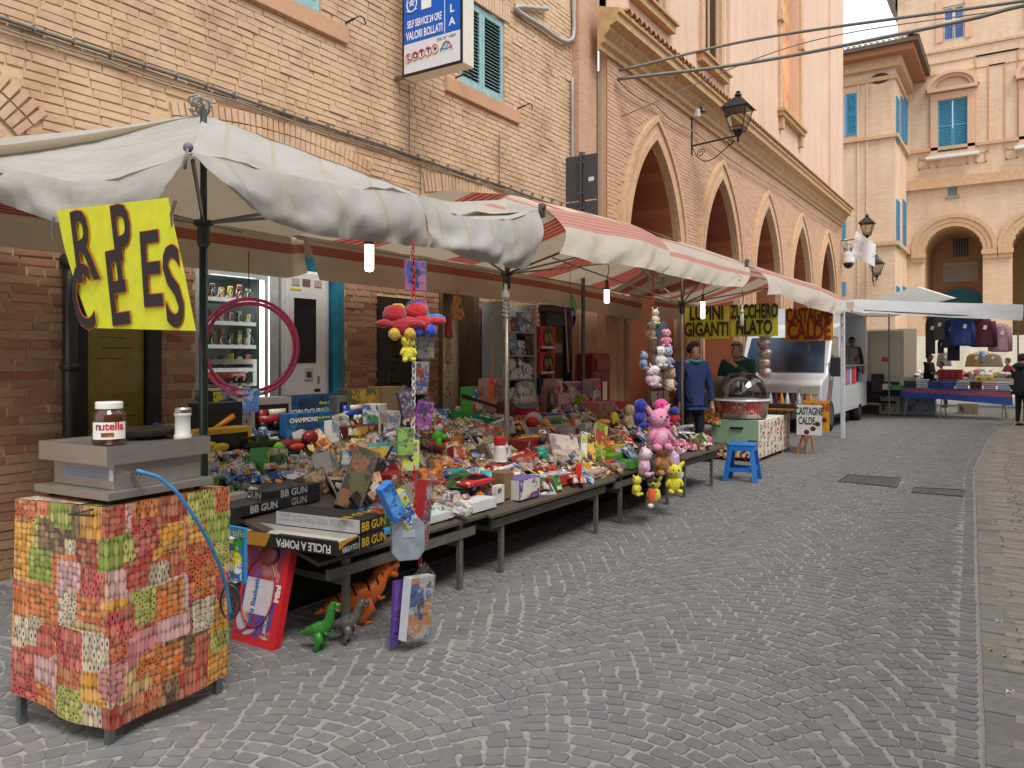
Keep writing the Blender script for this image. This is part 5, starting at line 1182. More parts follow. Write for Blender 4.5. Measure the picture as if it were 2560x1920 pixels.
def candy():
    m, n, b = nodemat('candy_print'); N = n.nodes.new; K = n.links.new; b.inputs['Roughness'].default_value = .4
    uv = N('ShaderNodeUVMap')
    def sc(v): 
        q = N('ShaderNodeVectorMath'); q.operation = 'MULTIPLY'; q.inputs[1].default_value = v; K(uv.outputs[0], q.inputs[0]); return q.outputs[0]
    def vor(scale, feat='F1', rndm=.75, metric='EUCLIDEAN'):
        q = N('ShaderNodeTexVoronoi'); q.feature = feat; q.distance = metric; q.inputs['Scale'].default_value = scale; q.inputs['Randomness'].default_value = rndm; return q
    cell = vor(7.2, 'F1', .62, 'CHEBYCHEV'); K(uv.outputs[0], cell.inputs['Vector'])
    sp = N('ShaderNodeSeparateColor'); K(cell.outputs['Color'], sp.inputs[0])
    pal = N('ShaderNodeValToRGB'); pal.color_ramp.interpolation = 'CONSTANT'; e = pal.color_ramp.elements
    cols = ['b23a38', 'c4a470', '7c9430', 'c4642c', 'c87a80', 'd09030', '96302f', 'c89a9e', 'bc5434', 'a4a850', 'ba4048', 'cc6c34', '6a4c3c', 'c8b8a4']
    while len(e) < len(cols): e.new(.5)
    for i, c in enumerate(cols): e[i].position = i / len(cols); e[i].color = srgb(c) + (1,)
    K(sp.outputs[0], pal.inputs['Fac'])
    pal2 = N('ShaderNodeValToRGB'); pal2.color_ramp.interpolation = 'CONSTANT'; e = pal2.color_ramp.elements
    c2_ = ['c8a050', '4a3c34', '748a40', 'd0b8a4', 'a84840', 'c88864', '4a7884', 'ccbc90', 'a86474']
    while len(e) < len(c2_): e.new(.5)
    for i, c in enumerate(c2_): e[i].position = i / len(c2_); e[i].color = srgb(c) + (1,)
    # two candy shapes: round sweets, and striped sticks; which one a patch gets depends on the patch
    dots = vor(36, 'F1', .35); K(uv.outputs[0], dots.inputs['Vector'])
    stick = vor(24, 'F1', .25); K(sc((2.0, .75, 1)), stick.inputs['Vector'])
    gt = N('ShaderNodeMath'); gt.operation = 'GREATER_THAN'; gt.inputs[1].default_value = .55; K(sp.outputs[1], gt.inputs[0])
    d_ = N('ShaderNodeMix'); K(gt.outputs[0], d_.inputs[0]); K(dots.outputs['Distance'], d_.inputs[2]); K(stick.outputs['Distance'], d_.inputs[3])
    cc = N('ShaderNodeMix'); cc.data_type = 'RGBA'; K(gt.outputs[0], cc.inputs[0]); K(dots.outputs['Color'], cc.inputs[6]); K(stick.outputs['Color'], cc.inputs[7])
    s2 = N('ShaderNodeSeparateColor'); K(cc.outputs[2], s2.inputs[0]); K(s2.outputs[0], pal2.inputs['Fac'])
    use2 = N('ShaderNodeMath'); use2.operation = 'GREATER_THAN'; use2.inputs[1].default_value = 1.1; K(sp.outputs[2], use2.inputs[0])
    base = N('ShaderNodeMix'); base.data_type = 'RGBA'; K(use2.outputs[0], base.inputs[0]); K(pal.outputs[0], base.inputs[6]); K(pal2.outputs[0], base.inputs[7])
    tn = N('ShaderNodeMix'); tn.data_type = 'RGBA'; tn.inputs[7].default_value = srgb('d8c090') + (1,); tf = N('ShaderNodeMath'); tf.operation = 'MULTIPLY'; tf.inputs[1].default_value = .36; K(s2.outputs[2], tf.inputs[0]); K(tf.outputs[0], tn.inputs[0]); K(base.outputs[2], tn.inputs[6])
    jt = N('ShaderNodeMapRange'); jt.inputs[3].default_value = .7; jt.inputs[4].default_value = 1.25; K(s2.outputs[1], jt.inputs[0])
    rim = N('ShaderNodeMapRange'); rim.inputs[1].default_value = .42; rim.inputs[2].default_value = .68; rim.inputs[3].default_value = 1.0; rim.inputs[4].default_value = .25; K(d_.outputs[0], rim.inputs[0])
    mul = N('ShaderNodeMath'); mul.operation = 'MULTIPLY'; K(jt.outputs[0], mul.inputs[0]); K(rim.outputs[0], mul.inputs[1])
    fin = N('ShaderNodeVectorMath'); fin.operation = 'SCALE'; K(tn.outputs[2], fin.inputs[0]); K(mul.outputs[0], fin.inputs['Scale'])
    ring = N('ShaderNodeMapRange'); ring.inputs[1].default_value = .22; ring.inputs[2].default_value = .16; K(d_.outputs[0], ring.inputs[0])
    sel = N('ShaderNodeMath'); sel.operation = 'GREATER_THAN'; sel.inputs[1].default_value = .6; K(sp.outputs[0], sel.inputs[0])
    rr = N('ShaderNodeMath'); rr.operation = 'MULTIPLY'; K(ring.outputs[0], rr.inputs[0]); K(sel.outputs[0], rr.inputs[1])
    f2 = N('ShaderNodeMix'); f2.data_type = 'RGBA'; f2.inputs[7].default_value = srgb('2a2024') + (1,); K(rr.outputs[0], f2.inputs[0]); K(fin.outputs[0], f2.inputs[6])
    K(f2.outputs[2], b.inputs['Base Color'])
    return m
def drape(parent, top, bot, mat, nu, nv, name, u0, us, vs_, out, amp):
    top, bot = norm(top), norm(bot); b = MB(); uvs = []
    for j in range(nv + 1):
        for i in range(nu + 1):
            u, v = i / nu, j / nv; p = interp(top, u).lerp(interp(bot, u), v) + out * (amp * math.sin(u * 9 + v * 2) * v + .01)
            b.v.append(tuple(p)); uvs.append((u0 + u * us, v * vs_))
    b.f = [(j * (nu + 1) + i, j * (nu + 1) + i + 1, (j + 1) * (nu + 1) + i + 1, (j + 1) * (nu + 1) + i) for j in range(nv) for i in range(nu)]
    o = b.ob(name, mat, parent, True); uvl = o.data.uv_layers.new(name='UVMap')
    for l in o.data.loops: uvl.data[l.index].uv = uvs[l.vertex_index]
    return o
cd_ = candy(); zt = V_((0, 0, TZ + .004))
drape(cs_, [e2 * (L2 * .97) + zt, zt - e2 * .012], [e2 * (L2 * .99) + V_((0, 0, .15)), e2 * (L2 * .5) + V_((0, 0, .09)), V_((0, 0, .07)) - e2 * .012], cd_, 20, 16, 'cloth_side', 0, .56, .92, -e1, .012)
drape(cs_, [zt - e1 * .012, e1 * (L1 + .02) + zt], [V_((0, 0, .07)) - e1 * .012, e1 * (L1 * .5) + V_((0, 0, .075)), e1 * (L1 + .02) + V_((0, 0, .088))], cd_, 20, 16, 'cloth_front', .57, .62, .92, -e2, .01)
drape(cs_, [zt, e1 * L1 + zt], [zt + e2 * (L2 * .97), zt + e1 * L1 + e2 * (L2 * .97)], cd_, 6, 6, 'cloth_top', .3, .6, .5, V_((0, 0, 0)), 0)
cl = MB(); cl.tube([zt + e2 * .05 - e1 * .03 + V_((0, 0, -.01)), zt + e2 * .16 - e1 * .045 + V_((0, 0, -.035)), zt + e2 * .02 - e1 * .05 + V_((0, 0, -.03))], .006, 5); cl.ob('cloth_clip', M('4a4644', .4, .5), cs_)
# steel griddle
R1 = Matrix.Rotation(math.atan2(e1.y, e1.x), 4, 'Z'); gc = nA + e1 * (L1 * .5) + e2 * (L2 * .48)
gr = thing('crepe_griddle', 'brushed steel gas crepe griddle standing on the candy cloth table', 'griddle', (gc.x, gc.y, TZ + .014), math.atan2(e1.y, e1.x))
ST = M('a9a59f', .28, .7, .06)
w1, w2 = L1 - .06, L2 - .02
MB().bb((-w1 / 2 - .0, -w2 / 2, .012), (w1 / 2, w2 / 2, .045)).ob('base_plate', ST, gr, bevel=.003)
MB().bb((-w1 / 2 + .06, -w2 / 2 + .05, .046), (w1 / 2 - .03, w2 / 2 - .05, .16)).ob('body', ST, gr, bevel=.002)
b = MB(); b.bb((-w1 / 2 + .01, -w2 / 2 + .02, .155), (w1 / 2, -w2 / 2 + .026, .235)); b.bb((-w1 / 2 + .01, w2 / 2 - .026, .155), (w1 / 2, w2 / 2 - .02, .235)); b.bb((-w1 / 2 + .01, -w2 / 2 + .026, .155), (-w1 / 2 + .016, w2 / 2 - .026, .235)); b.bb((w1 / 2 - .006, -w2 / 2 + .026, .155), (w1 / 2, w2 / 2 - .026, .235)); b.bb((-w1 / 2 + .016, -w2 / 2 + .026, .222), (w1 / 2 - .006, w2 / 2 - .026, .228)); b.ob('top_rim', ST, gr)
for i, (x, y, r) in enumerate(((.1, .02, .17),)):
    b = MB(); b.lathe([(.0, .245), (r * .92, .247), (r, .262), (r, .272), (0, .272)], 32, (x, y, 0)); b.ob('hot_plate', M('2e2924', .45, .3, .2), gr); MB().lathe([(r * .6, .229), (r * .62, .246)], 20, (x, y, 0)).ob('plate_support', M('1c1a18', .5), gr)
for x in (-w1 / 2 + .05, w1 / 2 - .05):
    for y in (-w2 / 2 + .05, w2 / 2 - .05): MB().cyl((x, y, -.014), (x, y, .012), .012).ob('foot', M('1a1a1a', .6), gr)
MB().bb((-w1 / 2 + .0585, -w2 / 2 + .08, .08), (-w1 / 2 + .0595, w2 / 2 - .13, .135)).ob('rating_plate', card('8d8f98'), gr)
MB().bb((-w1 / 2 + .0582, -w2 / 2 + .052, .085), (-w1 / 2 + .0596, -w2 / 2 + .078, .13)).ob('white_sticker', card('c8c4c2'), gr)
for i in range(5): MB().bb((-w1 / 2 + .0578, -w2 / 2 + .085, .088 + i * .009), (-w1 / 2 + .0584, w2 / 2 - .14, .09 + i * .009)).ob('printed_line', M('4c4e58', .6), gr)
MB().cyl((-.12, -w2 / 2 + .05, .1), (-.12, -w2 / 2 - .02, .1), .011).ob('gas_inlet', metal('c8c6c0', .25), gr)
def gl(x, y, z): return V_(gr.location) + R1.to_3x3() @ V_((x, y, z))
# jar
jp = gl(-w1 / 2 + .09, -w2 / 2 + .125, .2285)
jar = thing('spread_jar', 'large glass jar of chocolate hazelnut spread with white lid on the griddle', 'jar', jp, math.atan2(-jp.x, jp.y) )
r = .066
MB().lathe([(r * .86, 0), (r, .012), (r, .125), (r * .96, .138), (r * .74, .152), (r * .74, .158)], 24).ob('glass_body', M('4a2416', .12, var=.05, coat=.6), jar, True)
MB().lathe([(r * .8, .156), (r * .82, .158), (r * .82, .182), (r * .78, .186), (0, .186)], 24).ob('lid', plastic('e4e2de'), jar)
b = MB(); n_ = 14
b.grid(lambda i, j: V_((math.sin((i - .5) * 2.3) * (r + .0012), -math.cos((i - .5) * 2.3) * (r + .0012), .03 + j * .072)), n_, 1); b.ob('label', card('e6e2dc'), jar, True)
for s, c, dx in (('n', '2a2428', -.046), ('utella', 'c01f2c', .0105)):
    o = text(s, .046, M(c, .4, var=0), jar, FY((0, -r - .0022, .084)), bold=.0012); o['bend'] = r + .002; o.data.align_x = 'CENTER'; o['shift'] = dx
    o.data.offset_x = dx
b = MB(); b.grid(lambda i, j: V_((math.sin((i - .5) * .75 - .1) * (r + .002), -math.cos((i - .5) * .75 - .1) * (r + .002), .04 + j * .018)), 6, 1); b.ob('bread_print', printed(['b87a3a', '5a2c18', 'd8a868', '7a4020'], 60), jar)
# sugar shaker
sp_ = gl(w1 / 2 - .12, -w2 / 2 + .06, .2285)
sk = thing('sugar_shaker', 'white fluted sugar shaker with steel lid on the griddle corner', 'shaker', sp_)
MB().lathe([(.036, 0), (.039, .004), (.039, .02), (.034, .025), (.034, .105), (.038, .11), (.038, .122)], 16).ob('body', plastic('d6d4ce'), sk, True)
MB().lathe([(.039, .122), (.040, .124), (.040, .138), (.034, .146), (0, .148)], 16).ob('lid', metal('b0aca4', .3), sk)
ho = thing('gas_hose', 'blue gas hose curving from the griddle down past the candy cloth', 'hose', gl(-.12, -w2 / 2 - .02, .1))
hp = [V_(ho.location)] + [atd(u, v, d) for u, v, d in ((345, 1177, 3.2), (395, 1192, 3.24), (440, 1228, 3.28), (485, 1290, 3.34), (520, 1350, 3.42), (548, 1410, 3.5), (566, 1470, 3.58), (577, 1540, 3.62))]
MB().tube([p - V_(ho.location) for p in sub(hp, 5)], .0085, 8).ob('tube', M('3c80b8', .35), ho, True)
MB().cyl((0, 0, 0), (hp[1] - hp[0]) * .45, .011).ob('connector', metal('c9c8c4', .25), ho)
rb_ = [atd(575 + 24 * math.cos(a), 1505 + 42 * math.sin(a), 3.62) - V_(ho.location) for a in [2 * math.pi * i / 16 for i in range(16)]]
MB().tube(rb_, .006, 6, True).ob('hose_loop', M('2c2c30', .5), ho)
# ------------------------------------------------------------------ crepes banner
bq = [ony(229, 820, 2.0), ony(490, 827, 1.93), ony(421, 494, 1.93), ony(141, 526, 1.97)]
cb = thing('crepes_banner', 'yellow cloth banner reading CREPES clipped to the canopy corner', 'banner', sum(bq, V_()) / 4)
o_ = V_(cb.location)
def bpos(u, v, off=0.0):
    p = ony(u, v, 1.945); return p + V_((0, off, 0))
le = [ony(141, 526, 1.955), ony(162, 625, 1.955), ony(190, 715, 1.96), ony(229, 820, 1.955)]; re = [ony(421, 494, 1.945), ony(440, 585, 1.945), ony(463, 690, 1.945), ony(490, 827, 1.945)]
sheet(cb, sub(le[::-1], 3), sub(re[::-1], 3), M('cfd02c', .75, var=.07, bump=.25, scale=14), 14, 10, 'cloth', fold=.0002, foldn=2, out=V_((0, -1, 0)))
ORG, BLK = M('d8662c', .7, var=.05), M('241f20', .7, var=.08)
for li, (ch, u, v, h, sx, sh, rot) in enumerate((('C', 217, 750, 140, .62, -.36, 0), ('R', 217, 622, 160, .66, -.24, 4), ('E', 301, 728, 164, .68, -.2, 3), ('P', 314, 613, 166, .62, -.24, 3), ('E', 384, 682, 164, .70, -.16, 0), ('S', 443, 726, 176, .62, -.22, 0))):
    d = dep(bpos(u, v)); sz = h * d / F / .61
    for mt, bo, of, nm in ((ORG, .0105, -.0022 - li * .0002, 'letter_outline'), (BLK, .0062, -.0042 - li * .0002, 'letter')):
        m_ = FY(bpos(u, v, of) - o_) @ Matrix.Rotation(math.radians(rot), 4, 'Z')
        text(ch, sz, mt, cb, m_, nm, bold=bo, shear=sh, sx=sx * 1.02)
for u, v in ((128, 570), (428, 535)):
    b = MB(); b.T = Matrix.Translation(-o_); p = ony(u, v, 1.93); b.tube([p + V_((.03, 0, .05)), p, p + V_((-.02, .02, -.05))], .007, 5); b.ob('clip', metal('a8a8a8', .3), cb)
# ================================================================== toy table
tt = thing('toy_table', 'long low sloping display table on steel trestles covered in toys', 'table', (-3.2, 6, 0))
WOOD = M('4e4438', .7, var=.15, scale=4); TR = M('6d6a63', .55, .4, .15)
for i, (y0, y1) in enumerate(((2.97, 4.55), (4.56, 6.6), (6.61, 8.3), (8.31, 9.75))):
    b = MB(); dx = .04 * (i % 2)
    b.add([(x + dz_, y - 6, slope_z(x - 3.2) - .035 + dz - (0 if True else 0)) for dz_, x, dz in ((0, .0 + dx, 0), (0, -1.95, 0), (0, -1.95, .02), (0, .0 + dx, .02)) for y in (y0, y1)], [(0, 1, 3, 2), (2, 3, 5, 4), (4, 5, 7, 6), (6, 7, 1, 0), (0, 2, 4, 6), (1, 7, 5, 3)])
    b.ob('board', WOOD, tt)
    for y in (y0 + .25, y1 - .25):
        l = MB(); l.bb((-.06, y - 6.0 - .02, 0), (-.03, y - 6 + .02, slope_z(-3.26) - .05)); l.ob('leg', TR, tt); l = MB(); l.bb((-1.85, y - 6 - .02, 0), (-1.81, y - 6 + .02, slope_z(-5.05) - .05)); l.ob('leg', TR, tt)
        l = MB(); l.bb((-1.81, y - 6 - .015, .3), (-.06, y - 6 + .015, .34)); l.ob('brace', TR, tt)
    r_ = MB(); r_.bb((-.05, y0 - 6 + .1, .36), (-.02, y1 - 6 - .1, .42)); r_.ob('rail', TR, tt)
cv = MB(); cv.T = Matrix.Translation(-V_(tt.location)); cv.quad((-3.85, 3.05, .01), (-3.85, 9.7, .01), (-3.85, 9.7, .62), (-3.85, 3.05, .62)); cv.ob('shade_sheet', M('1d1b1a', .95), tt)  # dark sheet added under the boards to stand in for deep shade
SLR = math.atan(.26)
def lx(p): return -p.x
def spot(u, v): return ont(u, v)
def wy(n, p): d = dep(p); return n * d * d / (F * -p.x)      # photo width -> length along the street
def wx(n, p): d = dep(p); return n * d * d / (F * p.y)       # photo width -> length across the street
def hz(n, p): return n * dep(p) / F
TOYS = 'toys laid out on the sloping display table'
def box3(t, dims, R=None, c=(0, 0, 0), mat=None, name='carton', bevel=.003):
    return MB().box(c, dims, R).ob(name, mat, t, bevel=bevel)
def carton(u, v, w, h, dp, label, body, face=None, yaw=0, lean=0, roll=0, win=None, txt=None, side=None, name='toy_box', cat='toy box', sz=.04, tcol='ece8dc', scale=14, lift=0.0, pos=None, group=TOYS, topface=None):
    """box seen from the street: w along the street, h tall, dp deep (metres); v = photo row of its lower front edge"""
    p = pos if pos is not None else spot(u, v)
    t = thing(name, label, cat, p + V_((0, 0, lift)), group=group, rot=(math.radians(roll), math.radians(lean), math.radians(yaw)))
    MB().bb((-dp, -w / 2, 0), (0, w / 2, h)).ob('carton', card(body), t, bevel=.003)
    if face: MB().bb((.0005, -w / 2 + .006, .006), (.002, w / 2 - .006, h - .006)).ob('picture', printed(face, scale), t)
    if topface: MB().bb((-dp + .006, -w / 2 + .006, h + .0005), (-.006, w / 2 - .006, h + .002)).ob('top_picture', printed(topface, scale), t)
    if side: MB().bb((-dp + .005, -w / 2 - .002, .005), (-.005, -w / 2 - .0005, h - .005)).ob('side_panel', card(side) if isinstance(side, str) else printed(side, scale), t)
    if win:
        MB().bb((.0022, -w * .42, h * .12), (.0028, w * .42, h * .82)).ob('window', M('1a1816', .12), t)
        q = win(w, h)
        for nm, mb, mt in q: mb.ob(nm, mt, t, True)
    if txt:
        for s, fy, fz, k, col in txt: text(s, sz * k, M(col, .5, var=0), t, FX((.0042, fy * w, fz * h)), bold=sz * k * .03)
    return t
def vehicle(col, c2, wheel='1c1c1c'):
    def f(w, h):
        b = MB(); b.box((.012, -.05 * w, h * .42), (.03, w * .6, h * .22)); b.box((.012, -.26 * w, h * .52), (.028, w * .16, h * .36)); c = MB(); c.box((.012, .1 * w, h * .6), (.026, w * .4, h * .18))
        k = MB()
        for y in (-.26, .06, .2): k.cyl((.0, y * w, h * .28), (.03, y * w, h * .28), h * .1)
        return [('toy_body', b, plastic(col)), ('toy_load', c, plastic(c2)), ('toy_wheel', k, plastic(wheel))]
    return f
def lump(col, n=3, seed=1):
    def f(w, h):
        r_ = random.Random(seed); b = MB()
        for i in range(n): b.ball((.012, (r_.random() - .5) * w * .6, h * (.3 + .35 * r_.random())), (.015, w * .14, h * .16), 8)
        return [('toy_figure', b, plastic(col))]
    return f
# -------- back row
carton(575, 972, .62, .26, .18, 'open white box of orange and black jet ski toys on the back tier', 'c9c6c0', win=vehicle('d85a2c', 'cfcfcf'), lift=.02, side='e0ddd6')
carton(566, 990, .5, .07, .2, 'flat pale box with brown wood lettering under the orange jet skis', 'd6d0c6', face=['d6d0c6', '9a6a3c', 'd6d0c6', 'cfc8bc'], scale=18)
carton(565, 1036, .26, .2, .08, 'dark sticker pack with big yellow stars beneath the hula hoops', '28262a', face=['28262a', 'c8b42c', '28262a', '8a90a0'], scale=10)
carton(556, 1107, .36, .3, .16, 'black box with a yellow orange loader and window front near the dark pole', '16181c', win=lambda w, h: [('toy_body', MB().box((.014, 0, h * .5), (.03, w * .55, h * .12), Matrix.Rotation(.5, 3, 'X')).box((.014, .05, h * .28), (.03, w * .4, h * .12)), plastic('d88a1c'))], txt=(('bruder', .2, .06, 1.0, 'd8d8d8'),), side='1c1e24')
carton(497, 1085, .14, .16, .12, 'small black and yellow box reading CAT behind the sugar shaker', '1a1a1c', txt=(('CAT', 0, .75, 1.0, 'd8a81c'),), side='d8a81c', sz=.05)
carton(680, 1087, .40, .30, .18, 'open grey window box holding a dark red toy dump truck', '8a827a', win=vehicle('9a2024', 'd8c8b0', '2a2a2a'), txt=(('MOTO MEZZI', 0, .06, .8, 'c8c0b4'),), side=['b8b0a8', '8a2a2c', 'c8c0b8'])
carton(783, 1064, .62, .27, .1, 'dark blue football box reading WORLDCUP at the back of the table', '16304a', face=['1a3a5c', '20486c', '16304a', '2a5a7c'], scale=5, txt=(('WORLDCUP', -.18, .45, 1.7, 'd8cdb8'), ('Gioco Calcio', .26, .72, .9, 'c8c83a'), ('da Tavolo', .26, .52, .9, 'c8c83a')))
carton(775, 1091, .50, .2, .08, 'smaller blue football box reading CHAMPIONS in front of the longer one', '2a6aa8', face=['1c4a78', '2a6a9c', '184064', '2f7a4a'], scale=6, txt=(('CHAMPIONS', -.14, .7, 1.3, 'dcd2bc'), ('Calcio da Tavolo', .28, .75, .55, 'c8c83a')))
carton(880, 1066, .36, .28, .16, 'open box with a blue toy tanker truck with cream load', '57605c', win=vehicle('2344a0', 'd8d0b8', 'dadada'), txt=(('TRUCK', -.1, .06, .8, 'b87a3c'),))
carton(930, 1062, .62, .34, .12, 'large brown and green dinosaur print box at the back', '5a4a30', face=['4a4a24', '8a6a30', '3a5a2c', 'a08038'], scale=9)
carton(985, 1062, .3, .36, .2, 'plain brown cardboard box behind the hanging pens', '7a6248')
carton(958, 1085, .17, .27, .16, 'white and green tall box showing a pale rattle toy', 'c8c8c0', face=['cfcbc2', 'c4beb4', 'd4d0c8', 'a89a94'], side=['c8d0cc', '4a8a5a', '4a6ac0', 'd0d4d0'], yaw=18)
carton(915, 1092, .45, .1, .14, 'long maroon flat box beside the white and green box', '5a2420', face=['5a2420', '6a2c24', 'b08a3a', '4a1c1a'], scale=7)
carton(560, 1142, .48, .2, .16, 'yellow window box with a small yellow excavator near the pole', 'c89a2c', win=lump('d8b81c', 3, 4), side='d0a82c')
carton(745, 1094, .18, .06, .1, 'small pale blue motorbike kit box lying before the football boxes', '9ab0c4', face=['b8c4d0', '5a80b0', 'c8d0d8'])
# -------- tank, robots
def tank(u, v, L, col, label, yaw=0, dark='15160f'):
    p = spot(u, v); t = thing('toy_tank', label, 'toy tank', p, math.radians(yaw), TOYS); w = L * .5
    b = MB(); b.prism([(-w / 2, -L / 2, L * .18), (-w / 2, L / 2, L * .18), (-w / 2, L * .42, L * .3), (-w / 2, -L * .36, L * .3)], (w, 0, 0)); b.ob('hull', plastic(col), t, bevel=.004)
    for s in (-1, 1):
        b = MB(); b.prism([(s * w * .42 - .02, -L * .44, .0), (s * w * .42 - .02, L * .44, 0), (s * w * .42 - .02, L * .52, L * .1), (s * w * .42 - .02, L * .46, L * .2), (s * w * .42 - .02, -L * .46, L * .2), (s * w * .42 - .02, -L * .52, L * .1)], (.04, 0, 0)); b.ob('track', plastic(dark), t)
    MB().lathe([(L * .2, L * .3), (L * .19, L * .42), (L * .12, L * .46), (0, L * .46)], 14).ob('turret', plastic(col), t); MB().cyl((0, -L * .15, L * .38), (0, -L * .62, L * .42), L * .03, n=8).ob('barrel', plastic(col), t)
    return t
tank(652, 1132, .3, '2c3420', 'dark olive toy tank behind the bagged toys')
tank(1158, 1232, .34, '3c5a2e', 'green camouflage army vehicle beside the red sports car', 14)
# -------- generic loose toys from rounded lumps
def lumps(u, v, items, label, name='toy_figure', cat='toy', yaw=0, pos=None, group=TOYS):
    """items: (part name, colour, [(x,y,z,rx,ry,rz)...]) metres, local, x to the street"""
    p = pos if pos is not None else spot(u, v); t = thing(name, label, cat, p, math.radians(yaw), group)
    for nm, col, bl_ in items:
        b = MB()
        for x, y, z, a, c, e in bl_: b.ball((x, y, z), (a, c, e), 10)
        b.ob(nm, plastic(col) if not col.startswith('~') else plush(col[1:]), t, True)
    return t
lumps(745, 1130, [('body', '8a1c20', [(0, -.1, .06, .05, .14, .05), (0, .12, .1, .05, .08, .06)]), ('wheel', '141414', [(.04, -.16, .04, .03, .04, .04), (.04, .1, .04, .03, .04, .04)]), ('rider', '7ac828', [(.04, -.22, .05, .03, .05, .05)]), ('nose', 'd84a24', [(.04, -.05, .05, .03, .08, .025)])], 'red and black toy racer with a lime green figure', 'toy_vehicle', 'toy vehicle')
lumps(1095, 1137, [('bike', 'b01c22', [(0, 0, .07, .05, .12, .05), (0, .1, .12, .04, .05, .05), (-.01, -.08, .08, .04, .06, .045)]), ('wheel', '1c1a18', [(.01, -.12, .05, .03, .055, .055), (.01, .12, .05, .03, .055, .055)]), ('rider', '58c82a', [(0, .0, .16, .045, .055, .06), (.02, -.03, .1, .03, .03, .06), (.03, .06, .15, .03, .06, .025)]), ('helmet', 'd8d8d8', [(0, .01, .235, .04, .042, .04)]), ('fin', 'c82828', [(0, .0, .27, .012, .03, .05)])], 'red toy motorbike with a bright green rider', 'toy_motorbike', 'toy motorbike', 12)
# -------- film wrapped packs: crumpled bag round something coloured
def bag(u, v, w, d, h, cols, label, yaw=0, lean=0, seed=0, name='bagged_toy', group=TOYS, pos=None, film_=True):
    p = pos if pos is not None else spot(u, v); t = thing(name, label, 'bagged toy', p, group=group, rot=(0, math.radians(lean), math.radians(yaw)))
    r_ = random.Random(seed); b = MB(); rr = [(.35 + .5 * r_.random()) for _ in range(5)]
    for i in range(5): b.box(((r_.random() - .6) * d * .6 - d * .1, (i - 2) * w * .17, h * (.3 + .2 * r_.random())), (d * .5 * (1 + rr[i] * .3), w * .2, h * .5 * rr[i] + .015), Matrix.Rotation(r_.uniform(-.6, .6), 3, 'Z') @ Matrix.Rotation(r_.uniform(-.5, .5), 3, 'Y'), .8)
    b.ob('contents', printed(cols, 22, 'voronoi'), t)
    MB().bb((-d * .95, -w * .46, .001), (-.01, w * .46, .006)).ob('backing_card', card(cols[-1]), t)
    if film_:
        g_ = MB(); g_.grid(lambda i, j: V_((-d + d * j, (i - .5) * w, .008 + h * (math.sin(math.pi * min(1, max(0, i))) ** .5 * math.sin(math.pi * j) ** .5) * (.75 + .35 * mnoise.noise(V_((i * 4 + seed, j * 4, seed)))))), 12, 9); g_.ob('film', film(), t, True)
    return t
BC = [('a84a30', 'd8c8a8', '6a6a78', 'c8b8a8'), ('8a8a92', 'c8a83a', '4a5a7a', 'b8b0a8'), ('b06a3a', 'c8a868', '5a4a3a', 'd8d0c0'), ('d87828', 'e09030', '4a6ab0', 'e8a040'), ('c8a86a', 'a8844a', 'e0d0b0', '8a6a4a'), ('b8b0a8', '8a5a4a', 'd8a070', '6a6a70'), ('e8a0b0', 'c85a78', 'f0d0d8', 'a83a58'), ('c0c0c0', '8a8a8a', 'd8d8d0', 'a8a49a')]
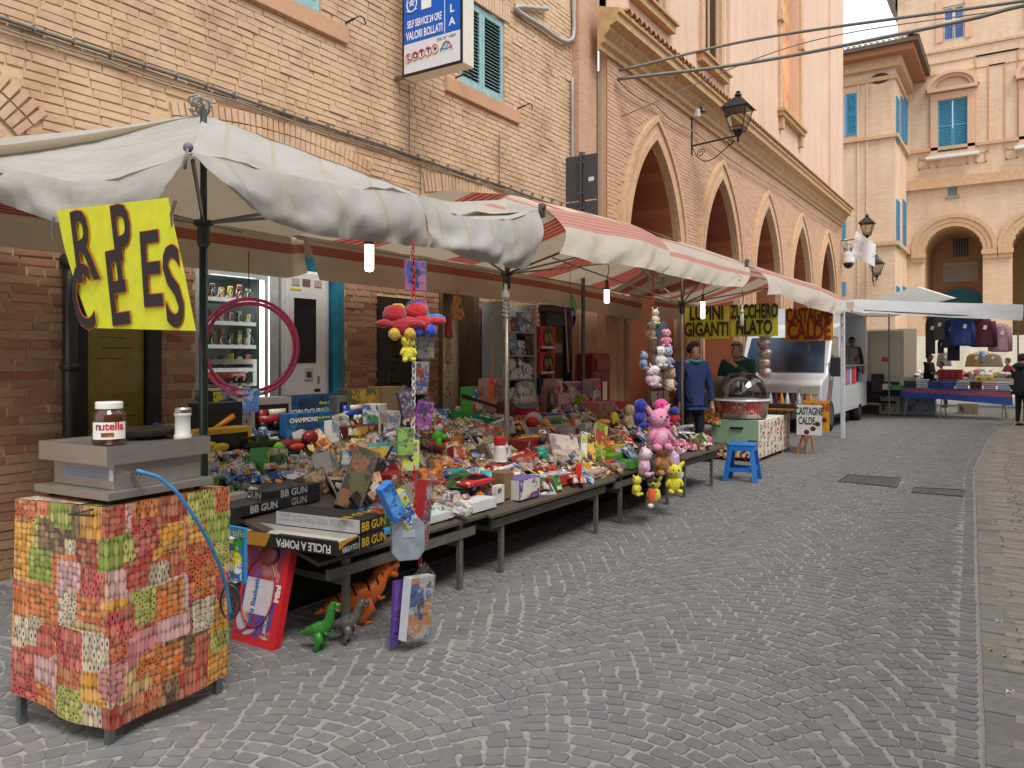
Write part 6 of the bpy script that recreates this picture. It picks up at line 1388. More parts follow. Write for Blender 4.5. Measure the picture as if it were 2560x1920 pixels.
bags = [(570, 1192, .42, .26, .1, 1, 'crumpled clear bag of grey toys with a yellow tag near the pole'), (650, 1190, .4, .3, .12, 0, 'clear bag of small red and blue figures beside the yellow tags'), (720, 1170, .3, .24, .08, 2, 'flat bag with orange cardboard header and dark toy inside'), (775, 1180, .36, .26, .1, 2, 'dark toy pack with an orange corner label'),
        (1010, 1165, .34, .26, .1, 5, 'clear pack with a dark toy behind the hanging tins'), (1045, 1225, .3, .22, .08, 5, 'grey bagged toy heaped behind the hanging red box'), (1085, 1205, .26, .26, .12, 3, 'orange bag of construction toys beside the motorbike'), (1120, 1180, .34, .2, .16, 3, 'big orange bagged playset standing at the middle of the table'), (1150, 1135, .4, .3, .09, 4, 'brown bag pile of wooden toys behind the motorbike'), (1165, 1085, .5, .3, .08, 7, 'long flat crinkled clear bag with a red stripe'), (1240, 1060, .4, .3, .12, 7, 'round shiny clear pack lying behind the white megaphone'),
        (1120, 1262, .36, .24, .09, 5, 'pale bagged set of beige doll limbs near the front edge'), (1150, 1285, .34, .22, .1, 7, 'silver foil bag bulging over the front edge'), (1205, 1245, .2, .2, .07, 3, 'small gold foil pack beside the red car'), (1290, 1195, .22, .18, .09, 0, 'red and yellow foil figures in a bag by the white car'), (1400, 1165, .32, .3, .14, 1, 'clear bag of navy blue figures beside the turquoise toy'), (1430, 1185, .2, .2, .1, 0, 'clear pack with red band near the orange box'), (1330, 1180, .26, .22, .12, 5, 'purple and gold bagged figure pack'), (1495, 1095, .3, .26, .1, 2, 'bag of orange plastic pieces behind the tall green box'), (1560, 1090, .3, .26, .1, 0, 'bag of red and green toys by the yellow capsule toy'), (1600, 1095, .26, .2, .1, 6, 'small pink bag beside the hanging plush chain'),
        (1690, 1120, .34, .24, .12, 6, 'bag of pink dolls behind the rainbow plush'), (1725, 1125, .3, .22, .1, 6, 'bag of rose coloured toy dishes near the table end'), (1690, 1075, .6, .4, .08, 7, 'wide sheet of clear film over pale pink sets'), (1760, 1098, .45, .3, .06, 6, 'flat pink sets in shiny film at the far end'), (1660, 1095, .3, .3, .1, 6, 'pink accessory set half hidden by the plush chain'), (860, 1205, .3, .26, .08, 2, 'brown and grey bagged figures under the leaning box'), (905, 1190, .3, .22, .1, 5, 'yellow and clear wrapped pack beside the toy rifle'), (820, 1140, .26, .2, .08, 0, 'rust coloured bagged toy behind the tilted digger box'), (1225, 1120, .24, .2, .14, 1, 'dark netted bag standing beside the megaphone'), (1040, 1120, .3, .25, .1, 1, 'grey pack behind the green hanging box'), (1015, 1090, .3, .2, .08, 7, 'clear pack beside the white toy plane')]
for i, (u, v, w, d, h, ci, lb_) in enumerate(bags): bag(u, v, w, d, h, BC[ci], lb_, yaw=(i * 37 % 50) - 25, seed=i + 3)
# -------- boxes lying about the middle and front
def flat(u, v, w, d, h, label, top, side, yaw=0, lean=0, roll=0, txt=None, sz=.05, tcol='e0e0e0', lift=0.0, scale=10, stxt=None, name='toy_box'):
    """box lying down; w along the street, d across; u,v = its lower near corner side (front edge middle)"""
    p = spot(u, v) + V_((0, 0, lift)); t = thing(name, label, 'toy box', p, group=TOYS, rot=(math.radians(roll), math.radians(lean), math.radians(yaw)))
    MB().bb((-d, -w / 2, 0), (0, w / 2, h)).ob('carton', card(side), t, bevel=.003)
    MB().bb((-d + .004, -w / 2 + .004, h + .0004), (-.004, w / 2 - .004, h + .002)).ob('picture', printed(top, scale) if not isinstance(top, str) else card(top), t)
    if txt: text(txt, sz, M(tcol, .5, var=0), t, FX((.0015, 0, h / 2)), bold=sz * .03)
    if stxt: text(stxt, sz, M(tcol, .5, var=0), t, FY((-d / 2, -w / 2 - .0015, h / 2)), bold=sz * .03)
    return t
BG = ['26282c', '34383c', '1e2024', '4a4640']
flat(735, 1262, .44, .3, .055, 'upper black air gun box reading BB GUN on the left stack', BG, '1c1e22', txt='BB GUN', stxt='BB GUN', sz=.06, tcol='a8a8a4', lift=.055)
flat(735, 1265, .46, .3, .055, 'lower black air gun box reading BB GUN on the left stack', BG, '1e2024', 2, txt='BB GUN', sz=.06, tcol='8e8e8a')
flat(660, 1285, .46, .26, .06, 'black air gun box reading BB GUN nearest the candy cloth', BG, '1c1e22', 4, txt='BB GUN', stxt='BB GUN', sz=.06, tcol='b0b0ac', lift=.01)
flat(615, 1252, .3, .1, .05, 'long thin white carton beside the black air gun boxes', 'bcb4a4', 'b8ae9c', 6)
carton(905, 1155, .5, .15, .3, 'yellow striped box with clear front showing toy diggers lying tilted', 'cfc8ba', face=['c89a1c', 'd8b02c', '7a6a30', 'b88a1c'], yaw=-28, lean=-48, side='d8c81c', scale=8)
carton(868, 1272, .17, .42, .06, 'tall camouflage box with white edge leaning among the rifles', '4a4030', face=['6a4a2c', '3a3424', '8a5a30', '5a5a28'], yaw=-38, lean=-20, roll=-22, side='b4b6bc', scale=10)
carton(745, 1208, .2, .12, .02, 'white and blue instruction booklet propped up like a tent', 'c8cad0', face=['d0d4da', '3a7ab8', 'd8d8dc', 'c85a4a'], lean=-50, yaw=-20)
carton(935, 1172, .3, .07, .12, 'front blue metal kit box reading Metalli lying among packs', '3a6aa8', txt=(('Metalli', -.05, .5, 1.4, 'd0dce8'),), yaw=-25, lean=-30, sz=.05)
carton(985, 1145, .34, .07, .12, 'rear blue metal kit box reading Metalli beside the teal box', '3f74ae', txt=(('Metalli', -.05, .5, 1.4, 'd0dce8'),), yaw=-22, lean=-30, sz=.05)
carton(965, 1132, .32, .1, .1, 'teal and white cardboard box behind the metal kit boxes', '2f9a9a', face=['2f9a9a', '2a8a90', '38a8a4'], yaw=-30, lean=-35)
flat(1085, 1308, .36, .2, .05, 'flat white box with a teal top at the front edge', 'b8c8c4', 'c0c2bc', 0)
flat(1030, 1300, .34, .2, .045, 'flat blue and grey game box at the front edge behind the pendant boxes', ['5a90a8', '8ab0b8', '3a7a94'], 'a8a8a4', 3)
flat(920, 1290, .5, .22, .03, 'row of flat blue snake patterned packs behind the air gun box', ['2a3a4a', '3a8ab8', '1c242c', '4a9ac4'], '8a98a4', 0)
flat(1212, 1276, .3, .16, .075, 'white car carton with blue corner under the red sports car', 'd0d0d0', 'cccdd0', 0)
carton(1252, 1257, .1, .13, .05, 'small white carton numbered 09 at the front edge', 'cfcdc8', txt=(('09', -.2, .7, 1, '3a3634'),), sz=.05)
carton(1272, 1246, .12, .2, .12, 'plain brown carton standing at the front edge', '7c6444')
carton(1268, 1215, .14, .12, .12, 'brown carton carrying the white sports car', '745c40')
carton(1325, 1246, .3, .16, .18, 'purple and white window carton at the front edge with toy trucks', '6a5a98', face=['c8c4c0', '5a4a88', 'd0ccc8', 'b84a3a'], scale=8, side='d4d0cc')
flat(1405, 1215, .42, .2, .09, 'curved blister pack of white train pieces with red and blue ends', ['8a8890', 'c8c4c8', 'a83a34', 'b0aeb4'], 'a8322e', 0, scale=12)
carton(1455, 1205, .12, .16, .05, 'white label end of the train blister pack with a red rim', 'c8302c', face=['d8d0c8', 'd8d0c8', 'ccc4bc'], yaw=25)
flat(1500, 1192, .34, .16, .06, 'flat red lettered box at the front edge by the orange carton', ['a89a94', 'b8aaa0', '8a7a78'], 'b8a8a0', 2, txt='Happy Family', sz=.05, tcol='b83a38')
flat(1560, 1172, .3, .16, .05, 'flat pale blue picture box at the front edge next to the green box', ['b0a0a4', '7a90b0', 'c8b8b0'], '9aa0ac', 2)
flat(1548, 1150, .34, .22, .06, 'lime green play dough box under the yellow game', ['6ab02a', '58a024', '7ac030'], '5aa428', 0)
flat(1548, 1132, .3, .18, .045, 'yellow and green flat game on top of the lime box', ['d8c82c', '6ab83a', 'e0d040'], 'c8b828', 0, lift=.03)
flat(1590, 1170, .22, .2, .07, 'lime green open tray box at the front edge', ['5ab02a', '3a8a2a'], '58b030', 6)
carton(1468, 1180, .12, .08, .09, 'orange and green small carton at the front edge', 'dca024', topface=['9ab83a', 'd8b02c'])
carton(1497, 1150, .14, .4, .06, 'tall yellow and green box with red lid leaning back', 'b8a83a', face=['a8aa3c', 'c8c060', '6a8a34', 'a04030'], yaw=-30, lean=-22, roll=-20, side=['6a9a4a', 'c8d0b8'], scale=8)
carton(1462, 1150, .1, .3, .05, 'slim white and lime box leaning beside the tall yellow box', 'd0ccb8', face=['d4d0bc', 'a8b84a', 'd8d4c8'], yaw=-30, lean=-25, roll=-18)
carton(1478, 1152, .1, .28, .05, 'slim mustard box with a round black picture leaning by others', 'c8a03a', face=['c8a03a', '3a2c24', 'd0b04a'], yaw=-30, lean=-25, roll=-16)
carton(1425, 1168, .3, .4, .06, 'big grey pink boxed doll set lying back under shiny film', '9a8880', face=['a8948a', '8a7a74', 'b8a49a', 'c0b0a8'], yaw=-30, lean=-45, roll=-12, scale=6)
flat(1400, 1085, .6, .34, .09, 'flat pink grey carton beneath the blue craft trays', ['b89a98', 'a88a8a', 'c8a8a4'], 'a8989a', 3)
flat(1395, 1060, .5, .3, .07, 'white and pink craft carton under the blue trays', ['c0a8a0', 'b09890'], 'b8aeb0', 2, lift=.03)
for i, (u, v, lb_) in enumerate(((1385, 1058, 'front blue tray of colourful craft beads'), (1420, 1050, 'middle blue tray of colourful craft beads'), (1445, 1044, 'far blue tray of colourful craft beads'))):
    flat(u, v, .3, .22, .06, lb_, ['2a4ab0', 'd8902c', 'c83a34', '4aa0c0'], '2544a4', -8, lift=.05, scale=26)
flat(1440, 1090, .4, .25, .1, 'stack of grey doll cartons behind the leaning boxes', ['a09690', '8a8280'], 'a89e9c', 4)
carton(1520, 1040, .5, .18, .3, 'pink gabled toy house box at the back near the post box', 'b06a70', face=['c07a80', 'a85a60', '8a8a4a', 'c88a90'], scale=7)
carton(1560, 1022, .4, .1, .3, 'red open tray at the back near the post box', 'b02c28')
carton(1308, 1120, .22, .07, .2, 'dark red game box beside the megaphone', '7a1c24', txt=(('Monster', 0, .5, 1, 'c8b0a8'),), sz=.04)
carton(1345, 1130, .36, .12, .2, 'red and grey game cartons stacked behind the boy figure', '8a2428', face=['8a2428', 'a8a098', '8a2428', 'b0a8a0'], scale=6)
carton(1188, 1062, .5, .1, .12, 'long green block game box tilted at the back', '1e7a3a', txt=(('Jenga', .0, .5, 1.2, 'c8d8c0'),), yaw=-30, roll=-14, sz=.06)
flat(1140, 1085, .62, .22, .02, 'long blister card of orange spiral toys at the back', ['c87a2c', 'a8641c', 'd88a3a', 'b09060'], 'b89a70', -24, roll=-10, scale=30)
carton(1195, 1052, .2, .36, .16, 'green and red plastic game tower at the back by the pole', '4a9a3a', face=['5aa83a', 'c83a2c', '3a6ab8', 'd8d0c0'], scale=11)
carton(1240, 1035, .3, .4, .14, 'pink baby doll carton at the back beside the pole', 'b8908a', face=['c09a94', 'b08480', 'd0b0a8', '8a6a6a'], scale=7)
carton(1398, 1022, .18, .38, .18, 'clear round doll tube standing at the back', 'a88a88', face=['b89a94', 'd8b8a0', '9a4a54', 'c8a8a0'], scale=12)
carton(1440, 1010, .3, .3, .2, 'white and magenta open window doll box at the back', 'c8b8b4', face=['8a4a70', '9a5a7a', 'c8c0b8', '7a6a5a'], side=['b83a54', 'd0c0bc'], scale=5)
carton(1460, 1025, .14, .2, .1, 'small lime and orange alphabet game box at the back', '9aa83a', face=['a8b040', 'c86a2c', '3a5a7a', 'd8c83a'], scale=24)
carton(1410, 1035, .3, .26, .12, 'doll box with red ribbon band before the doll tube', 'a8787a', face=['b08080', 'c8a898', '8a3a3c', 'c0a0a0'], scale=10)
carton(1375, 1040, .22, .36, .06, 'brown doll pack with an oval mirror', '8a5a50', face=['8a5a50', 'b07a68', '6a4038'], scale=6, win=lambda w, h: [('mirror', MB().ball((.01, .03, h * .55), (.008, w * .2, h * .22), 14), metal('9a8a7a', .15))])
carton(1490, 1000, .3, .3, .14, 'blue and white boat kit box at the back by the post box', 'a8a0a0', face=['9aa8b8', '4a6a9a', 'c8c0bc', 'b84a3a'], scale=9)
# -------- cars
def car(u, v, L, col, label, yaw=0, lift=0.0):
    p = spot(u, v) + V_((0, 0, lift)); t = thing('toy_car', label, 'toy car', p, math.radians(yaw), 'toy sports cars'); w = L * .42; b = MB(); sec = []
    prof = [(-.5, .16, .22), (-.46, .12, .30), (-.3, .1, .36), (-.16, .1, .40), (.0, .1, .40), (.2, .1, .40), (.38, .11, .40), (.47, .13, .36), (.5, .2, .3)]
    for y, lo, hi in prof:
        ww = w * (.92 if abs(y) > .45 else 1)
        sec.append([(-ww / 2, y * L, lo * L * .8), (ww / 2, y * L, lo * L * .8), (ww / 2 * 1.02, y * L, (lo + hi) / 2 * L * .8), (ww / 2 * .9, y * L, hi * L * .62), (-ww / 2 * .9, y * L, hi * L * .62), (-ww / 2 * 1.02, y * L, (lo + hi) / 2 * L * .8)])
    for s in sec: b.v += s
    for i in range(len(sec) - 1): b.f += [(i * 6 + j, i * 6 + (j + 1) % 6, i * 6 + 6 + (j + 1) % 6, i * 6 + 6 + j) for j in range(6)]
    b.f += [tuple(range(5, -1, -1)), tuple(range((len(sec) - 1) * 6, len(sec) * 6))]
    b.ob('body', M(col, .2, var=.03, coat=.7), t, True)
    r_ = MB(); r_.add([(-w * .4, -.2 * L, .25 * L), (w * .4, -.2 * L, .25 * L), (w * .4, .34 * L, .25 * L), (-w * .4, .34 * L, .25 * L), (-w * .28, -.02 * L, .345 * L), (w * .28, -.02 * L, .345 * L), (w * .28, .16 * L, .345 * L), (-w * .28, .16 * L, .345 * L)], [(0, 1, 5, 4), (1, 2, 6, 5), (2, 3, 7, 6), (3, 0, 4, 7)]); r_.ob('windows', M('15171a', .08), t)
    MB().add([(-w * .29, -.03 * L, .344 * L), (w * .29, -.03 * L, .344 * L), (w * .29, .17 * L, .344 * L), (-w * .29, .17 * L, .344 * L), (-w * .25, .0, .358 * L), (w * .25, .0, .358 * L), (w * .25, .14 * L, .358 * L), (-w * .25, .14 * L, .358 * L)], [(0, 1, 5, 4), (1, 2, 6, 5), (2, 3, 7, 6), (3, 0, 4, 7), (4, 5, 6, 7)]).ob('roof', M(col, .2, var=.03, coat=.7), t)
    for y in (-.3, .3):
        for s in (-1, 1):
            wh = MB(); wh.cyl((s * w * .44, y * L, .085 * L), (s * w * .54, y * L, .085 * L), .088 * L, n=16); k = wh.ob('wheel', plastic('141414'), t, True); MB().cyl((s * w * .535, y * L, .085 * L), (s * w * .55, y * L, .085 * L), .05 * L, n=10).ob('rim', metal('9a9a9a', .3), k)
    for s in (-1, 1): MB().box((s * w * .36, -.475 * L, .2 * L), (w * .16, .02, .03 * L)).ob('headlight', plastic('e0dcd0'), t)
    return t
car(1190, 1247, .30, 'c01c24', 'glossy red toy sports car on a white carton', -6, .078)
car(1253, 1192, .27, 'd8d6e0', 'white toy sports car with dark roof on a brown carton', 6, .03)
# -------- megaphone, guitar, rifles and the like
mg = thing('toy_megaphone', 'white toy megaphone with red end standing on its bell', 'toy megaphone', spot(1250, 1170), 0, TOYS)
MB().lathe([(.085, 0), (.08, .01), (.065, .06), (.05, .17), (.05, .2)], 18).ob('bell', plastic('d8d2cc'), mg, True); MB().lathe([(.052, .2), (.055, .21), (.055, .26), (.03, .28), (0, .28)], 18).ob('cap', plastic('b8242c'), mg); MB().tube([(0, .04, .18), (0, .12, .17), (0, .14, .1), (0, .06, .06)], .014, 6).ob('handle', plastic('d4cec8'), mg, True)
gt_ = thing('toy_guitar', 'dark red toy guitar lying across the back of the table', 'toy guitar', spot(1255, 1052), 0, TOYS, rot=(math.radians(-14), 0, math.radians(-8)))
b = MB(); b.prism([(.0, .0 + math.cos(a) * .17 * (1 - .25 * math.cos(2 * a)), .12 + math.sin(a) * .11) for a in [2 * math.pi * i / 22 for i in range(22)]], (.06, 0, 0)); b.ob('body', M('5a1a1e', .3, coat=.4), gt_, bevel=.008); MB().bb((.062, -.62, .105), (.075, .0, .14)).ob('neck', M('2a1414', .4), gt_); MB().bb((.055, -.74, .1), (.075, -.62, .15)).ob('headstock', M('241212', .4), gt_); MB().cyl((.061, .0, .12), (.064, .0, .12), .04, n=16).ob('sound_hole', M_DARK, gt_)
def rifle(u, v, L, label, rot, col='15161a'):
    t = thing('toy_rifle', label, 'toy gun', spot(u, v) + V_((0, 0, .06)), 0, TOYS, rot=rot); m = plastic(col)
    MB().bb((-.015, -L * .2, .0), (.015, L * .15, .06)).ob('receiver', m, t, bevel=.004); MB().cyl((0, L * .15, .04), (0, L * .48, .04), .011).ob('barrel', m, t); MB().cyl((0, L * .48, .04), (0, L * .53, .04), .013).ob('orange_tip', plastic('d86a24'), t)
    MB().prism([(-.012, -L * .2, .06), (-.012, -L * .45, .05), (-.012, -L * .45, -.04), (-.012, -L * .2, .01)], (.024, 0, 0)).ob('stock', m, t); MB().box((0, -L * .02, -.05), (.02, .04, .11), Matrix.Rotation(.25, 3, 'X')).ob('magazine', m, t); MB().box((0, -L * .15, -.03), (.02, .03, .08), Matrix.Rotation(-.3, 3, 'X')).ob('grip', m, t); MB().cyl((0, -.08, .085), (0, .08, .085), .015).ob('sight', m, t)
rifle(930, 1225, .62, 'black toy rifle with orange muzzle tip lying across packs', (.3, -.5, .25)); rifle(955, 1205, .6, 'second black toy rifle tangled behind the orange tipped one', (.55, -.4, .1)); rifle(915, 1258, .55, 'black toy rifle lowest in the heap beside the leaning box', (.1, -.6, .4))
lumps(1130, 1198, [('body', '2a9aa0', [(0, -.02, .05, .03, .13, .035), (0, .12, .06, .025, .06, .02), (0, -.06, .01, .02, .025, .05)])], 'teal toy water pistol beside the army vehicle', 'toy_pistol', 'toy gun')
lumps(1320, 1108, [('body', 'd8b020', [(0, -.06, .04, .035, .2, .035), (0, .16, .05, .03, .08, .025)]), ('muzzle', 'b82820', [(0, -.24, .045, .03, .06, .03)])], 'yellow toy blaster with red muzzle near the cap figure', 'toy_blaster', 'toy gun')
lumps(1075, 1198, [('body', 'd87a1c', [(0, 0, .04, .05, .1, .025), (0, .08, .06, .03, .05, .02), (0, -.09, .07, .03, .05, .03)])], 'orange plastic propeller toy beside the yellow pack', 'toy_propeller')
t = thing('toy_fan', 'turquoise drum shaped toy with a dark lens at the front edge', 'toy', spot(1232, 1215), math.radians(20), TOYS)
MB().cyl((-.1, 0, .06), (.04, 0, .06), .055, n=18).ob('drum', plastic('3aa8b4'), t, True); MB().cyl((.04, 0, .06), (.05, 0, .06), .042, n=18).ob('lens', M('16181a', .1), t); MB().bb((-.08, -.04, -.0), (.02, .04, .02)).ob('base', plastic('c8d4d4'), t)
t = lumps(1356, 1132, [('legs', '1c2a4a', [(0, 0, .05, .02, .025, .06)]), ('shirt', '24345a', [(0, 0, .11, .025, .032, .04)]), ('head', 'd8a890', [(0, 0, .17, .035, .036, .036)]), ('cap', 'dedad4', [(0, 0, .2, .04, .042, .025), (.03, -.02, .195, .03, .03, .01)]), ('cap_badge', 'b8282c', [(.02, -.03, .205, .022, .014, .016)])], 'small boy figurine in a white and red cap', 'toy_figurine')
lumps(1355, 1152, [('body', '1f9484', [(0, 0, .055, .05, .085, .055)]), ('wheel', '1a8a7a', [(.05, -.04, .055, .012, .05, .05)]), ('top', '28a892', [(0, .0, .105, .03, .05, .02)])], 'sea green toy tractor body under the boy figurine', 'toy_tractor')
t = thing('sand_bucket', 'pink toy bucket with teal rim full of toys in clear film', 'toy bucket', spot(1312, 1048), 0, TOYS)
MB().lathe([(.11, 0), (.15, .14), (.15, .15)], 18).ob('bucket', plastic('c42a5c'), t, True); MB().lathe([(.152, .13), (.165, .135), (.165, .155), (.15, .16)], 18).ob('rim', plastic('2f8a74'), t); MB().ball((.03, -.03, .2), (.07, .08, .06), 10).ob('contents', plastic('c89a90'), t, True); MB().lathe([(.155, .14), (.15, .24), (.12, .36), (.1, .42), (.0, .44)], 14).ob('film', film(), t, True)
lumps(1535, 1072, [('body', 'd8c028', [(0, 0, .13, .055, .058, .08)]), ('trousers', '1c2238', [(0, 0, .055, .055, .058, .05)]), ('arm', 'd4bc28', [(.02, -.065, .1, .02, .02, .05), (.02, .065, .1, .02, .02, .05)])], 'yellow and navy capsule shaped doll beside the fluffy dog', 'toy_figurine')
lumps(1508, 1085, [('cup', 'dc8420', [(0, 0, .14, .09, .09, .035)]), ('post', '6aa83a', [(0, -.06, .06, .015, .015, .07), (0, .06, .06, .015, .015, .07)])], 'orange funnel toy on green legs at the middle', 'toy_funnel')
lumps(1524, 1128, [('body', 'dc7424', [(0, 0, .06, .05, .075, .055), (0, .08, .07, .02, .03, .04)]), ('eye', 'e0dcd4', [(.045, -.03, .08, .012, .018, .018)])], 'round orange bath toy near the lime box', 'toy_bath_figure')
lumps(1570, 1112, [('body', 'b8202c', [(0, 0, .03, .05, .12, .03)])], 'glossy red toy boat behind the lime box', 'toy_boat'); lumps(1525, 1160, [('body', 'c0222c', [(0, 0, .025, .03, .17, .022)]), ('end', '2a3aa0', [(0, .18, .025, .03, .05, .022)])], 'long red toy baton with a blue end at the front', 'toy_baton')
lumps(1560, 1120, [('dish', '3aa08a', [(0, 0, .03, .05, .06, .03)]), ('figure', 'c83a2c', [(0, .08, .06, .03, .03, .05)])], 'green and red tea set pieces beside the orange bath toy', 'toy_tea_set')
lumps(985, 1100, [('fuselage', 'cfd2d4', [(0, 0, .05, .03, .16, .03)]), ('wing', 'c4c8ca', [(.02, .0, .045, .1, .03, .006)]), ('tail', 'c0c6c8', [(0, -.14, .085, .006, .03, .035)])], 'white toy airliner lying behind the teal box', 'toy_plane', 'toy plane', 10)
lumps(1340, 1072, [('foil', 'b8b4b0', [(0, -.05, .1, .1, .1, .09)]), ('card', 'b82c30', [(.03, -.12, .08, .08, .06, .07)]), ('fruit', 'd8a02c', [(.05, .1, .05, .06, .09, .06)])], 'silver and red balloon pack with an orange bag at the middle', 'balloon_pack')
# fluffy beige dog
def fuzz(t):
    for o in t.children:
        if o.type != 'MESH' or not o.data.materials or o.data.materials[0].name not in PLUSHN: continue
        c = sum((v.co for v in o.data.vertices), V_()) / len(o.data.vertices); k = max((v.co - c).length for v in o.data.vertices); q = hash(o.name) % 97
        for v in o.data.vertices: v.co += (v.co - c) * (.22 * mnoise.noise((v.co - c) / k * 2.2 + V_((q, 0, 0))))
def teddy(t, s, body, head, ear='none', limbs=None, face='1c1414', belly=None, snout=None, ez=.62):
    """plush animal sitting, facing +X, base at z=0; s = height"""
    b = MB(); b.ball((0, 0, .3 * s), (.2 * s, .22 * s, .28 * s), 12); b.ob('body', plush(body), t, True)
    b = MB(); b.ball((.04 * s, 0, .68 * s), (.2 * s, .23 * s, .21 * s), 12); hd = b.ob('head', plush(head), t, True)
    if belly: MB().ball((.08 * s, 0, .3 * s), (.14 * s, .15 * s, .2 * s), 10).ob('belly', plush(belly), t, True)
    for q in (-1, 1):
        MB().ball((.08 * s, q * .2 * s, .34 * s), (.09 * s, .07 * s, .14 * s), 8, Matrix.Rotation(q * .5, 3, 'X')).ob('arm', plush(limbs or body), t, True)
        MB().ball((.16 * s, q * .14 * s, .08 * s), (.13 * s, .09 * s, .08 * s), 8).ob('leg', plush(limbs or body), t, True)
        if ear == 'round': MB().ball((0, q * .17 * s, .86 * s), (.04 * s, .08 * s, .08 * s), 8).ob('ear', plush(head), t, True)
        if ear == 'long': MB().ball((0, q * .22 * s, .84 * s), (.04 * s, .07 * s, .17 * s), 8, Matrix.Rotation(-q * .7, 3, 'X')).ob('ear', plush(head), t, True)
        if ear == 'flop': MB().ball((.02 * s, q * .23 * s, .66 * s), (.05 * s, .05 * s, .13 * s), 8).ob('ear', plush(face), t, True)
        if ear == 'point': MB().cyl((0, q * .14 * s, .82 * s), (0, q * .24 * s, 1.0 * s), .06 * s, .008 * s, 8).ob('ear', plush(head), t, True)
        MB().ball((.215 * s, q * .085 * s, .72 * s), (.02 * s, .03 * s, .035 * s), 8).ob('eye', plastic(face), t, True)
    if snout: MB().ball((.23 * s, 0, .63 * s), (.06 * s, .08 * s, .06 * s), 8).ob('snout', plush(snout), t, True)
    MB().ball((.26 * s if not snout else .29 * s, 0, .655 * s), (.018 * s, .03 * s, .02 * s), 6).ob('nose', plastic(face), t, True)
    fuzz(t)
fd = thing('plush_dog', 'fluffy beige plush dog standing at the back of the table', 'plush toy', spot(1572, 1072), math.radians(-20), TOYS)
teddy(fd, .34, 'cdb494', 'd2bc9e', 'flop', face='8a6a4a')
# -------- foreground air gun boxes on the low front board
def fg(u, v): return onx(u, v, -3.02)
g1 = thing('gun_box', 'open black tray box reading FUCILE A POMPA at the near end of the table', 'toy box', fg(847, 1392) + V_((0, 0, .0)), math.radians(0), 'air gun boxes at the near end')
Wg, Dg, Hg = .24, .62, .075
fp = fg(847, 1392); ex = (onz(560, 1352, fp.z) - fp); L_ = ex.length; ex = ex.normalized(); ang = math.atan2(ex.y, ex.x)     # long side runs across the table
g1.rotation_euler = (0, 0, ang)
b = MB(); b.bb((0, -.19, .0), (L_, 0, .01)); b.bb((0, -.006, .01), (L_, 0, Hg)); b.bb((0, -.19, .01), (.006, -.006, Hg)); b.bb((L_ - .006, -.19, .01), (L_, -.006, Hg)); b.bb((.006, -.19, .01), (L_ - .006, -.184, Hg)); b.ob('tray', card('1a1816'), g1)
b = MB(); b.bb((.012, -.18, .045), (L_ - .012, -.012, .05)); b.bb((.0065, -.183, .011), (.014, -.01, Hg - .004)); b.bb((.014, -.182, .011), (L_ - .014, -.176, Hg + .004)); b.ob('foam_insert', card('bdb9b0'), g1)
b = MB(); b.bb((L_ * .72, -.12, .0505), (L_ * .86, -.06, .053)); b.bb((L_ * .1, -.1, .0505), (L_ * .6, -.07, .055)); b.ob('cut_out', M('2a2622', .8), g1)
MB().prism([(L_ * .62, .0012, .001), (L_, .0012, .001), (L_, .0012, Hg), (L_ * .57, .0012, Hg)], (0, .001, 0)).ob('orange_band', card('b8801e'), g1)
MB().prism([(-.0022, -.19, Hg), (-.0022, -.0, Hg), (-.0022, -.0, .035), (-.0022, -.07, .06)], (.001, 0, 0)).ob('orange_corner', card('b8801e'), g1)
text('FUCILE A POMPA', .062, M('d8d6d0', .5, var=0), g1, frame((L_ * .29, .0035, Hg * .47), (1, 0, 0), (0, 0, -1)), bold=.0016, sx=.8)
text('FUCILE A POMPA', .04, M('b8b6b0', .5, var=0), g1, frame((-.0035, -.1, .028), (0, 1, 0), (0, 0, -1)) , bold=.001, sx=.5)
for i, (z, lb_, yo) in enumerate(((.0, 'black air gun box reading BB GUN under the white sided one', .0), (.085, 'topmost long black and white BB GUN box at the near table end', .0))):
    q = fg(907, 1376) + V_((0, 0, z)); g2 = thing('gun_box', lb_, 'toy box', q, ang, 'air gun boxes at the near end')
    MB().bb((0, -.20, 0), (.62, .0, .08)).ob('carton', card('1b1a1a'), g2, bevel=.003)
    MB().bb((.02, .0006, .004), (.618, .0016, .078)).ob('white_side', card('b6b7bc'), g2)
    for k in range(6):
        for r_ in range(6): MB().bb((.06 + k * .09, .0017, .03 + r_ * .007), (.135 + k * .09, .0021, .0325 + r_ * .007)).ob('printed_line', M('8c8d92', .6), g2) if i == 1 and (k + r_) % 7 else None
    text('BB GUN', .066, M('c8a02c', .5, var=0), g2, frame((-.0025, -.10, .04), (0, -1, 0), (0, 0, 1)), bold=.002, sx=.95)
    if i == 1: text('BB GUN', .08, M('a88a2c', .5, var=0), g2, frame((.12, -.1, .0825), (0, -1, 0), (-1, 0, 0)), bold=.002)
for q in (carton(978, 1335, .1, .03, .06, 'small bright blue plastic clip box at the front edge', '3a90d0'), ):
    pass
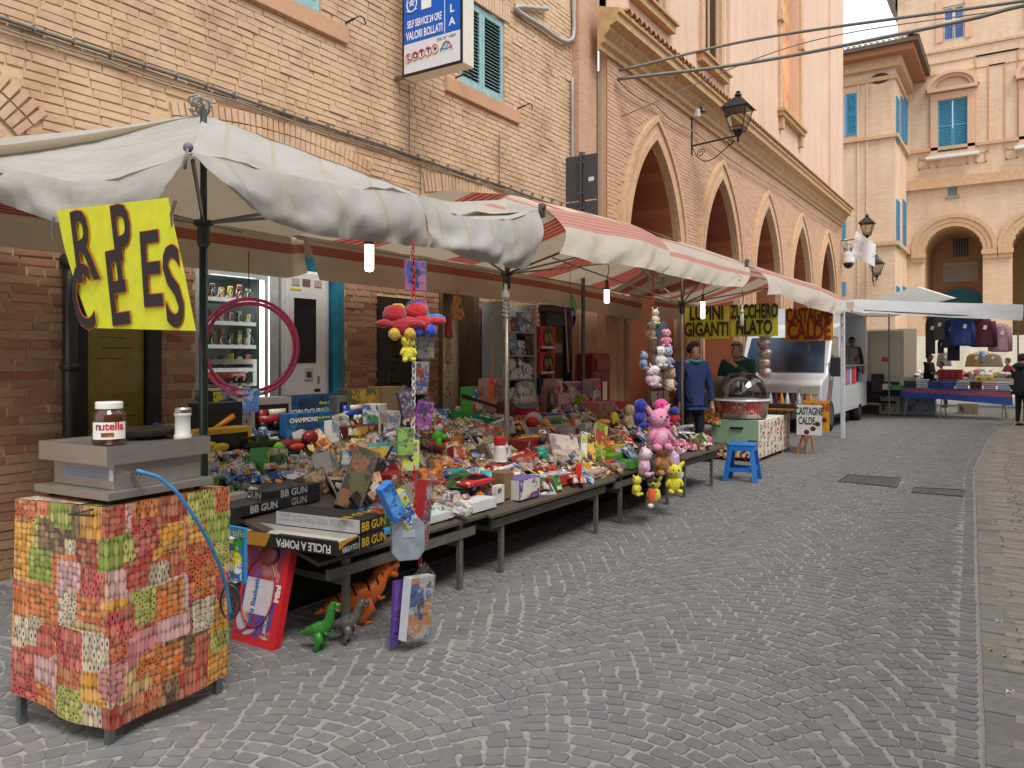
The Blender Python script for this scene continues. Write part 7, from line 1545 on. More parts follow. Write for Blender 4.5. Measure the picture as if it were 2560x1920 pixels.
# -------- basket box leaning, fishing game, dinosaurs
bbx = thing('basketball_box', 'tall red boxed mini basketball hoop leaning by the candy table', 'toy box', onz(655, 1632), 0, None)
q0, q1, q2 = onz(575, 1600), onz(690, 1633), None
bx_ = (q1 - q0); bx_.z = 0; ang2 = math.atan2(bx_.y, bx_.x); bbx.location = q0; wB = bx_.length * .93; bbx.rotation_euler = (math.radians(-14), 0, ang2)
hB = .60; dB = .055
MB().bb((0, 0, 0), (wB, dB, hB)).ob('carton', card('c81e26'), bbx, bevel=.004)
MB().bb((.02, -.0012, .05), (wB - .05, -.0004, hB - .02)).ob('picture', printed(['2a4a9c', '2a4a9c', 'a82228', 'c0b8bc'], 3.2, 'noise'), bbx)
MB().bb((-.0015, .004, .01), (-.0005, dB - .004, hB - .01)).ob('black_side', card('1a1a20'), bbx); MB().bb((.05, -.0016, .17), (wB - .08, -.0013, .36)).ob('white_board', card('c8c0c4'), bbx)
MB().tube([(wB * .45 + .13 * math.cos(a), -.006, .29 + .19 * math.sin(a)) for a in [2 * math.pi * i / 24 for i in range(24)]], .006, 6, True).ob('hoop', plastic('a82a2c'), bbx)
MB().ball((wB * .55, -.01, hB - .1), (.08, .012, .06), 12).ob('ball', plastic('8a3a3c'), bbx, True)
text('Mini Basketball', .05, M('2f66b0', .5, var=0), bbx, frame((wB * .38, -.0035, .26), (0, 0, 1), (-1, 0, 0)), bold=.0014); text('Mini', .055, M('e0d8d4', .5, var=0), bbx, frame((wB - .04, -.0035, .3), (0, 0, 1), (-1, 0, 0)), bold=.003); text('BROCANTE', .03, M('d8c8c4', .5, var=0), bbx, frame((wB - .09, -.0035, .16), (0, 0, 1), (-1, 0, 0)), bold=.001)
fgm = thing('fishing_game', 'blue and yellow blister card hanging behind the basketball box', 'toy', atd(592, 1385, 4.0)); MB().bb((-.07, -.01, -.14), (.07, .01, .14)).ob('card', card('2f86c4'), fgm); MB().box((0, -.03, -.02), (.1, .04, .22)).ob('toys', printed(['d8c82c', 'e0e4e8', '3a6ab0', '3a8a3a'], 16), fgm); text('un tuffo', .05, M('e0d048', .5, var=0), fgm, FY((0, -.013, .11)))
def dino(u, v, s, col, stripe, label, yaw, belly=None, neckup=.3, legh=.34):
    """two legged toy dinosaur, head toward +X before yaw; s = length"""
    t = thing('toy_dinosaur', label, 'toy dinosaur', onz(u, v), math.radians(yaw), 'toy dinosaurs on the setts'); h = legh * s
    sp_ = [(-.5, h * .75, .015), (-.38, h * .85, .05), (-.22, h * 1.0, .1), (-.05, h * 1.1, .15), (.1, h * 1.22, .145), (.2, h * 1.42 + neckup * .1 * s, .11), (.25, h * 1.55 + neckup * .4 * s, .09), (.29, h * 1.6 + neckup * .6 * s, .088)]
    pts = [V_((x * s, 0, z)) for x, z, r in sp_]; rad = [r * s for x, z, r in sp_]
    P2, R2 = [], []
    for i in range(len(pts) - 1):
        for k in range(4): P2.append(pts[i].lerp(pts[i + 1], k / 4)); R2.append(rad[i] + (rad[i + 1] - rad[i]) * k / 4)
    P2.append(pts[-1]); R2.append(rad[-1]); b = MB(); b.tube(P2, R2, 10); hd = pts[-1]
    b.ball(hd + V_((.02 * s, 0, .01 * s)), (.1 * s, .08 * s, .085 * s), 10)
    b.tube([hd + V_((.04 * s, 0, .02 * s)), hd + V_((.17 * s, 0, .035 * s))], [.072 * s, .045 * s], 8)
    for q in (-1, 1):
        b.tube([V_((.0, q * .08 * s, h * 1.0)), V_((.06 * s, q * .11 * s, h * .62)), V_((-.04 * s, q * .11 * s, h * .3)), V_((.0, q * .11 * s, .03 * s))], [.11 * s, .085 * s, .055 * s, .045 * s], 8); b.tube([V_((-.01 * s, q * .11 * s, .018 * s)), V_((.11 * s, q * .12 * s, .014 * s))], [.03 * s, .018 * s], 6)
        b.tube([V_((.15 * s, q * .075 * s, h * 1.2)), V_((.2 * s, q * .1 * s, h * .98)), V_((.26 * s, q * .09 * s, h * 1.02))], [.032 * s, .024 * s, .014 * s], 6)
    b.ob('body', M(col, .35, var=.15, scale=30, bump=.3), t, True)
    MB().tube([hd + V_((.03 * s, 0, -.03 * s)), hd + V_((.16 * s, 0, -.09 * s))], [.055 * s, .03 * s], 8).ob('jaw', M(col, .35, var=.15, scale=30), t, True); MB().tube([hd + V_((.05 * s, 0, -.005 * s)), hd + V_((.16 * s, 0, -.02 * s))], [.05 * s, .03 * s], 6).ob('mouth', plastic('b83a44'), t)
    for q in (-1, 1): MB().ball(hd + V_((.07 * s, q * .065 * s, .06 * s)), .016 * s, 6).ob('eye', plastic('1c1812'), t)
    if stripe:
        k = MB()
        for i in range(3, 25, 4): k.tube([P2[i] + V_((0, math.sin(a) * R2[i] * 1.03, math.cos(a) * R2[i] * 1.03)) for a in [-1.1 + j * .275 for j in range(9)]], .011 * s, 5)
        k.ob('stripes', plastic(stripe), t)
    return t
dino(898, 1556, .56, 'd0661c', '1c1612', 'large orange toy dinosaur with black stripes under the table', 68, legh=.25, neckup=.22)
dino(800, 1628, .27, '2f7a2c', '1e4a1c', 'small green toy dinosaur standing at the front', 15, neckup=.5, legh=.4)
dino(868, 1610, .27, '5a5450', '3a3430', 'small grey toy dinosaur between the green and orange ones', 32, neckup=.35, legh=.4)
# hula hoops
hh = thing('hula_hoop', 'pair of pink hula hoops hung from the canopy in front of the vending machine', 'hula hoop', atd(622, 868, 5.0))
for dx, r_, tw_ in ((0, .315, 0), (-.03, .29, .3)):
    MB().tube([V_((r_ * math.cos(a) * CS + dx, r_ * math.cos(a) * SN + tw_ * .1, r_ * .98 * math.sin(a))) for a in [2 * math.pi * i / 48 for i in range(48)]], .012, 8, True).ob('hoop', M('c43464', .25), hh, True)
b = MB().box((.02, 0, -.34), (.11, .004, .15), Matrix.Rotation(.4, 3, 'Z')); b.ob('tag', printed(['4a80c8', '5a90d0', 'c8d4e4', '3a6ab8'], 10), hh); text('HULA HOOP', .03, M('e4e4ec', .5, var=0), hh, frame((.02, -.006, -.29), (CS, SN, 0), (0, 0, 1)), bold=.001)
MB().tube([(0, 0, .31), (0, 0, .62)], .003, 4).ob('string', M_DARK, hh)
# broom sticks and a kite hung in the middle
for u0, v0, u1, v1, X, lb_ in ((1437, 770, 1433, 950, -5.0, 'wooden broom handle leaning before the black framed case'), (1228, 790, 1232, 950, -4.6, 'plastic wrapped wooden handle of the orange beach spade'), (1413, 770, 1421, 930, -5.0, 'thin wooden stick leaning beside the broom handle')):
    a, b_ = onx(u0, v0, X), onx(u1, v1, X); t = thing('wooden_handle', lb_, 'stick', b_); MB().tube([V_((0, 0, 0)), a - b_], .012, 6).ob('stick', M('9a7a54', .6, var=.2), t)
t = thing('beach_spade', 'orange plastic spade blade pointing down by the pole', 'toy spade', onx(1229, 1000, -4.6)); b = MB(); b.add([(0, -.05, .2), (0, .05, .2), (0, .03, .05), (0, .02, -.02), (0, -.02, -.02), (0, -.03, .05)], [(0, 1, 2, 5), (5, 2, 3, 4)]); b.ob('blade', plastic('dc5a24'), t, solid=.012); MB().cyl((0, 0, .18), (0, 0, .26), .015).ob('socket', plastic('dc5a24'), t)
t = thing('parrot_kite', 'green, orange and purple wind toy hanging from the canopy', 'wind toy', onx(1428, 765, -4.6))
for nm, c, x in (('wing', '2f9a34', ((0, -.06, .14), (0, -.08, .02), (0, .02, -.06), (0, .09, -.02))), ('crest', 'd89a24', ((0, .0, .1), (0, .06, .05), (0, .1, -.01), (0, .04, .0))), ('body', '4a2a7a', ((0, -.07, -.02), (0, .09, -.06), (0, .1, -.16), (0, .02, -.26))), ('tail', 'b83a8a', ((0, .0, -.12), (0, .07, -.12), (0, .05, -.22), (0, .02, -.3)))):
    MB().prism(x, (.02, 0, 0)).ob(nm, plastic(c), t); t.children[-1].location.x = {'wing': .03, 'crest': 0, 'body': 0.005, 'tail': .028}[nm]
MB().tube([(0, -.03, .12), (0, -.03, .45)], .003, 4).ob('string', M_DARK, t)
# goods hanging in the shop doorway
for u, v, w, h, X, c, lb_ in ((1140, 770, .26, .3, -5.75, ['c87a34', 'd8a84a', '5a2a4a', 'b8a03a'], 'bunch of orange and purple rockets hanging over the shop door'), (1118, 820, .12, .26, -5.7, ['a81c24', 'b82a2c', '8a1418'], 'red folded flag hanging by the shop door'), (1118, 880, .1, .3, -5.7, ['a89274', 'b8a284', '8a7458'], 'beige wrapped parcel hanging by the shop door'), (1115, 960, .12, .34, -5.7, ['b8b4ac', 'a83a3a', '8a8a94', 'c8b83a'], 'clear bag with small toys hanging low by the shop door')):
    p = onx(u, v, X); t = thing('hanging_pack', lb_, 'hanging goods', p); b = MB(); b.prism([(0, -w * .18, h / 2), (0, w * .18, h / 2), (0, w / 2, -h * .42), (0, w * .2, -h / 2), (0, -w / 2, -h * .4)], (.04, 0, 0)); b.ob('pack', printed(c, 26), t); MB().tube([(0.02, 0, h / 2), (.02, 0, h / 2 + .2)], .003, 4).ob('string', M_DARK, t)

# -------- the gaps between them are filled with more small packs
import re as _re
def noun(o): return _re.split(r' (?:beside|near|with|at|in|on|behind|under|of|by|reading|lying|leaning|standing|holding|showing|between|across|full|before|beneath|and|half|heaped|bulging|tangled|lowest|hung|for|to|propped|carrying|tilted|stacked) ', o['label'])[0]
named = [o for o in scene.objects if o.get('group') == TOYS]; fr = random.Random(21); used_l = {o['label'] for o in named}
occ = [(o.location.x, o.location.y) for o in named]
KC = [('red', 'a02a2a', ['a02a2a', 'c8c0b4', '6a1c1c', 'b85a3a']), ('blue', '2c5590', ['2c5590', '8aa8c8', 'd0d0cc', '1c3a6a']), ('yellow', 'c0a02c', ['c0a02c', 'd8c86a', '6a5a20', 'c8c8b8']), ('green', '3c7a3a', ['3c7a3a', '9ab85a', '2a4a24', 'd0d0b8']), ('grey', '86847e', ['86847e', 'b0aea8', '5a5854', 'c0a080']), ('brown', '70543a', ['70543a', 'a07a50', '4a3424', 'c0a888']), ('white', 'c4c0b8', ['c4c0b8', 'a8a49c', 'd0ccc4', '6a8aa8']), ('orange', 'c06a28', ['c06a28', 'd89048', '8a4a1c', 'd0c0a8']), ('black', '242426', ['242426', '4a4a4c', '8a7a40', '18181a']), ('pink', 'b87a84', ['b87a84', 'd0a8ac', '98505c', 'd8ccc8']), ('purple', '5f4a80', ['5f4a80', '8a78a8', 'c0b4c8', '3a2c54'])]
n_f = 0
for tries in range(6000):
    if n_f >= 285: break
    x = -3.22 - fr.random() * 1.83; y = 3.15 + fr.random() * 6.5
    if tries < 260: x = -3.21 - fr.random() * .06; y = 3.75 + fr.random() * 5.9
    if y < 3.75 and x > -3.9: continue
    if any((x - a) ** 2 + (y - b) ** 2 < (.135 if y < 7 else .15) ** 2 for a, b in occ): continue
    near = sorted(named, key=lambda o: (o.location.x - x) ** 2 + (o.location.y - y) ** 2)[:3]
    ks = KC[int(fr.random() * (8 if y < 6.5 else 11))]; kind = fr.choice(('carton', 'carton', 'carton', 'pack', 'pack', 'blister', 'blister'))
    lab = None
    for i, j in ((0, 1), (0, 2), (1, 2)):
        l_ = 'small %s %s between the %s and the %s' % (ks[0], kind, noun(near[i]), noun(near[j]))
        if l_ not in used_l and len(l_.split()) <= 16: lab = l_; break
    if not lab: continue
    used_l.add(lab); occ.append((x, y)); n_f += 1; p = V_((x, y, slope_z(x) - .01)); yw = fr.uniform(-40, 40)
    if kind == 'carton': carton(0, 0, fr.uniform(.12, .26), fr.uniform(.06, .2), fr.uniform(.05, .14), lab, ks[1], ks[2], yw, -fr.uniform(0, 50), fr.uniform(-15, 15), pos=p, scale=fr.choice((9, 14, 20)), name='toy_carton')
    elif kind == 'pack': bag(0, 0, fr.uniform(.18, .32), fr.uniform(.16, .26), fr.uniform(.08, .14), ks[2], lab, yw, fr.uniform(-10, 6), 40 + n_f, pos=p)
    elif kind == 'blister': carton(0, 0, fr.uniform(.14, .22), fr.uniform(.2, .3), .012, lab, ks[1], ks[2], yw, -fr.uniform(45, 75), fr.uniform(-20, 20), pos=p, win=lump(ks[2][1], 3, n_f), scale=12, name='blister_card', cat='blister card')
    elif 0: lumps(0, 0, [('body', ks[1], [(0, 0, .05, .045, .06, .05), (0, .03, .1, .03, .03, .03)]), ('detail', ks[2][1], [(.03, -.03, .06, .025, .03, .03), (.02, .05, .04, .03, .03, .025)])], lab, 'toy_figure', 'toy', yw, pos=p)
# ================================================================== things hung on the two chains
def chain(name, pts, label, col, r=.012):
    t = thing(name, label, 'chain', pts[0]); o = V_(pts[0]); P_ = [V_(p) - o for p in pts]; tot = sum((b - a).length for a, b in zip(P_, P_[1:])); n_ = int(tot / .034); N_ = norm(P_); b = MB()
    for i in range(n_):
        p = interp(N_, i / n_); f = i % 2
        b.tube([p + V_(((r * math.cos(a)) * (1 - f), (r * math.cos(a)) * f, .022 * math.sin(a))) for a in [2 * math.pi * k / 8 for k in range(8)]], .0035, 4, True)
    b.ob('links', plastic(col), t); return t
H1 = -2.76
hp1 = lambda u, v: onx(u, v, H1)
chain('plastic_chain', [hp1(1031, 612), hp1(1033, 700), hp1(1035, 760)], 'red plastic chain at the top of the near toy string', 'b02a24'); chain('plastic_chain', [hp1(1036, 850), hp1(1034, 960), hp1(1032, 1110)], 'white plastic chain in the middle of the near toy string', 'd4d2cc'); chain('plastic_chain', [hp1(1032, 1170), hp1(1040, 1300), hp1(1052, 1420)], 'red plastic chain at the lower end of the near toy string', 'b8242a')
HG = 'toys hung on the near chain'
def hang(u, v, w, h, label, cols, rot=(0, 0, 0), dp=.02, name='hanging_pack', scale=18, txt=None, wrap=True, f=hp1, grp=HG, side=None):
    w *= 1.25; h *= 1.25
    p = f(u, v); t = thing(name, label, 'hanging toy', p, 0, grp, rot=(rot[0], rot[1], rot[2] + math.radians(-25)))
    MB().bb((-dp, -w / 2, -h / 2), (0, w / 2, h / 2)).ob('card', card(side or cols[0]), t, bevel=.003); MB().bb((.0006, -w / 2 + .004, -h / 2 + .004), (.002, w / 2 - .004, h / 2 - .004)).ob('picture', printed(cols, scale), t)
    if wrap: MB().add([(.004, -w * .52, -h * .53), (.004, w * .52, -h * .53), (.004, w * .52, h * .5), (.0, .0, h * .75), (.004, -w * .52, h * .5)], [(0, 1, 2, 4), (2, 3, 4)]).ob('film', film(), t)
    if txt: text(txt[0], txt[1], M(txt[2], .5, var=0), t, FX((.004, 0, txt[3])))
    return t
hang(1040, 690, .1, .13, 'pink and blue toy pack at the top of the near chain', ['b06a9a', 'c07aa8', '3a6ac0', '3a6ac0'], scale=9)
for u, v, cols, lb_ in ((1048, 778, ('b8222c', 'b8222c', '2a4ac0'), 'round red plush doll with blue trunks on the near chain'), (1012, 785, ('a01c24', '9a1a22', 'c8a02c'), 'dark red and gold plush doll on the near chain'), (1066, 770, ('2a6aa8', '2f74b4', 'b02a30'), 'blue plush doll half hidden on the near chain')):
    t = thing('plush_doll', lb_, 'plush toy', hp1(u, v + 20) + V_((-.02 if cols[0] == 'b8222c' else -.07, 0, -.02)), math.radians(-40), HG)
    MB().ball((0, 0, .06), (.06, .066, .055), 12).ob('head', plush(cols[0]), t, True); MB().ball((-.02, .02, .1), (.03, .04, .025), 8).ob('cap', plush(cols[2]), t, True); MB().ball((.03, .03, -.005), (.045, .07, .05), 10).ob('body', plush(cols[1]), t, True)
    for q in (-1, 1): MB().ball((.05, q * .085 + .02, .01), (.03, .05, .024), 8).ob('arm', plush(cols[1]), t, True); MB().ball((.06, q * .04 + .03, -.045), (.04, .034, .036), 8).ob('leg', plush(cols[2]), t, True)
    fuzz(t)
def hplush(u, v, hpx, label, f, rz, grp, **k):
    p = f(u, v); s = hpx * 1.28 * dep(p) / F; t = thing('plush_animal', label, 'plush toy', p, math.radians(rz), grp); teddy(t, s, **k); return t
hplush(1020, 905, 60, 'small yellow plush animal on the near chain', hp1, -35, HG, body='dcd23a', head='dcd23a', ear='long')
hang(1065, 868, .08, .1, 'silver wrapped card pack behind the yellow plush', ['8a8680', 'b0aca8', '6a6864'], dp=.02); hang(1055, 945, .08, .14, 'stack of printed card packets on the near chain', ['b0aeb0', '4a5ab0', 'a8423a', 'c8c8cc'], (0, .1, .3)); hang(1018, 1010, .07, .12, 'fan of coloured pens in a clear sleeve on the near chain', ['3a3a44', '8aa8c8', 'a83a6a', '2a3a6a'], (.25, 0, .2), scale=60); hang(1062, 1040, .085, .13, 'purple toy card in a clear sleeve on the near chain', ['8a3a9a', 'b04aa8', '4a2a6a', 'c8b8c8'], (-.2, 0, .2))
hang(1014, 1105, .075, .12, 'dull green barred pack behind the chain', ['6a8a4a', '8aa85a', '5a5a4a'], wrap=False); hang(1028, 1140, .08, .13, 'lime green framed toy pack with a purple picture', ['c8c45a', 'b8cc4a', '6a4a9a', 'b0b8c8'], wrap=False); hang(985, 1255, .07, .17, 'blue slim toy box hung aslant on the near chain', ['3a7ac8', '5a9ad8', '2a5aa0'], (.5, 0, .3), .05, wrap=False); hang(1015, 1275, .07, .17, 'blue and yellow vehicle toy box hung aslant on the near chain', ['c8b83a', '2a4ab0', '8ab84a', 'b0c4cc'], (.5, 0, .2), .05, wrap=False); hang(1068, 1280, .06, .28, 'long red and purple toy box hanging at the chain end', ['a8242c', '5a2a6a', 'b83038', 'c8c0c4'], (-.2, 0, .5), .07, side='a01f28')
t = thing('toy_tin', 'silver eight sided tin hanging low on the near chain', 'tin', hp1(1022, 1348), math.radians(-35), HG); b = MB(); b.prism([(0, x * .09, z * .115) for x, z in ((-.6, -1), (.6, -1), (1, -.6), (1, .6), (.6, 1), (-.6, 1), (-1, .6), (-1, -.6))], (-.05, 0, 0)); b.ob('box', M('a8b4c4', .25, .5, .15), t, bevel=.005); MB().bb((.0006, -.035, .01), (.003, .035, .05)).ob('plate', M('c8d0dc', .2, .5), t); MB().bb((-.03, -.06, -.1), (-.01, .06, .07)).ob('blue_pack', card('2c4a8a'), t)
hang(1052, 1520, .15, .27, 'white and orange boxed game hanging at the bottom of the near chain', ['c8ccd4', 'd8904a', '3a5aa0', 'd0c8c0'], (-.12, 0, .35), .06, wrap=True, side='c4ccd4', scale=9); hang(1026, 1540, .05, .28, 'purple card pack behind the bottom boxed game', ['5a3a8a', '6a4a9a'], (-.05, 0, .3), .02, wrap=False).location.x -= .09
# second chain of plush animals
H2 = -3.0
hp2 = lambda u, v: onx(u, v, H2)
chain('plastic_chain', [hp2(1633, 690), hp2(1633, 760), hp2(1632, 800)], 'red plastic chain holding the long string of plush animals', 'b8322a'); PG = 'plush animals on the far chain'
PL = [(1625, 812, 34, 'cream plush kitten at the top of the plush string', -20, dict(body='d8ccb0', head='dcd0b4', ear='point')), (1633, 850, 40, 'tan plush puppy second from the top', -10, dict(body='b8907c', head='c09a84', ear='flop', face='6a4a3a')), (1660, 868, 40, 'pink plush octopus beside the tan puppy', -60, dict(body='d88aa4', head='dc94ac')), (1636, 918, 46, 'black and white spotted plush dalmatian', -25, dict(body='dcdad4', head='dcdad4', ear='flop', limbs='d4d2cc')), (1655, 922, 48, 'grey blue plush koala behind the dalmatian', -50, dict(body='8a9cae', head='94a4b4', ear='round')), (1615, 925, 40, 'blue grey plush dog on the side of the dalmatian', 10, dict(body='7a90a4', head='8498aa', ear='round')), (1630, 968, 48, 'white plush kitten with pink paws', -25, dict(body='dcd4d8', head='e0dadc', ear='point', limbs='d8a4b8')), (1660, 978, 48, 'brown and white striped plush lemur', -50, dict(body='cfc4b8', head='a88a74', ear='round', limbs='8a6a54')), (1612, 965, 40, 'lilac plush kitten beside the white one', 0, dict(body='c8a8b8', head='ccb0bc', ear='point')),
      (1606, 1070, 64, 'royal blue fluffy plush monster', 0, dict(body='1c2490', head='20289a', limbs='1c2490')), (1645, 1072, 66, 'hot pink fluffy plush monster', -30, dict(body='e03a90', head='e44498', limbs='c83084')), (1672, 1062, 40, 'red and blue plush doll sticking out of the fluffy pair', -70, dict(body='b8242c', head='2a3a9a', limbs='b8242c')), (1632, 1125, 92, 'large pink plush animal with long ears at the middle', -28, dict(body='dc8cb0', head='e094b6', ear='long', belly='e8b0c4', face='3a2a5a')), (1672, 1128, 70, 'second pink plush animal behind the large pink one', -70, dict(body='d884a8', head='dc8cae', ear='long')), (1605, 1190, 62, 'pale lilac plush kitten with big eyes near the bottom', 10, dict(body='d0a8bc', head='d8c4d0', ear='round')), (1638, 1186, 76, 'black and tan plush sheepdog with a big dark nose', -28, dict(body='a87038', head='b07a42', ear='flop', limbs='b07a44', snout='b88650')), (1612, 1205, 50, 'black plush cat between the kitten and the carrot', -20, dict(body='1a1a1e', head='1c1c20', ear='point')), (1598, 1240, 44, 'small lemon yellow plush at the lower edge beside the carrot', 0, dict(body='d8d02c', head='d8d02c', ear='long')), (1632, 1258, 56, 'lemon yellow plush seen from behind at the very bottom', 150, dict(body='e0d82c', head='dcd42c', ear='long')), (1670, 1232, 64, 'lemon yellow plush on the street side of the string', -50, dict(body='dcd42c', head='e0d830', ear='long'))]
for i, (u, v, h, lb_, rz, k) in enumerate(PL):
    t = hplush(u, v, h, lb_, hp2, rz, PG, **k); t.location.x += (.05, -.03, .02, .06)[i % 4]
t = thing('plush_unicorn', 'rainbow pastel plush sea animal with a silver fin', 'plush toy', hp2(1672, 1150) + V_((-.05, .05, 0)), math.radians(-25), PG)
b = MB(); b.tube([(0, -.1, .14), (0, -.04, .1), (0, .04, 0), (0, .07, -.1), (0, .05, -.19)], [.05, .085, .11, .09, .03], 12); b.ob('body', printed(['e8e0ec', '8ab8dc', 'e090b8', '9ac0e0', 'e4c4dc'], 7, 'noise', .9), t, True); MB().ball((.02, .14, -.2), (.015, .1, .05), 10, Matrix.Rotation(.5, 3, 'X')).ob('fin', plush('b4bcc0'), t, True); MB().ball((0, .14, -.08), (.03, .04, .03), 8).ob('flipper', plush('d85a80'), t, True)
t = thing('plush_carrot', 'orange plush carrot with green leaves and white tip', 'plush toy', hp2(1614, 1235), 0, PG); b = MB(); b.tube([(.06, .02, .05), (.06, 0, -.02), (.06, -.03, -.1)], [.045, .04, .02], 10); b.ob('root', plush('d85a2c'), t, True); MB().ball((.06, .03, .07), (.03, .035, .025), 8).ob('leaves', plush('3a8a4a'), t, True); MB().ball((.065, -.035, -.1), (.03, .035, .025), 8).ob('tip', plush('dcd8d8'), t, True)
# ================================================================== sweets stall and cotton candy stand
def slab_px(label, name, cat, q, th, mat, part='top'):
    c = sum(q, V_()) / len(q); t = thing(name, label, cat, c); MB().prism([p - c - V_((0, 0, th)) for p in q], (0, 0, th)).ob(part, mat, t); return t, c
SW = printed(['b8642c', 'c8843a', 'd8b06a', 'a04a2c', 'c87a50', 'dcc890', 'b83a2c'], 26)
ta, ca = slab_px('sloping tray of loose orange and brown sweets beside the cotton candy stand', 'sweets_tray', 'sweets tray', [onz(1690, 1042, .62), onz(1800, 1060, .57), onz(1795, 1022, .78), onz(1702, 1010, .8)], .04, M('8a8a84', .5))
sw = MB(); r_ = random.Random(9); q = [onz(1690, 1042, .63), onz(1800, 1060, .58), onz(1795, 1022, .79), onz(1702, 1010, .81)]
for i in range(420):
    a, b_ = r_.random(), r_.random(); p = q[0].lerp(q[1], a).lerp(q[3].lerp(q[2], a), b_); sw.box(p - ca, (.05, .04, .03), Matrix.Rotation(r_.random() * 3, 3, 'Z'))
tag(sw.ob('sweets', SW, ta), kind='stuff')
for i, (x, y) in enumerate(((-.6, -.5), (.55, -.3), (.5, .4))): MB().cyl((x, y, -ca.z), (x, y, -.05), .02).ob('leg', TR, ta)
for i, (u, v, c, lb_) in enumerate(((1722, 1012, 'c8bcae', 'pale syrup bottle with pump on the sweets stall'), (1742, 1014, 'b8524a', 'coral red syrup bottle beside the pale one'))):
    p = atd(u, v, 13.3); t = thing('syrup_bottle', lb_, 'bottle', p); MB().lathe([(.06, 0), (.065, .02), (.06, .15), (.025, .2), (.025, .22)], 12).ob('body', plastic(c), t, True); MB().cyl((0, 0, .22), (0, 0, .3), .008).ob('pump', plastic('d0ccc4'), t)
for i, (u, v, z, w, d, h, c, lb_) in enumerate(((1775, 1012, 13.6, .8, .5, .4, '9a8468', 'tan wooden back board of the sweets stall'), (1765, 968, 13.7, .62, .4, .05, 'a08a6c', 'open cardboard flats stacked on the sweets stall'), (1785, 960, 13.7, .35, .3, .02, 'c8b898', 'pale paper sheets on the cardboard flats'), (1752, 990, 13.5, .2, .15, .12, 'c0bcb0', 'beige weighing scale on the sweets stall'), (1702, 1015, 13.2, .3, .3, .15, '2c2824', 'dark box at the foot of the steel pole'))):
    p = atd(u, v, z); t = thing('stall_box', lb_, 'box', p, math.radians(-15)); MB().bb((-w / 2, 0, -.0), (w / 2, d, h)).ob('carton', card(c), t, bevel=.004); MB().bb((-w / 2 + .02, .02, h), (w / 2 - .02, d - .02, h + .004)).ob('inside', card('6a5a46'), t)
GX0, GX1, GY0, GY1 = -4.1, -3.36, 12.0, 13.9
ft = thing('floral_table', 'low cart with a white cloth of red and yellow flowers', 'table', (GX1, GY0, 0))
FLW = M('d8d6cc', .8, var=.04)
MB().bb((GX0 - GX1, .012, .06), (0, GY1 - GY0, .64)).ob('cloth', FLW, ft, bevel=.01)
MB().bb((GX0 - GX1 + .01, -.02, .28), (-.005, .01, .645)).ob('green_cabinet', M('8fae94', .5, var=.08), ft); MB().box((-.33, -.035, .52), (.2, .02, .03)).ob('handle', plastic('1c1c1c'), ft); MB().bb((-.16, -.024, .29), (-.02, -.021, .34)).ob('label_sticker', card('3a3a38'), ft)
r_ = random.Random(4); fc = ['b83a2c', 'c88a1c', 'd0a81c', 'a82c38']
for i in range(46):
    if i < 36: y, z = .1 + (i % 9) * .205 + r_.uniform(-.04, .04), .12 + (i // 9) * .14 + r_.uniform(-.03, .03); F_ = lambda a, r: V_((.003, y + r * math.cos(a), z + r * math.sin(a)))
    else: y, z = -.65 + (i - 36) % 5 * .14, .1 + (i - 36) // 5 * .1; F_ = lambda a, r: V_((y + r * math.cos(a), .0085, z + r * math.sin(a)))
    b = MB(); s = r_.uniform(.045, .07)
    for k in range(6):
        a = k * 1.047 + r_.random(); c = F_(a, s * .75); b.add([c + (F_(t_, s * .5) - F_(0, 0) + F_(math.pi, 0) - F_(0, 0)) * .8 - V_((0, 0, 0)) for t_ in [j * 1.257 for j in range(5)]], [(0, 1, 2, 3, 4)])
    o = b.ob('flower_print', M(fc[i % 4], .8), ft)
p = V_((-3.73, 12.35, .66)); cm2 = thing('cotton_candy_machine', 'round steel cotton candy bowl lettered ZUCCHERO under a clear dome', 'cotton candy machine', p)
MB().lathe([(.0, .0), (.38, .0), (.42, .25), (.43, .27), (.40, .27), (.37, .03), (0, .03)], 32).ob('bowl', metal('c4beb6', .3), cm2, True); MB().lathe([(.43, .268), (.445, .275), (.43, .3), (.41, .3)], 32).ob('rim', M('c8c8c4', .3), cm2)
MB().lathe([(.42, .29), (.40, .42), (.33, .58), (.2, .69), (.0, .73)], 28).ob('dome', glass('e8e4de', .08), cm2, True)
o = text('ZUCCHERO', .22, M('b82a2c', .5, var=0), cm2, frame((.02, -.432, .14), (1, 0, 0), (0, -.14, 1)), bold=.006, sx=.62); o['bend'] = .43; o['bsx'] = .62
cm2.rotation_euler = (0, 0, math.radians(14)); MB().ball((-.1, .05, .2), (.25, .22, .1), 10).ob('sugar_floss', M('d8c4a8', .9), cm2, True)
t = thing('plastic_bag', 'crumpled clear bag draped on the back of the dome', 'bag', p + V_((-.38, -.05, .4))); MB().grid(lambda i, j: V_((-.1 + .3 * i, -.02 + .05 * math.sin(5 * i + j * 3), -.1 + .38 * j - .05 * i)), 6, 6).ob('film', M('b8b4ae', .4, alpha=.55), t, True)
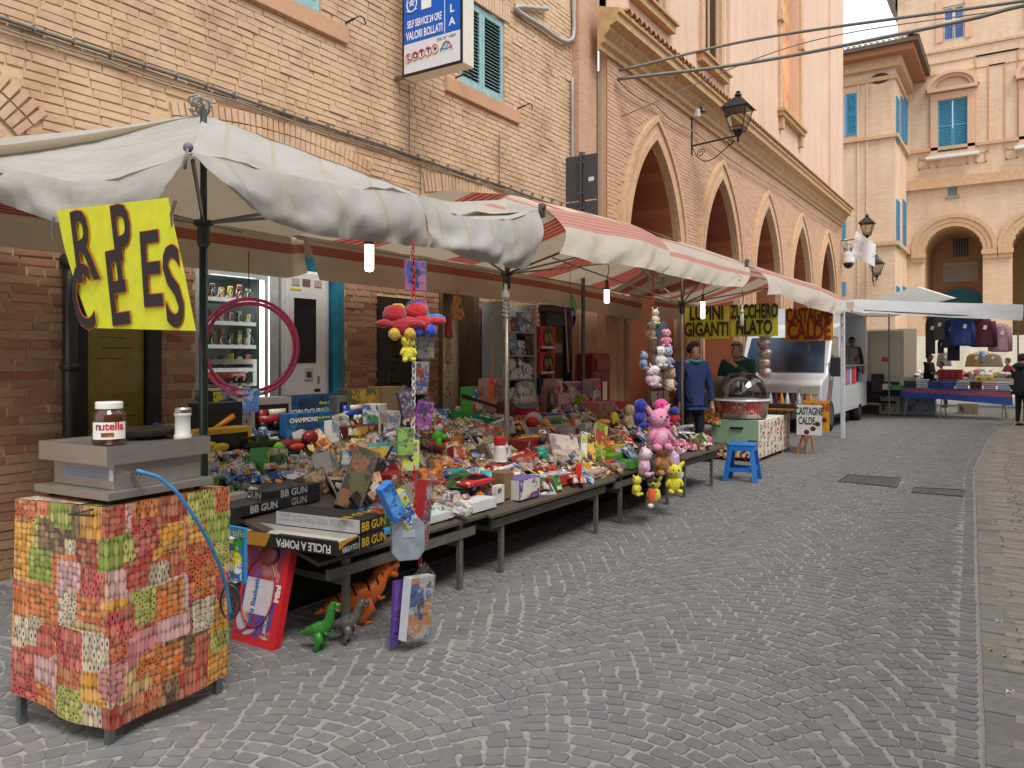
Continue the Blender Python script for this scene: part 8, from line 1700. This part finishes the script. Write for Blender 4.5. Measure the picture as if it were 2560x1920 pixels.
# stool
sp2 = onz(1824, 1203); st_ = thing('plastic_stool', 'bright blue plastic stool in front of the cotton candy cart', 'stool', (sp2.x + .12, sp2.y + .16, 0), math.radians(8)); BL = plastic('1c74c8')
MB().bb((-.17, -.17, .46), (.17, .17, .49)).ob('seat', BL, st_, bevel=.012)
for x, y in ((-1, -1), (1, -1), (1, 1), (-1, 1)): MB().prism([(x * .16, y * .16, .465), (x * .1, y * .165, .465), (x * .16, y * .215, 0), (x * .22, y * .21, 0)], (0, -y * .035, 0)).ob('leg', BL, st_)
for i in range(4):
    b = MB(); R_ = Matrix.Rotation(i * math.pi / 2, 4, 'Z'); b.T = R_; b.bb((-.165, -.178, .13), (.165, -.165, .18)); b.bb((-.15, -.172, .40), (.15, -.16, .46)); b.ob('apron', BL, st_)
# hanging candy bags
t = thing('candy_string', 'column of clear bags of chewy sweets hanging before the van', 'hanging sweets', ony(1910, 800, 12.6)); o_ = V_(t.location)
for i in range(6):
    c = ony(1910 + (i % 2) * 3, 812 + i * 24, 12.6) - o_; b = MB(); b.ball(c, (.1, .07, .085), 10); b.ob('sweets', printed(['d8d0c4', 'c86a4a', 'd8b4a0', '8a9a9a', 'c84a3a', 'dcd8d0'], 34), t, True); MB().ball(c, (.118, .085, .1), 10).ob('film', film(), t, True)
# yellow and orange signs
def sign(u0, v0, u1, v1, Y, bg_, lines, label, col):
    a, b_ = ony(u0, v1, Y), ony(u1, v0, Y); t = thing('stall_sign', label, 'sign', ((a.x + b_.x) / 2, Y, a.z), 0, 'lettered cloth signs'); w_, h = b_.x - a.x, b_.z - a.z; c = V_(t.location)
    MB().grid(lambda i, j: V_((-w_ / 2 + w_ * i, .006 * math.sin(i * 9), h * j)), 8, 2).ob('sheet', M(bg_, .7, var=.06), t, solid=.004)
    for s, fz, sz, sx in lines: text(s, sz * h, M(col[0], .6, var=0), t, FY((0, -.016, fz * h)), bold=.022 * h, sx=sx); text(s, sz * h, M(col[1], .6, var=0), t, FY((0, -.02, fz * h)), bold=.004 * h, sx=sx)
sign(1713, 765, 1822, 847, 10.8, 'c4be22', (('LUPINI', .78, .6, .62), ('GIGANTI', .27, .6, .6)), 'yellow cloth sign reading LUPINI GIGANTI', ('5a2414', '2a1810')); sign(1828, 760, 1945, 842, 11.8, 'b8b42a', (('ZUCCHERO', .78, .6, .46), ('FILATO', .27, .6, .58)), 'yellow cloth sign reading ZUCCHERO FILATO', ('3a2418', '2a1c14')); sign(1963, 768, 2083, 853, 15.2, 'd89a14', (('CASTAGNE', .76, .62, .42), ('CALDE', .28, .7, .58)), 'orange cloth sign reading CASTAGNE CALDE beside the white post', ('3a1218', 'a02a2c'))
# chestnut stand with easel
cx0 = onz(2025, 1135); ch = thing('chestnut_stand', 'wooden trestle stand with drinks and chestnut bags before the van', 'stand', (cx0.x - .2, cx0.y, 0)); WD = M('a06a38', .6, var=.2)
for i, (x, y) in enumerate(((-.3, 0), (.1, 0), (-.3, .5), (.1, .5))): MB().tube([(x - .08, y - .1, 0), (x + .08, y + .1, .72)], .02, 5).ob('leg', WD, ch); MB().tube([(x + .08, y - .1, 0), (x - .08, y + .1, .72)], .02, 5).ob('leg', WD, ch)
MB().bb((-.7, -.15, .72), (.25, .7, .75)).ob('top', WD, ch); MB().bb((-.65, -.1, .76), (.2, .1, .82)).ob('chestnuts', M('2a1e18', .6, var=.4, scale=60, bump=.8), ch)
for i in range(9): b = MB(); b.cyl((-.6 + i * .095, .22, .76), (-.6 + i * .095, .22, .9), .035); b.cyl((-.6 + i * .095, .22, .9), (-.6 + i * .095, .22, 1.0), .032, .012); b.ob('bottle', plastic(['5a2a1c', 'b8c8d8', '6a2a2c', 'd8902c', 'c8d4e0'][i % 5]), ch)
for (u, v, w_, h, c, lb_, tx) in ((2023, 1050, .4, .5, 'd8d6d4', 'white poster with chestnuts reading CASTAGNE CALDE on the stand', '2a2a2c'), (2040, 1040, .42, .52, 'd8941c', 'orange poster behind the white chestnut poster', 'a02a1c')):
    p = ony(u, v, cx0.y - (.16 if c[0:2] == 'd8' and c != 'd8941c' else .05)); t = thing('chestnut_poster', lb_, 'poster', p); MB().bb((-w_ / 2, 0, -h / 2), (w_ / 2, .006, h / 2)).ob('sheet', card(c), t); text('CASTAGNE', .17, M(tx, .5, var=0), t, FY((0, -.004, .14)), bold=.004, sx=.5); text('CALDE', .17, M(tx, .5, var=0), t, FY((-.04, -.004, -.02)), bold=.004, sx=.5)
    for x, z in ((.06, -.14), (.13, -.06), (-.04, -.2)): MB().ball((x, -.002, z), (.045, .006, .04), 8).ob('chestnut_print', M('5a1c1c', .5), t)
# ================================================================== white food van
vn = thing('food_van', 'white food truck van parked nose towards the street with red and grey stripes', 'van', (-4.45, 17.2, 0)); WV = M('d4d8dc', .3, var=.04, coat=.4); vw = .95
pr_ = [(0, .32), (-.08, .45), (-.1, .78), (-.07, 1.04), (.08, 1.13), (.55, 1.24), (1.05, 2.07), (1.2, 2.3), (2.0, 2.4), (2.0, .32)]
MB().prism([(-vw, y, z) for y, z in pr_], (2 * vw, 0, 0)).ob('cab', WV, vn, bevel=.04)
ws_ = MB(); ws_.add([(-vw + .08, .575, 1.28), (vw - .08, .575, 1.28), (vw - .14, 1.035, 2.05), (-vw + .14, 1.035, 2.05)], [(0, 1, 2, 3)]); o = ws_.ob('windscreen', M('3a4a60', .05, var=.6, scale=1.1), vn); o.location = (0, -.012, .012)
for s in (-1, 1):
    MB().add([(s * (vw + .006), .7, 1.28), (s * (vw + .006), 1.7, 1.28), (s * (vw + .006), 1.7, 2.08), (s * (vw + .006), 1.12, 2.08)], [(0, 1, 2, 3)]).ob('side_window', M('23282e', .05), vn)
    MB().add([(s * .5, -.115, .84), (s * .9, -.11, .84), (s * .93, -.095, 1.01), (s * .52, -.1, 1.0)], [(0, 1, 2, 3)]).ob('headlight', M('b8bcb0', .08, var=.2), vn, solid=.02)
    mr_ = thing('x', '', '') if False else None
    MB().bb((s * vw + (.03 if s > 0 else -.25), .62, 1.2), (s * vw + (.25 if s > 0 else -.03), .72, 1.62)).ob('mirror', M('2c2f33', .5), vn, bevel=.03); MB().tube([(s * vw, .95, 1.35), (s * (vw + .12), .7, 1.35)], .02, 6).ob('mirror_arm', M('2c2f33', .5), vn)
    for y in (.85, 4.4):
        wh = MB(); wh.cyl((s * (vw - .2), y, .33), (s * (vw + .01), y, .33), .33, n=22); k = wh.ob('wheel', M('1a1a1a', .7), vn, True); MB().cyl((s * (vw + .005), y, .33), (s * (vw + .02), y, .33), .2, n=16).ob('rim', metal('8a8a88', .4), k)
MB().bb((-vw + .02, -.16, .3), (vw - .02, .0, .62)).ob('bumper', M('5d646a', .5), vn, bevel=.03); MB().bb((-.45, -.115, .7), (.45, -.1, .86)).ob('grille', M('3a3e42', .5), vn); MB().tube([(-.5, .55, 1.3), (.3, .53, 1.27)], .01, 5).ob('wiper', M_DARK, vn); MB().bb((.1, .9, 1.36), (.35, 1.0, 1.5)).ob('paper', card('c8d4e0'), vn)
bx2 = MB(); x1 = vw + .02; bx2.bb((-vw, 2.0, .35), (x1, 5.4, .98)); bx2.bb((-vw, 2.0, .98), (-vw + .06, 5.4, 2.75)); bx2.bb((-vw, 5.3, .98), (x1, 5.4, 2.75)); bx2.bb((-vw, 2.0, 2.7), (x1, 5.4, 2.78)); bx2.bb((-vw + .06, 2.0, .98), (x1, 2.06, 2.7)); bx2.ob('box_body', WV, vn)
for y0, y1, c in ((2.1, 2.75, 'b86a84'), (2.78, 2.95, '4a98cc'), (2.98, 3.1, 'd8d4d0'), (3.12, 3.5, 'b83240'), (3.52, 3.8, 'c83a54')): MB().bb((x1 + .002, y0, .98 - (.0)), (x1 + .012, y1, 1.4)).ob('price_panel', card(c), vn)
MB().bb((x1, 2.06, 1.4), (x1 + .06, 5.3, 1.44)).ob('counter', metal('a8a8a8', .3), vn); MB().quad((x1 - .02, 2.1, 1.44), (x1 - .02, 4.2, 1.44), (x1 - .02, 4.2, 1.85), (x1 - .02, 2.1, 1.85)).ob('sneeze_glass', glass('d8e4e0', .1), vn)
MB().bb((x1 - .5, 2.2, 1.44), (x1 - .1, 3.6, 1.62)).ob('produce', printed(['6a7a4a', 'c8c4a8', 'd8d4cc', '8a9a6a', '4a3a2c'], 9), vn); MB().cyl((x1 - .3, 3.0, 1.9), (x1 - .3, 3.0, 2.2), .06).ob('fire_extinguisher', plastic('b82420'), vn)
for i in range(3): MB().prism([(x1 + .003, .3 + i * .16, .5), (x1 + .003, .38 + i * .16, .5), (x1 + .003, .75 + i * .14, 1.1 + .05 * i), (x1 + .003, .67 + i * .14, 1.1 + .05 * i)], (.003, 0, 0)).ob('stripe', M(('b83a2c', '8a8c8c', '3f5a58')[i], .4), vn); vn.children[-1].location = (-.018, .85, -.02)
MB().bb((x1 + .001, 2.1, .42), (x1 + .004, 3.6, .95)).ob('locker_door', M('c4c8c8', .4), vn); MB().bb((x1 + .001, 3.64, .42), (x1 + .004, 5.2, .95)).ob('locker_door', M('c8cccc', .4), vn)
pp = onx(2107, 900, -3.0); t = thing('awning_post', 'white perforated post at the end of the striped canopies', 'post', (pp.x, pp.y, 0)); b = MB(); b.bb((-.04, -.04, 0), (.04, .04, 2.72)); b.ob('post', M('ccd4dc', .4), t, bevel=.01)
for z in (1.9, 2.15, 2.35): MB().prism([(-.02, -.042, z), (.022, -.042, z + .12), (-.02, -.042, z + .14)], (0, .001, 0)).ob('cut_out', M('8a9098', .5), t)
# ================================================================== clothes stall further on
aw = thing('clothes_awning', 'wide white awning of the clothes stall beyond the van', 'awning', (-1.7, 22, 0)); FWH = fabric('white_awning', 'dcdfe2', None, (), .35, 'c8ccd0')
sheet(aw, sub([V_((-3.4, 20.3, 3.02)), V_((-1.6, 21.8, 2.96)), V_((.02, 23.0, 2.92))]), sub([V_((-3.4, 20.2, 2.72)), V_((-1.6, 21.7, 2.60)), V_((.0, 22.95, 2.52))]), FWH, 24, 6, 'valance', fold=.015, foldn=3)
sheet(aw, sub([V_((-3.4, 20.3, 3.02)), V_((-1.6, 21.8, 2.96)), V_((.02, 23.0, 2.92))]), sub([V_((-5.0, 23.2, 3.25)), V_((-3.0, 25.0, 3.2)), V_((-.8, 26.2, 3.1))]), FWH, 14, 6, 'top', sag=.04)
MB().tube([(-1.5, -1.6, 2.75), (1.65, 1.0, 2.58)], .02, 6).ob('front_bar', metal('9a9a98', .4), aw)
for q, nm in (((1.6, .95), 'rail_post'), ((-1.3, -1.4), 'rail_post')): MB().cyl((q[0], q[1] + 2.5, 0), (q[0], q[1] + 2.5, 2.9), .02).ob(nm, metal('8a8a88', .4), aw)
BEI = M('b8ae9c', .6, var=.06); tk = thing('stall_truck', 'beige trader truck with an open rear door and flap behind the clothes table', 'truck', (-3.2, 24.2, 0))
MB().bb((-2.6, .3, .3), (.2, 5.5, .95)).ob('chassis', M('4a4440', .7), tk); MB().bb((-2.6, .4, .95), (-2.5, 5.5, 2.6)).ob('side_wall', BEI, tk); MB().bb((-2.5, 5.4, .95), (.2, 5.5, 2.6)).ob('end_wall', BEI, tk)
MB().bb((-.42, -.6, .85), (.5, -.55, 2.35)).ob('rear_door', BEI, tk, bevel=.02); MB().bb((-.32, -.62, 1.1), (.4, -.605, 2.05)).ob('door_panel', M('c0b6a4', .6), tk, bevel=.03); MB().bb((-.05, -.63, 1.5), (.15, -.621, 1.62)).ob('red_sticker', card('c8402c'), tk); MB().bb((-.42, -.63, .55), (.4, -.56, .95)).ob('black_panel', M('22201e', .7), tk); MB().prism([(-2.8, -1.2, 2.75), (.3, -1.2, 2.7), (.5, 2, 3.0), (-2.8, 2, 3.0)], (0, 0, .05)).ob('roof_flap', M('c8c4ba', .6), tk); MB().bb((-1.9, .5, 1.0), (-1.0, 1.2, 2.3)).ob('inner_locker', M('8a8274', .6), tk)
t = thing('roof_hatch', 'open white roof hatch rising behind the awning', 'hatch', ony(2290, 745, 27)); MB().prism([(-1.1, 0, .05), (.0, 0, .35), (1.0, 0, -.05), (-.1, 0, -.3)], (0, 1.5, .1)).ob('panel', M('c8ccc8', .5), t)
tb = thing('clothes_table', 'trestle table with a striped blue and red cloth under the clothes', 'table', (-1.75, 23.7, 0)); F_TB = fabric('striped_table_cloth', '2c4c9c', 'b05040', ((.1, .45),), .1, '4a6ab0')
MB().bb((-1.55, 0, .74), (1.5, .9, .77)).ob('top', M('a8a498', .7), tb); sheet(tb, sub([V_((-3.3, 23.66, .8)), V_((-1.75, 23.64, .78)), V_((-.22, 23.55, .76))], 6), sub([V_((-3.3, 23.6, .56)), V_((-1.75, 23.58, .5)), V_((-.2, 23.45, .40))], 6), F_TB, 30, 8, 'cloth', fold=.02, foldn=5, out=V_((0, -1, 0)))
for x in (-.95, -.1, 1.3): MB().tube([(x, .05, .0), (x + .06, .1, .74)], .018, 6).ob('leg', metal('c4c4c0', .4), tb); MB().tube([(x + .1, .8, .0), (x, .75, .74)], .018, 6).ob('leg', metal('c4c4c0', .4), tb)
PS = [('5a5c60', 'grey'), ('6a6c70', 'mid grey'), ('4a4c50', 'charcoal'), ('d0d0cc', 'white boxed'), ('3a58a0', 'deep blue'), ('4a68b0', 'bright blue'), ('b0bcd4', 'pale blue'), ('5a3c40', 'maroon'), ('c8a4b4', 'pink'), ('b4c0d4', 'ice blue')]
for i, (c, nm) in enumerate(PS):
    x = -1.45 + i * .31; t = thing('folded_clothes', '%s folded garment pile on the striped clothes table, %s from the truck side' % (nm, ['first', 'second', 'third', 'fourth', 'fifth', 'sixth', 'seventh', 'eighth', 'ninth', 'tenth'][i]), 'folded clothes', (-1.75 + x, 23.72, .775), 0, 'folded clothes in a row')
    for k in range(5 if i in (3,) else 4): MB().box((rnd.uniform(-.01, .01), .2, .028 + k * .05), (.28, .36, .042)).ob('garment', cloth(c), t, bevel=.016)
def garment(u, v0, v1, w, Y, col, label, kind='jumper'):
    a = ony(u, v0, Y); h = a.z - ony(u, v1, Y).z; t = thing('hanging_garment', label, 'clothes', a, 0, 'clothes hung along the awning bar'); sl_ = .0 if kind != 'jumper' else .22
    b = MB(); n_ = 10
    b.grid(lambda i, j: V_(((i - .5) * w * (.62 + .38 * min(1, j * 5)) * (1 if kind != 'skirt' else .8 + .3 * j), -.05 * math.sin(math.pi * i) - .015 * math.sin(i * 14 + 1) * j, -h * j)), n_, 10); b.ob('body', cloth(col), t, True, solid=.03)
    if kind == 'jumper':
        for s in (-1, 1): MB().tube([V_((s * w * .45, 0, -.06)), V_((s * w * .56, .0, -h * .5)), V_((s * w * .58, 0, -h * .98))], [.07, .06, .045], 8).ob('sleeve', cloth(col), t, True)
    MB().tube([(-.18, 0, -.03), (0, 0, .03), (.18, 0, -.03)], .008, 5).ob('hanger', M_DARK, t); MB().box((.05, -.09, -h * .3), (.07, .004, .1), Matrix.Rotation(.3, 3, 'Y')).ob('price_tag', card('d8d4d0'), t)
for u, v0, v1, w, Y, c, lb_, kd in ((2326, 793, 885, .20, 22.3, '2a2a2c', 'black trousers at the truck end of the awning bar', 'x'), (2344, 795, 850, .32, 22.3, '4a4a4a', 'charcoal tunic hanging next to the black trousers', 'x'), (2373, 803, 870, .3, 22.4, '1e2440', 'navy vest dress hanging left of the blue jumper', 'x'), (2384, 800, 902, .26, 22.5, '1c2238', 'long navy dress behind the blue jumper', 'x'), (2407, 795, 865, .4, 22.3, '24386e', 'royal blue jumper hanging in the middle of the bar', 'jumper'), (2457, 798, 868, .44, 22.4, '501c2e', 'burgundy jumper with a white tag', 'jumper'), (2500, 812, 880, .36, 22.5, 'b08a94', 'dusty pink blouse on a black hanger', 'jumper'), (2352, 850, 883, .12, 22.6, '333336', 'dark trouser leg below the charcoal tunic', 'x')): garment(u, v0, v1, w, Y, c, lb_, kd)
for u, v0, v1, w, c, lb_ in ((2437, 885, 917, .5, '9a7448', 'brown handbag hanging at the back of the clothes stall'), (2478, 885, 917, .6, '9a8a78', 'taupe handbag hanging at the back of the clothes stall'), (2360, 882, 915, .4, '8a8074', 'grey beige skirt hanging at the back of the clothes stall'), (2455, 880, 905, .2, '6a8ab0', 'pale blue scarf hanging between the two handbags')): garment(u, v0, v1, w, 29, c, lb_, 'skirt')
t = thing('rear_stall', 'far stall counter heaped with bags and small goods behind the clothes', 'stall', (-.6, 29.5, 0)); MB().bb((-3.6, 0, .7), (1.2, 1, .95)).ob('counter', M('b8b4ac', .7), t)
b = MB(); r_ = random.Random(2)
for i in range(70): b.ball((r_.uniform(-3.5, 1.1), r_.uniform(0, .9), 1.0 + r_.random() * .12), (r_.uniform(.08, .2), .12, r_.uniform(.06, .14)), 6)
tag(b.ob('goods', printed(['d0ccc4', '3a3634', 'a83a34', 'c8b83a', '8a8a90', 'd8d4d0', '6a4a34'], 2.5), t, True), kind='stuff')
for u, v, w, h, Y, c, lb_ in ((2375, 950, .62, .3, 25.5, 'b82430', 'red plastic crate on the clothes stall'), (2460, 953, .5, .14, 28, 'c8b81c', 'yellow plastic tray on the far counter'), (2368, 965, .5, .16, 24.8, '3a4054', 'dark blue box under the red crate'), (2225, 1010, .5, .42, 24.0, 'c4c0b8', 'upper white appliance carton beside the truck wheel'), (2224, 1035, .55, .38, 23.6, 'c8bca0', 'lower pale carton with yellow print on the ground'), (2295, 1038, .85, .6, 24.2, '7f8da4', 'large grey blue carton under the clothes table'), (2193, 980, .3, .5, 23.4, '1e1c1c', 'black and red tool case beside the truck'), (2215, 975, .18, .16, 23.2, 'd0c8a8', 'cream box on the little shelf beside the truck'), (2238, 975, .3, .12, 23.2, '3a8a4a', 'green box on the little shelf beside the truck'), (2420, 1035, .5, .3, 26, 'a89878', 'open cardboard box under the far end of the table')):
    p = ony(u, v, Y); z0 = max(0, p.z) if v < 1005 else 0; 
    if v >= 1005: p = onz(u, v if v > 1025 else 1036)
    if 'upper' in lb_: z0 = .38
    t = thing('crate' if 'crate' in lb_ or 'tray' in lb_ else 'carton', lb_, 'crate' if 'crate' in lb_ else 'box', (p.x, p.y, z0)); MB().bb((-w / 2, 0, 0), (w / 2, .4, h)).ob('walls', plastic(c) if 'plastic' in lb_ else card(c), t, bevel=.01)
    if 'crate' in lb_:
        for i in range(3):
            for k in range(3): MB().bb((-w * .4 + i * w * .28, -.004, .05 + k * .075), (-w * .4 + i * w * .28 + w * .2, .001, .09 + k * .075)).ob('slot', M('6a1218', .6), t)
    else: MB().bb((-w * .4, -.003, h * .2), (w * .3, -.001, h * .75)).ob('print', printed([c, c, '4a4a4a', c, 'c8b03a' if 'yellow' in lb_ else c], 7), t)
for u, v, lb_ in ((2243, 1144, 'small white paper scrap in the middle of the street'), (2498, 1555, 'white crumpled tissue on the right hand pavers'), (2525, 1732, 'folded white wrapper near the right edge'), (2480, 1627, 'dry yellow leaf on the gutter stones'), (2515, 1642, 'curled grey green leaf beside the dry yellow leaf')):
    p = onz(u, v, .012); t = tag(MB().grid(lambda i, j: V_((.03 * (i - .5), .05 * (j - .5), .006 + .008 * math.sin(4 * i + 3 * j))), 3, 3).ob('leaf_litter' if 'leaf' in lb_ else 'paper_scrap', M('b89a5a' if 'yellow' in lb_ else ('8a8a6a' if 'leaf' in lb_ else 'd8d8d4'), .8), loc=p, solid=.002), lb_, 'litter')
# ================================================================== people: skinned skeletons
def skinned(name, verts, edges, rad, root, mat, parent, sub_=2):
    m = bpy.data.meshes.new(name); m.from_pydata([tuple(v) for v in verts], edges, []); m.materials.append(mat)
    o = bpy.data.objects.new(name, m); C.objects.link(o); o.parent = parent
    sk = o.modifiers.new('skin', 'SKIN'); sk.use_smooth_shade = True
    for i, r in enumerate(rad):
        q = m.skin_vertices[0].data[i]; q.radius = r if isinstance(r, tuple) else (r, r); q.use_root = i == root
    sd_ = o.modifiers.new('smooth', 'SUBSURF'); sd_.levels = sub_; sd_.render_levels = sub_
    return o
SKIN = M('c9967c', .55, var=.08); SKIN_D = M('8a5e4c', .55, var=.1)
def person(label, loc, rz, H, top, legs, hair, arms, skin=SKIN, shoes='1a1a1c', lean=0.0, fem=False, headturn=0.0, collar=None, hairlong=False, hood=False, sleeve=1.0, tilt=0.0):
    """faces +X before rz. arms: ((elbow),(wrist)) per side as fractions of height, left then right (left = +Y)"""
    t = thing('person', label, 'person', loc, math.radians(rz)); h = H; S = lambda *p: V_(p) * h
    sh = .115 if not fem else .1
    J = dict(pel=S(0, 0, .53), spine=S(lean * .4, 0, .64), chest=S(lean * .8, 0, .755), neck=S(lean, 0, .835), head0=S(lean + .012, 0, .875), head1=S(lean + .014, 0, .925), crown=S(lean + .008, 0, .965))
    V, E, R_, idx = [], [], [], {}
    def add(n, p, r, par=None):
        idx[n] = len(V); V.append(p); R_.append(tuple(q * h for q in r) if isinstance(r, tuple) else r * h)
        if par: E.append((idx[par], idx[n]))
    w_ = .085 if fem else .092
    add('pel', J['pel'], (.075, w_)); add('spine', J['spine'], (.068, w_ * .95), 'pel'); add('chest', J['chest'], (.07, w_ * 1.12), 'spine'); add('neck', J['neck'], .034, 'chest'); add('head0', J['head0'], (.046, .038), 'neck'); add('head1', J['head1'], (.055, .045), 'head0'); add('crown', J['crown'], (.04, .036), 'head1')
    for s, (el, wr) in zip((1, -1), arms):
        n = 'lr'[s < 0]; add('sh' + n, S(lean * .9, s * sh, .80), .038, 'chest'); add('el' + n, S(*el), .028, 'sh' + n); add('wr' + n, S(*wr), .017, 'el' + n)
        d = (S(*wr) - S(*el)).normalized(); add('pa' + n, S(*wr) + d * .035 * h, (.012, .022), 'wr' + n)
        add('hip' + n, S(0, s * .045, .50), .047, 'pel'); add('kn' + n, S(.012, s * .055, .285), .036, 'hip' + n); add('an' + n, S(-.01, s * .055, .045), .022, 'kn' + n); add('to' + n, S(.065, s * .06, .018), .02, 'an' + n)
    skinned('body', V, E, R_, 0, skin, t)
    g = lambda names, k: ([V[idx[n]] for n in names], [tuple(q * k for q in R_[idx[n]]) if isinstance(R_[idx[n]], tuple) else R_[idx[n]] * k for n in names])
    tn = ['pel', 'spine', 'chest', 'shl', 'ell', 'wrl', 'shr', 'elr', 'wrr']; vv, rr = g(tn, 1.17); vv = [v.copy() for v in vv]
    for i, e in ((5, 4), (8, 7)): vv[i] = vv[e].lerp(vv[i], .95 * sleeve); rr[i] = rr[e] * (.95 - .15 * sleeve)
    vv.append(J['pel'] + V_((0, 0, -.06 * h))); rr.append(tuple(q * h * 1.24 for q in (.08, w_)))
    skinned('top', vv, [(9, 0), (0, 1), (1, 2), (2, 3), (3, 4), (4, 5), (2, 6), (6, 7), (7, 8)], rr, 0, cloth(top), t)
    vv, rr = g(['pel', 'hipl', 'knl', 'anl', 'hipr', 'knr', 'anr'], 1.1); skinned('trousers', vv, [(0, 1), (1, 2), (2, 3), (0, 4), (4, 5), (5, 6)], rr, 0, cloth(legs), t)
    for s in (-1, 1): b = MB(); b.ball(S(.03, s * .058, .022), (.075 * h, .03 * h, .026 * h), 10); b.ob('shoe', M(shoes, .5), t, True)
    # hands: four fingers and a thumb
    for s, (el, wr) in zip((1, -1), arms):
        d = (S(*wr) - S(*el)).normalized(); p = S(*wr) + d * .04 * h; q = d.orthogonal().normalized(); q = q if abs(q.z) < .9 else d.cross(q); k = d.cross(q); b = MB()
        b.ball(p, .02 * h, 8)
        for i in range(4): a = p + q * (.009 * h * (i - 1.5)); b.tube([a, a + d * .03 * h, a + d * (.044 + .006 * (i in (1, 2))) * h + k * .008 * h], [.0058 * h, .0052 * h, .004 * h], 6)
        b.tube([p + q * .016 * h, p + q * .032 * h + d * .012 * h, p + q * .036 * h + d * .026 * h], [.007 * h, .006 * h, .0045 * h], 6); b.ob('hand', skin, t, True)
    hd = thing('head_features', '', ''); [hd.pop(k, None) for k in ('label', 'category')]; hd.parent = t; hd.location = J['head1']; hd.rotation_euler = (0, tilt, headturn); hs = .1 * h
    for s in (-1, 1):
        MB().ball((.5 * hs, s * .17 * hs, .02 * hs), (.06 * hs, .09 * hs, .04 * hs), 8).ob('eye', M('2a1e18', .4), hd, True); MB().ball((.0, s * .47 * hs, -.02 * hs), (.1 * hs, .05 * hs, .16 * hs), 8).ob('ear', skin, hd, True); MB().tube([(.5 * hs, s * .07 * hs, .12 * hs), (.49 * hs, s * .28 * hs, .13 * hs)], .028 * hs, 5).ob('brow', M(hair, .8), hd)
    b = MB(); b.tube([(.5 * hs, 0, .08 * hs), (.62 * hs, 0, -.12 * hs), (.52 * hs, 0, -.17 * hs)], [.05 * hs, .09 * hs, .06 * hs], 7); b.ob('nose', skin, hd, True); MB().ball((.5 * hs, 0, -.31 * hs), (.04 * hs, .14 * hs, .035 * hs), 8).ob('mouth', M('8a4a40', .5), hd, True); MB().ball((.38 * hs, 0, -.45 * hs), (.14 * hs, .2 * hs, .14 * hs), 10).ob('chin', skin, hd, True)
    b = MB(); n_, m_ = 16, 8
    def cap(i, j):
        a = 2 * math.pi * i; front = math.cos(a); low = (1.02 if front > .35 else 1.9 - .5 * front) if not hairlong else (1.1 if front > .5 else 2.5)
        th = low * j; k = 1 + .07 * mnoise.noise(V_((math.cos(a) * 2, math.sin(a) * 2, j * 3)))
        return V_((math.sin(th) * math.cos(a) * .6 - .04, math.sin(th) * math.sin(a) * .52, math.cos(th) * .62 + .08)) * hs * k
    b.grid(cap, n_, m_); b.ob('hair', M(hair, .85, var=.2, bump=.6, scale=80), hd, True)
    if collar: MB().tube([V_((.055 * math.cos(a) + lean, .055 * math.sin(a), .838 + .012 * math.cos(a + 3.14))) * h for a in [2 * math.pi * i / 14 for i in range(14)]], .013 * h, 6, True).ob('collar', cloth(collar), t, True)
    if hood: MB().ball(S(lean - .055, 0, .82), (.05 * h, .085 * h, .05 * h), 10).ob('hood', cloth(top), t, True)
    return t
DN = ((.02, .15, .63), (.04, .155, .48)), ((.02, -.15, .63), (.04, -.155, .48))
p = atd(1733, HOR, 12.1); person('man in a blue jumper and turquoise collar looking aside behind the stall', (p.x, p.y, 0), -35, 1.87, '33477e', '1c1e2a', '2c2420', DN, collar='4aa0b0', headturn=.75, tilt=.12)
p = atd(1842, HOR, 12.9); person('grey haired man in a dark green hoodie raising one hand', (p.x, p.y, 0), -95, 1.89, '1c4a3e', '24262a', '8f8f8c', (((.06, .17, .66), (.2, .06, .79)), ((.0, -.16, .64), (.1, -.15, .52))), collar='8a9490', headturn=-.3, hood=True)
p = atd(2322, HOR, 23.0); person('man in a black t-shirt with folded arms in the shade of the awning', (p.x, p.y, 0), -15, 1.78, '17191c', '15161a', '14110f', (((.03, .14, .64), (.15, .0, .67)), ((.05, -.14, .64), (.16, .04, .66))), SKIN_D, sleeve=.15)
p = onz(2552, 1066); person('man in dark hooded tracksuit with folded arms at the right edge', (p.x + .02, p.y, 0), 55, 1.72, '1d222c', '16181c', '2a201a', (((.05, .14, .65), (.15, -.02, .69)), ((.06, -.14, .65), (.16, .05, .67))), hood=True)
p = atd(2521, HOR, 26.5); person('woman in a dark red cardigan with curly brown hair and glasses', (p.x, p.y, 0), 200, 1.62, '7a1c2c', '7a8aa0', '5a4030', (((.08, .13, .64), (.16, .04, .6)), ((.08, -.13, .64), (.16, -.04, .6))), fem=True, hairlong=True, headturn=.2)
person('dark haired person serving inside the food van', (-3.78, 22.2, .55), -60, 1.62, '1c241f', '1c1c20', '14110f', DN, SKIN_D)
p = atd(2365, HOR, 25.2); person('person with dark hair bending behind the red crate', (p.x, p.y, 0), 180, 1.5, '3a4048', '22242a', '15120f', DN, SKIN_D, lean=.08)
# ================================================================== lettering becomes mesh
def finish_text():
    dg = bpy.context.evaluated_depsgraph_get()
    for o in [q for q in scene.objects if q.type == 'FONT']:
        me = bpy.data.meshes.new_from_object(o.evaluated_get(dg)); bend = o.get('bend')
        if bend:
            for v in me.vertices:
                k = o.get('bsx', 1.0); a = v.co.x * k / bend; v.co.x = bend * math.sin(a) / k; v.co.z += bend * math.cos(a) - bend
        n_ = bpy.data.objects.new('lettering', me); mb_ = o.matrix_basis.copy(); par = o.parent
        C.objects.link(n_); n_.parent = par; n_.matrix_basis = mb_
        for k in ('label',):
            if k in o: n_[k] = o[k]
        bpy.data.objects.remove(o)
finish_text()
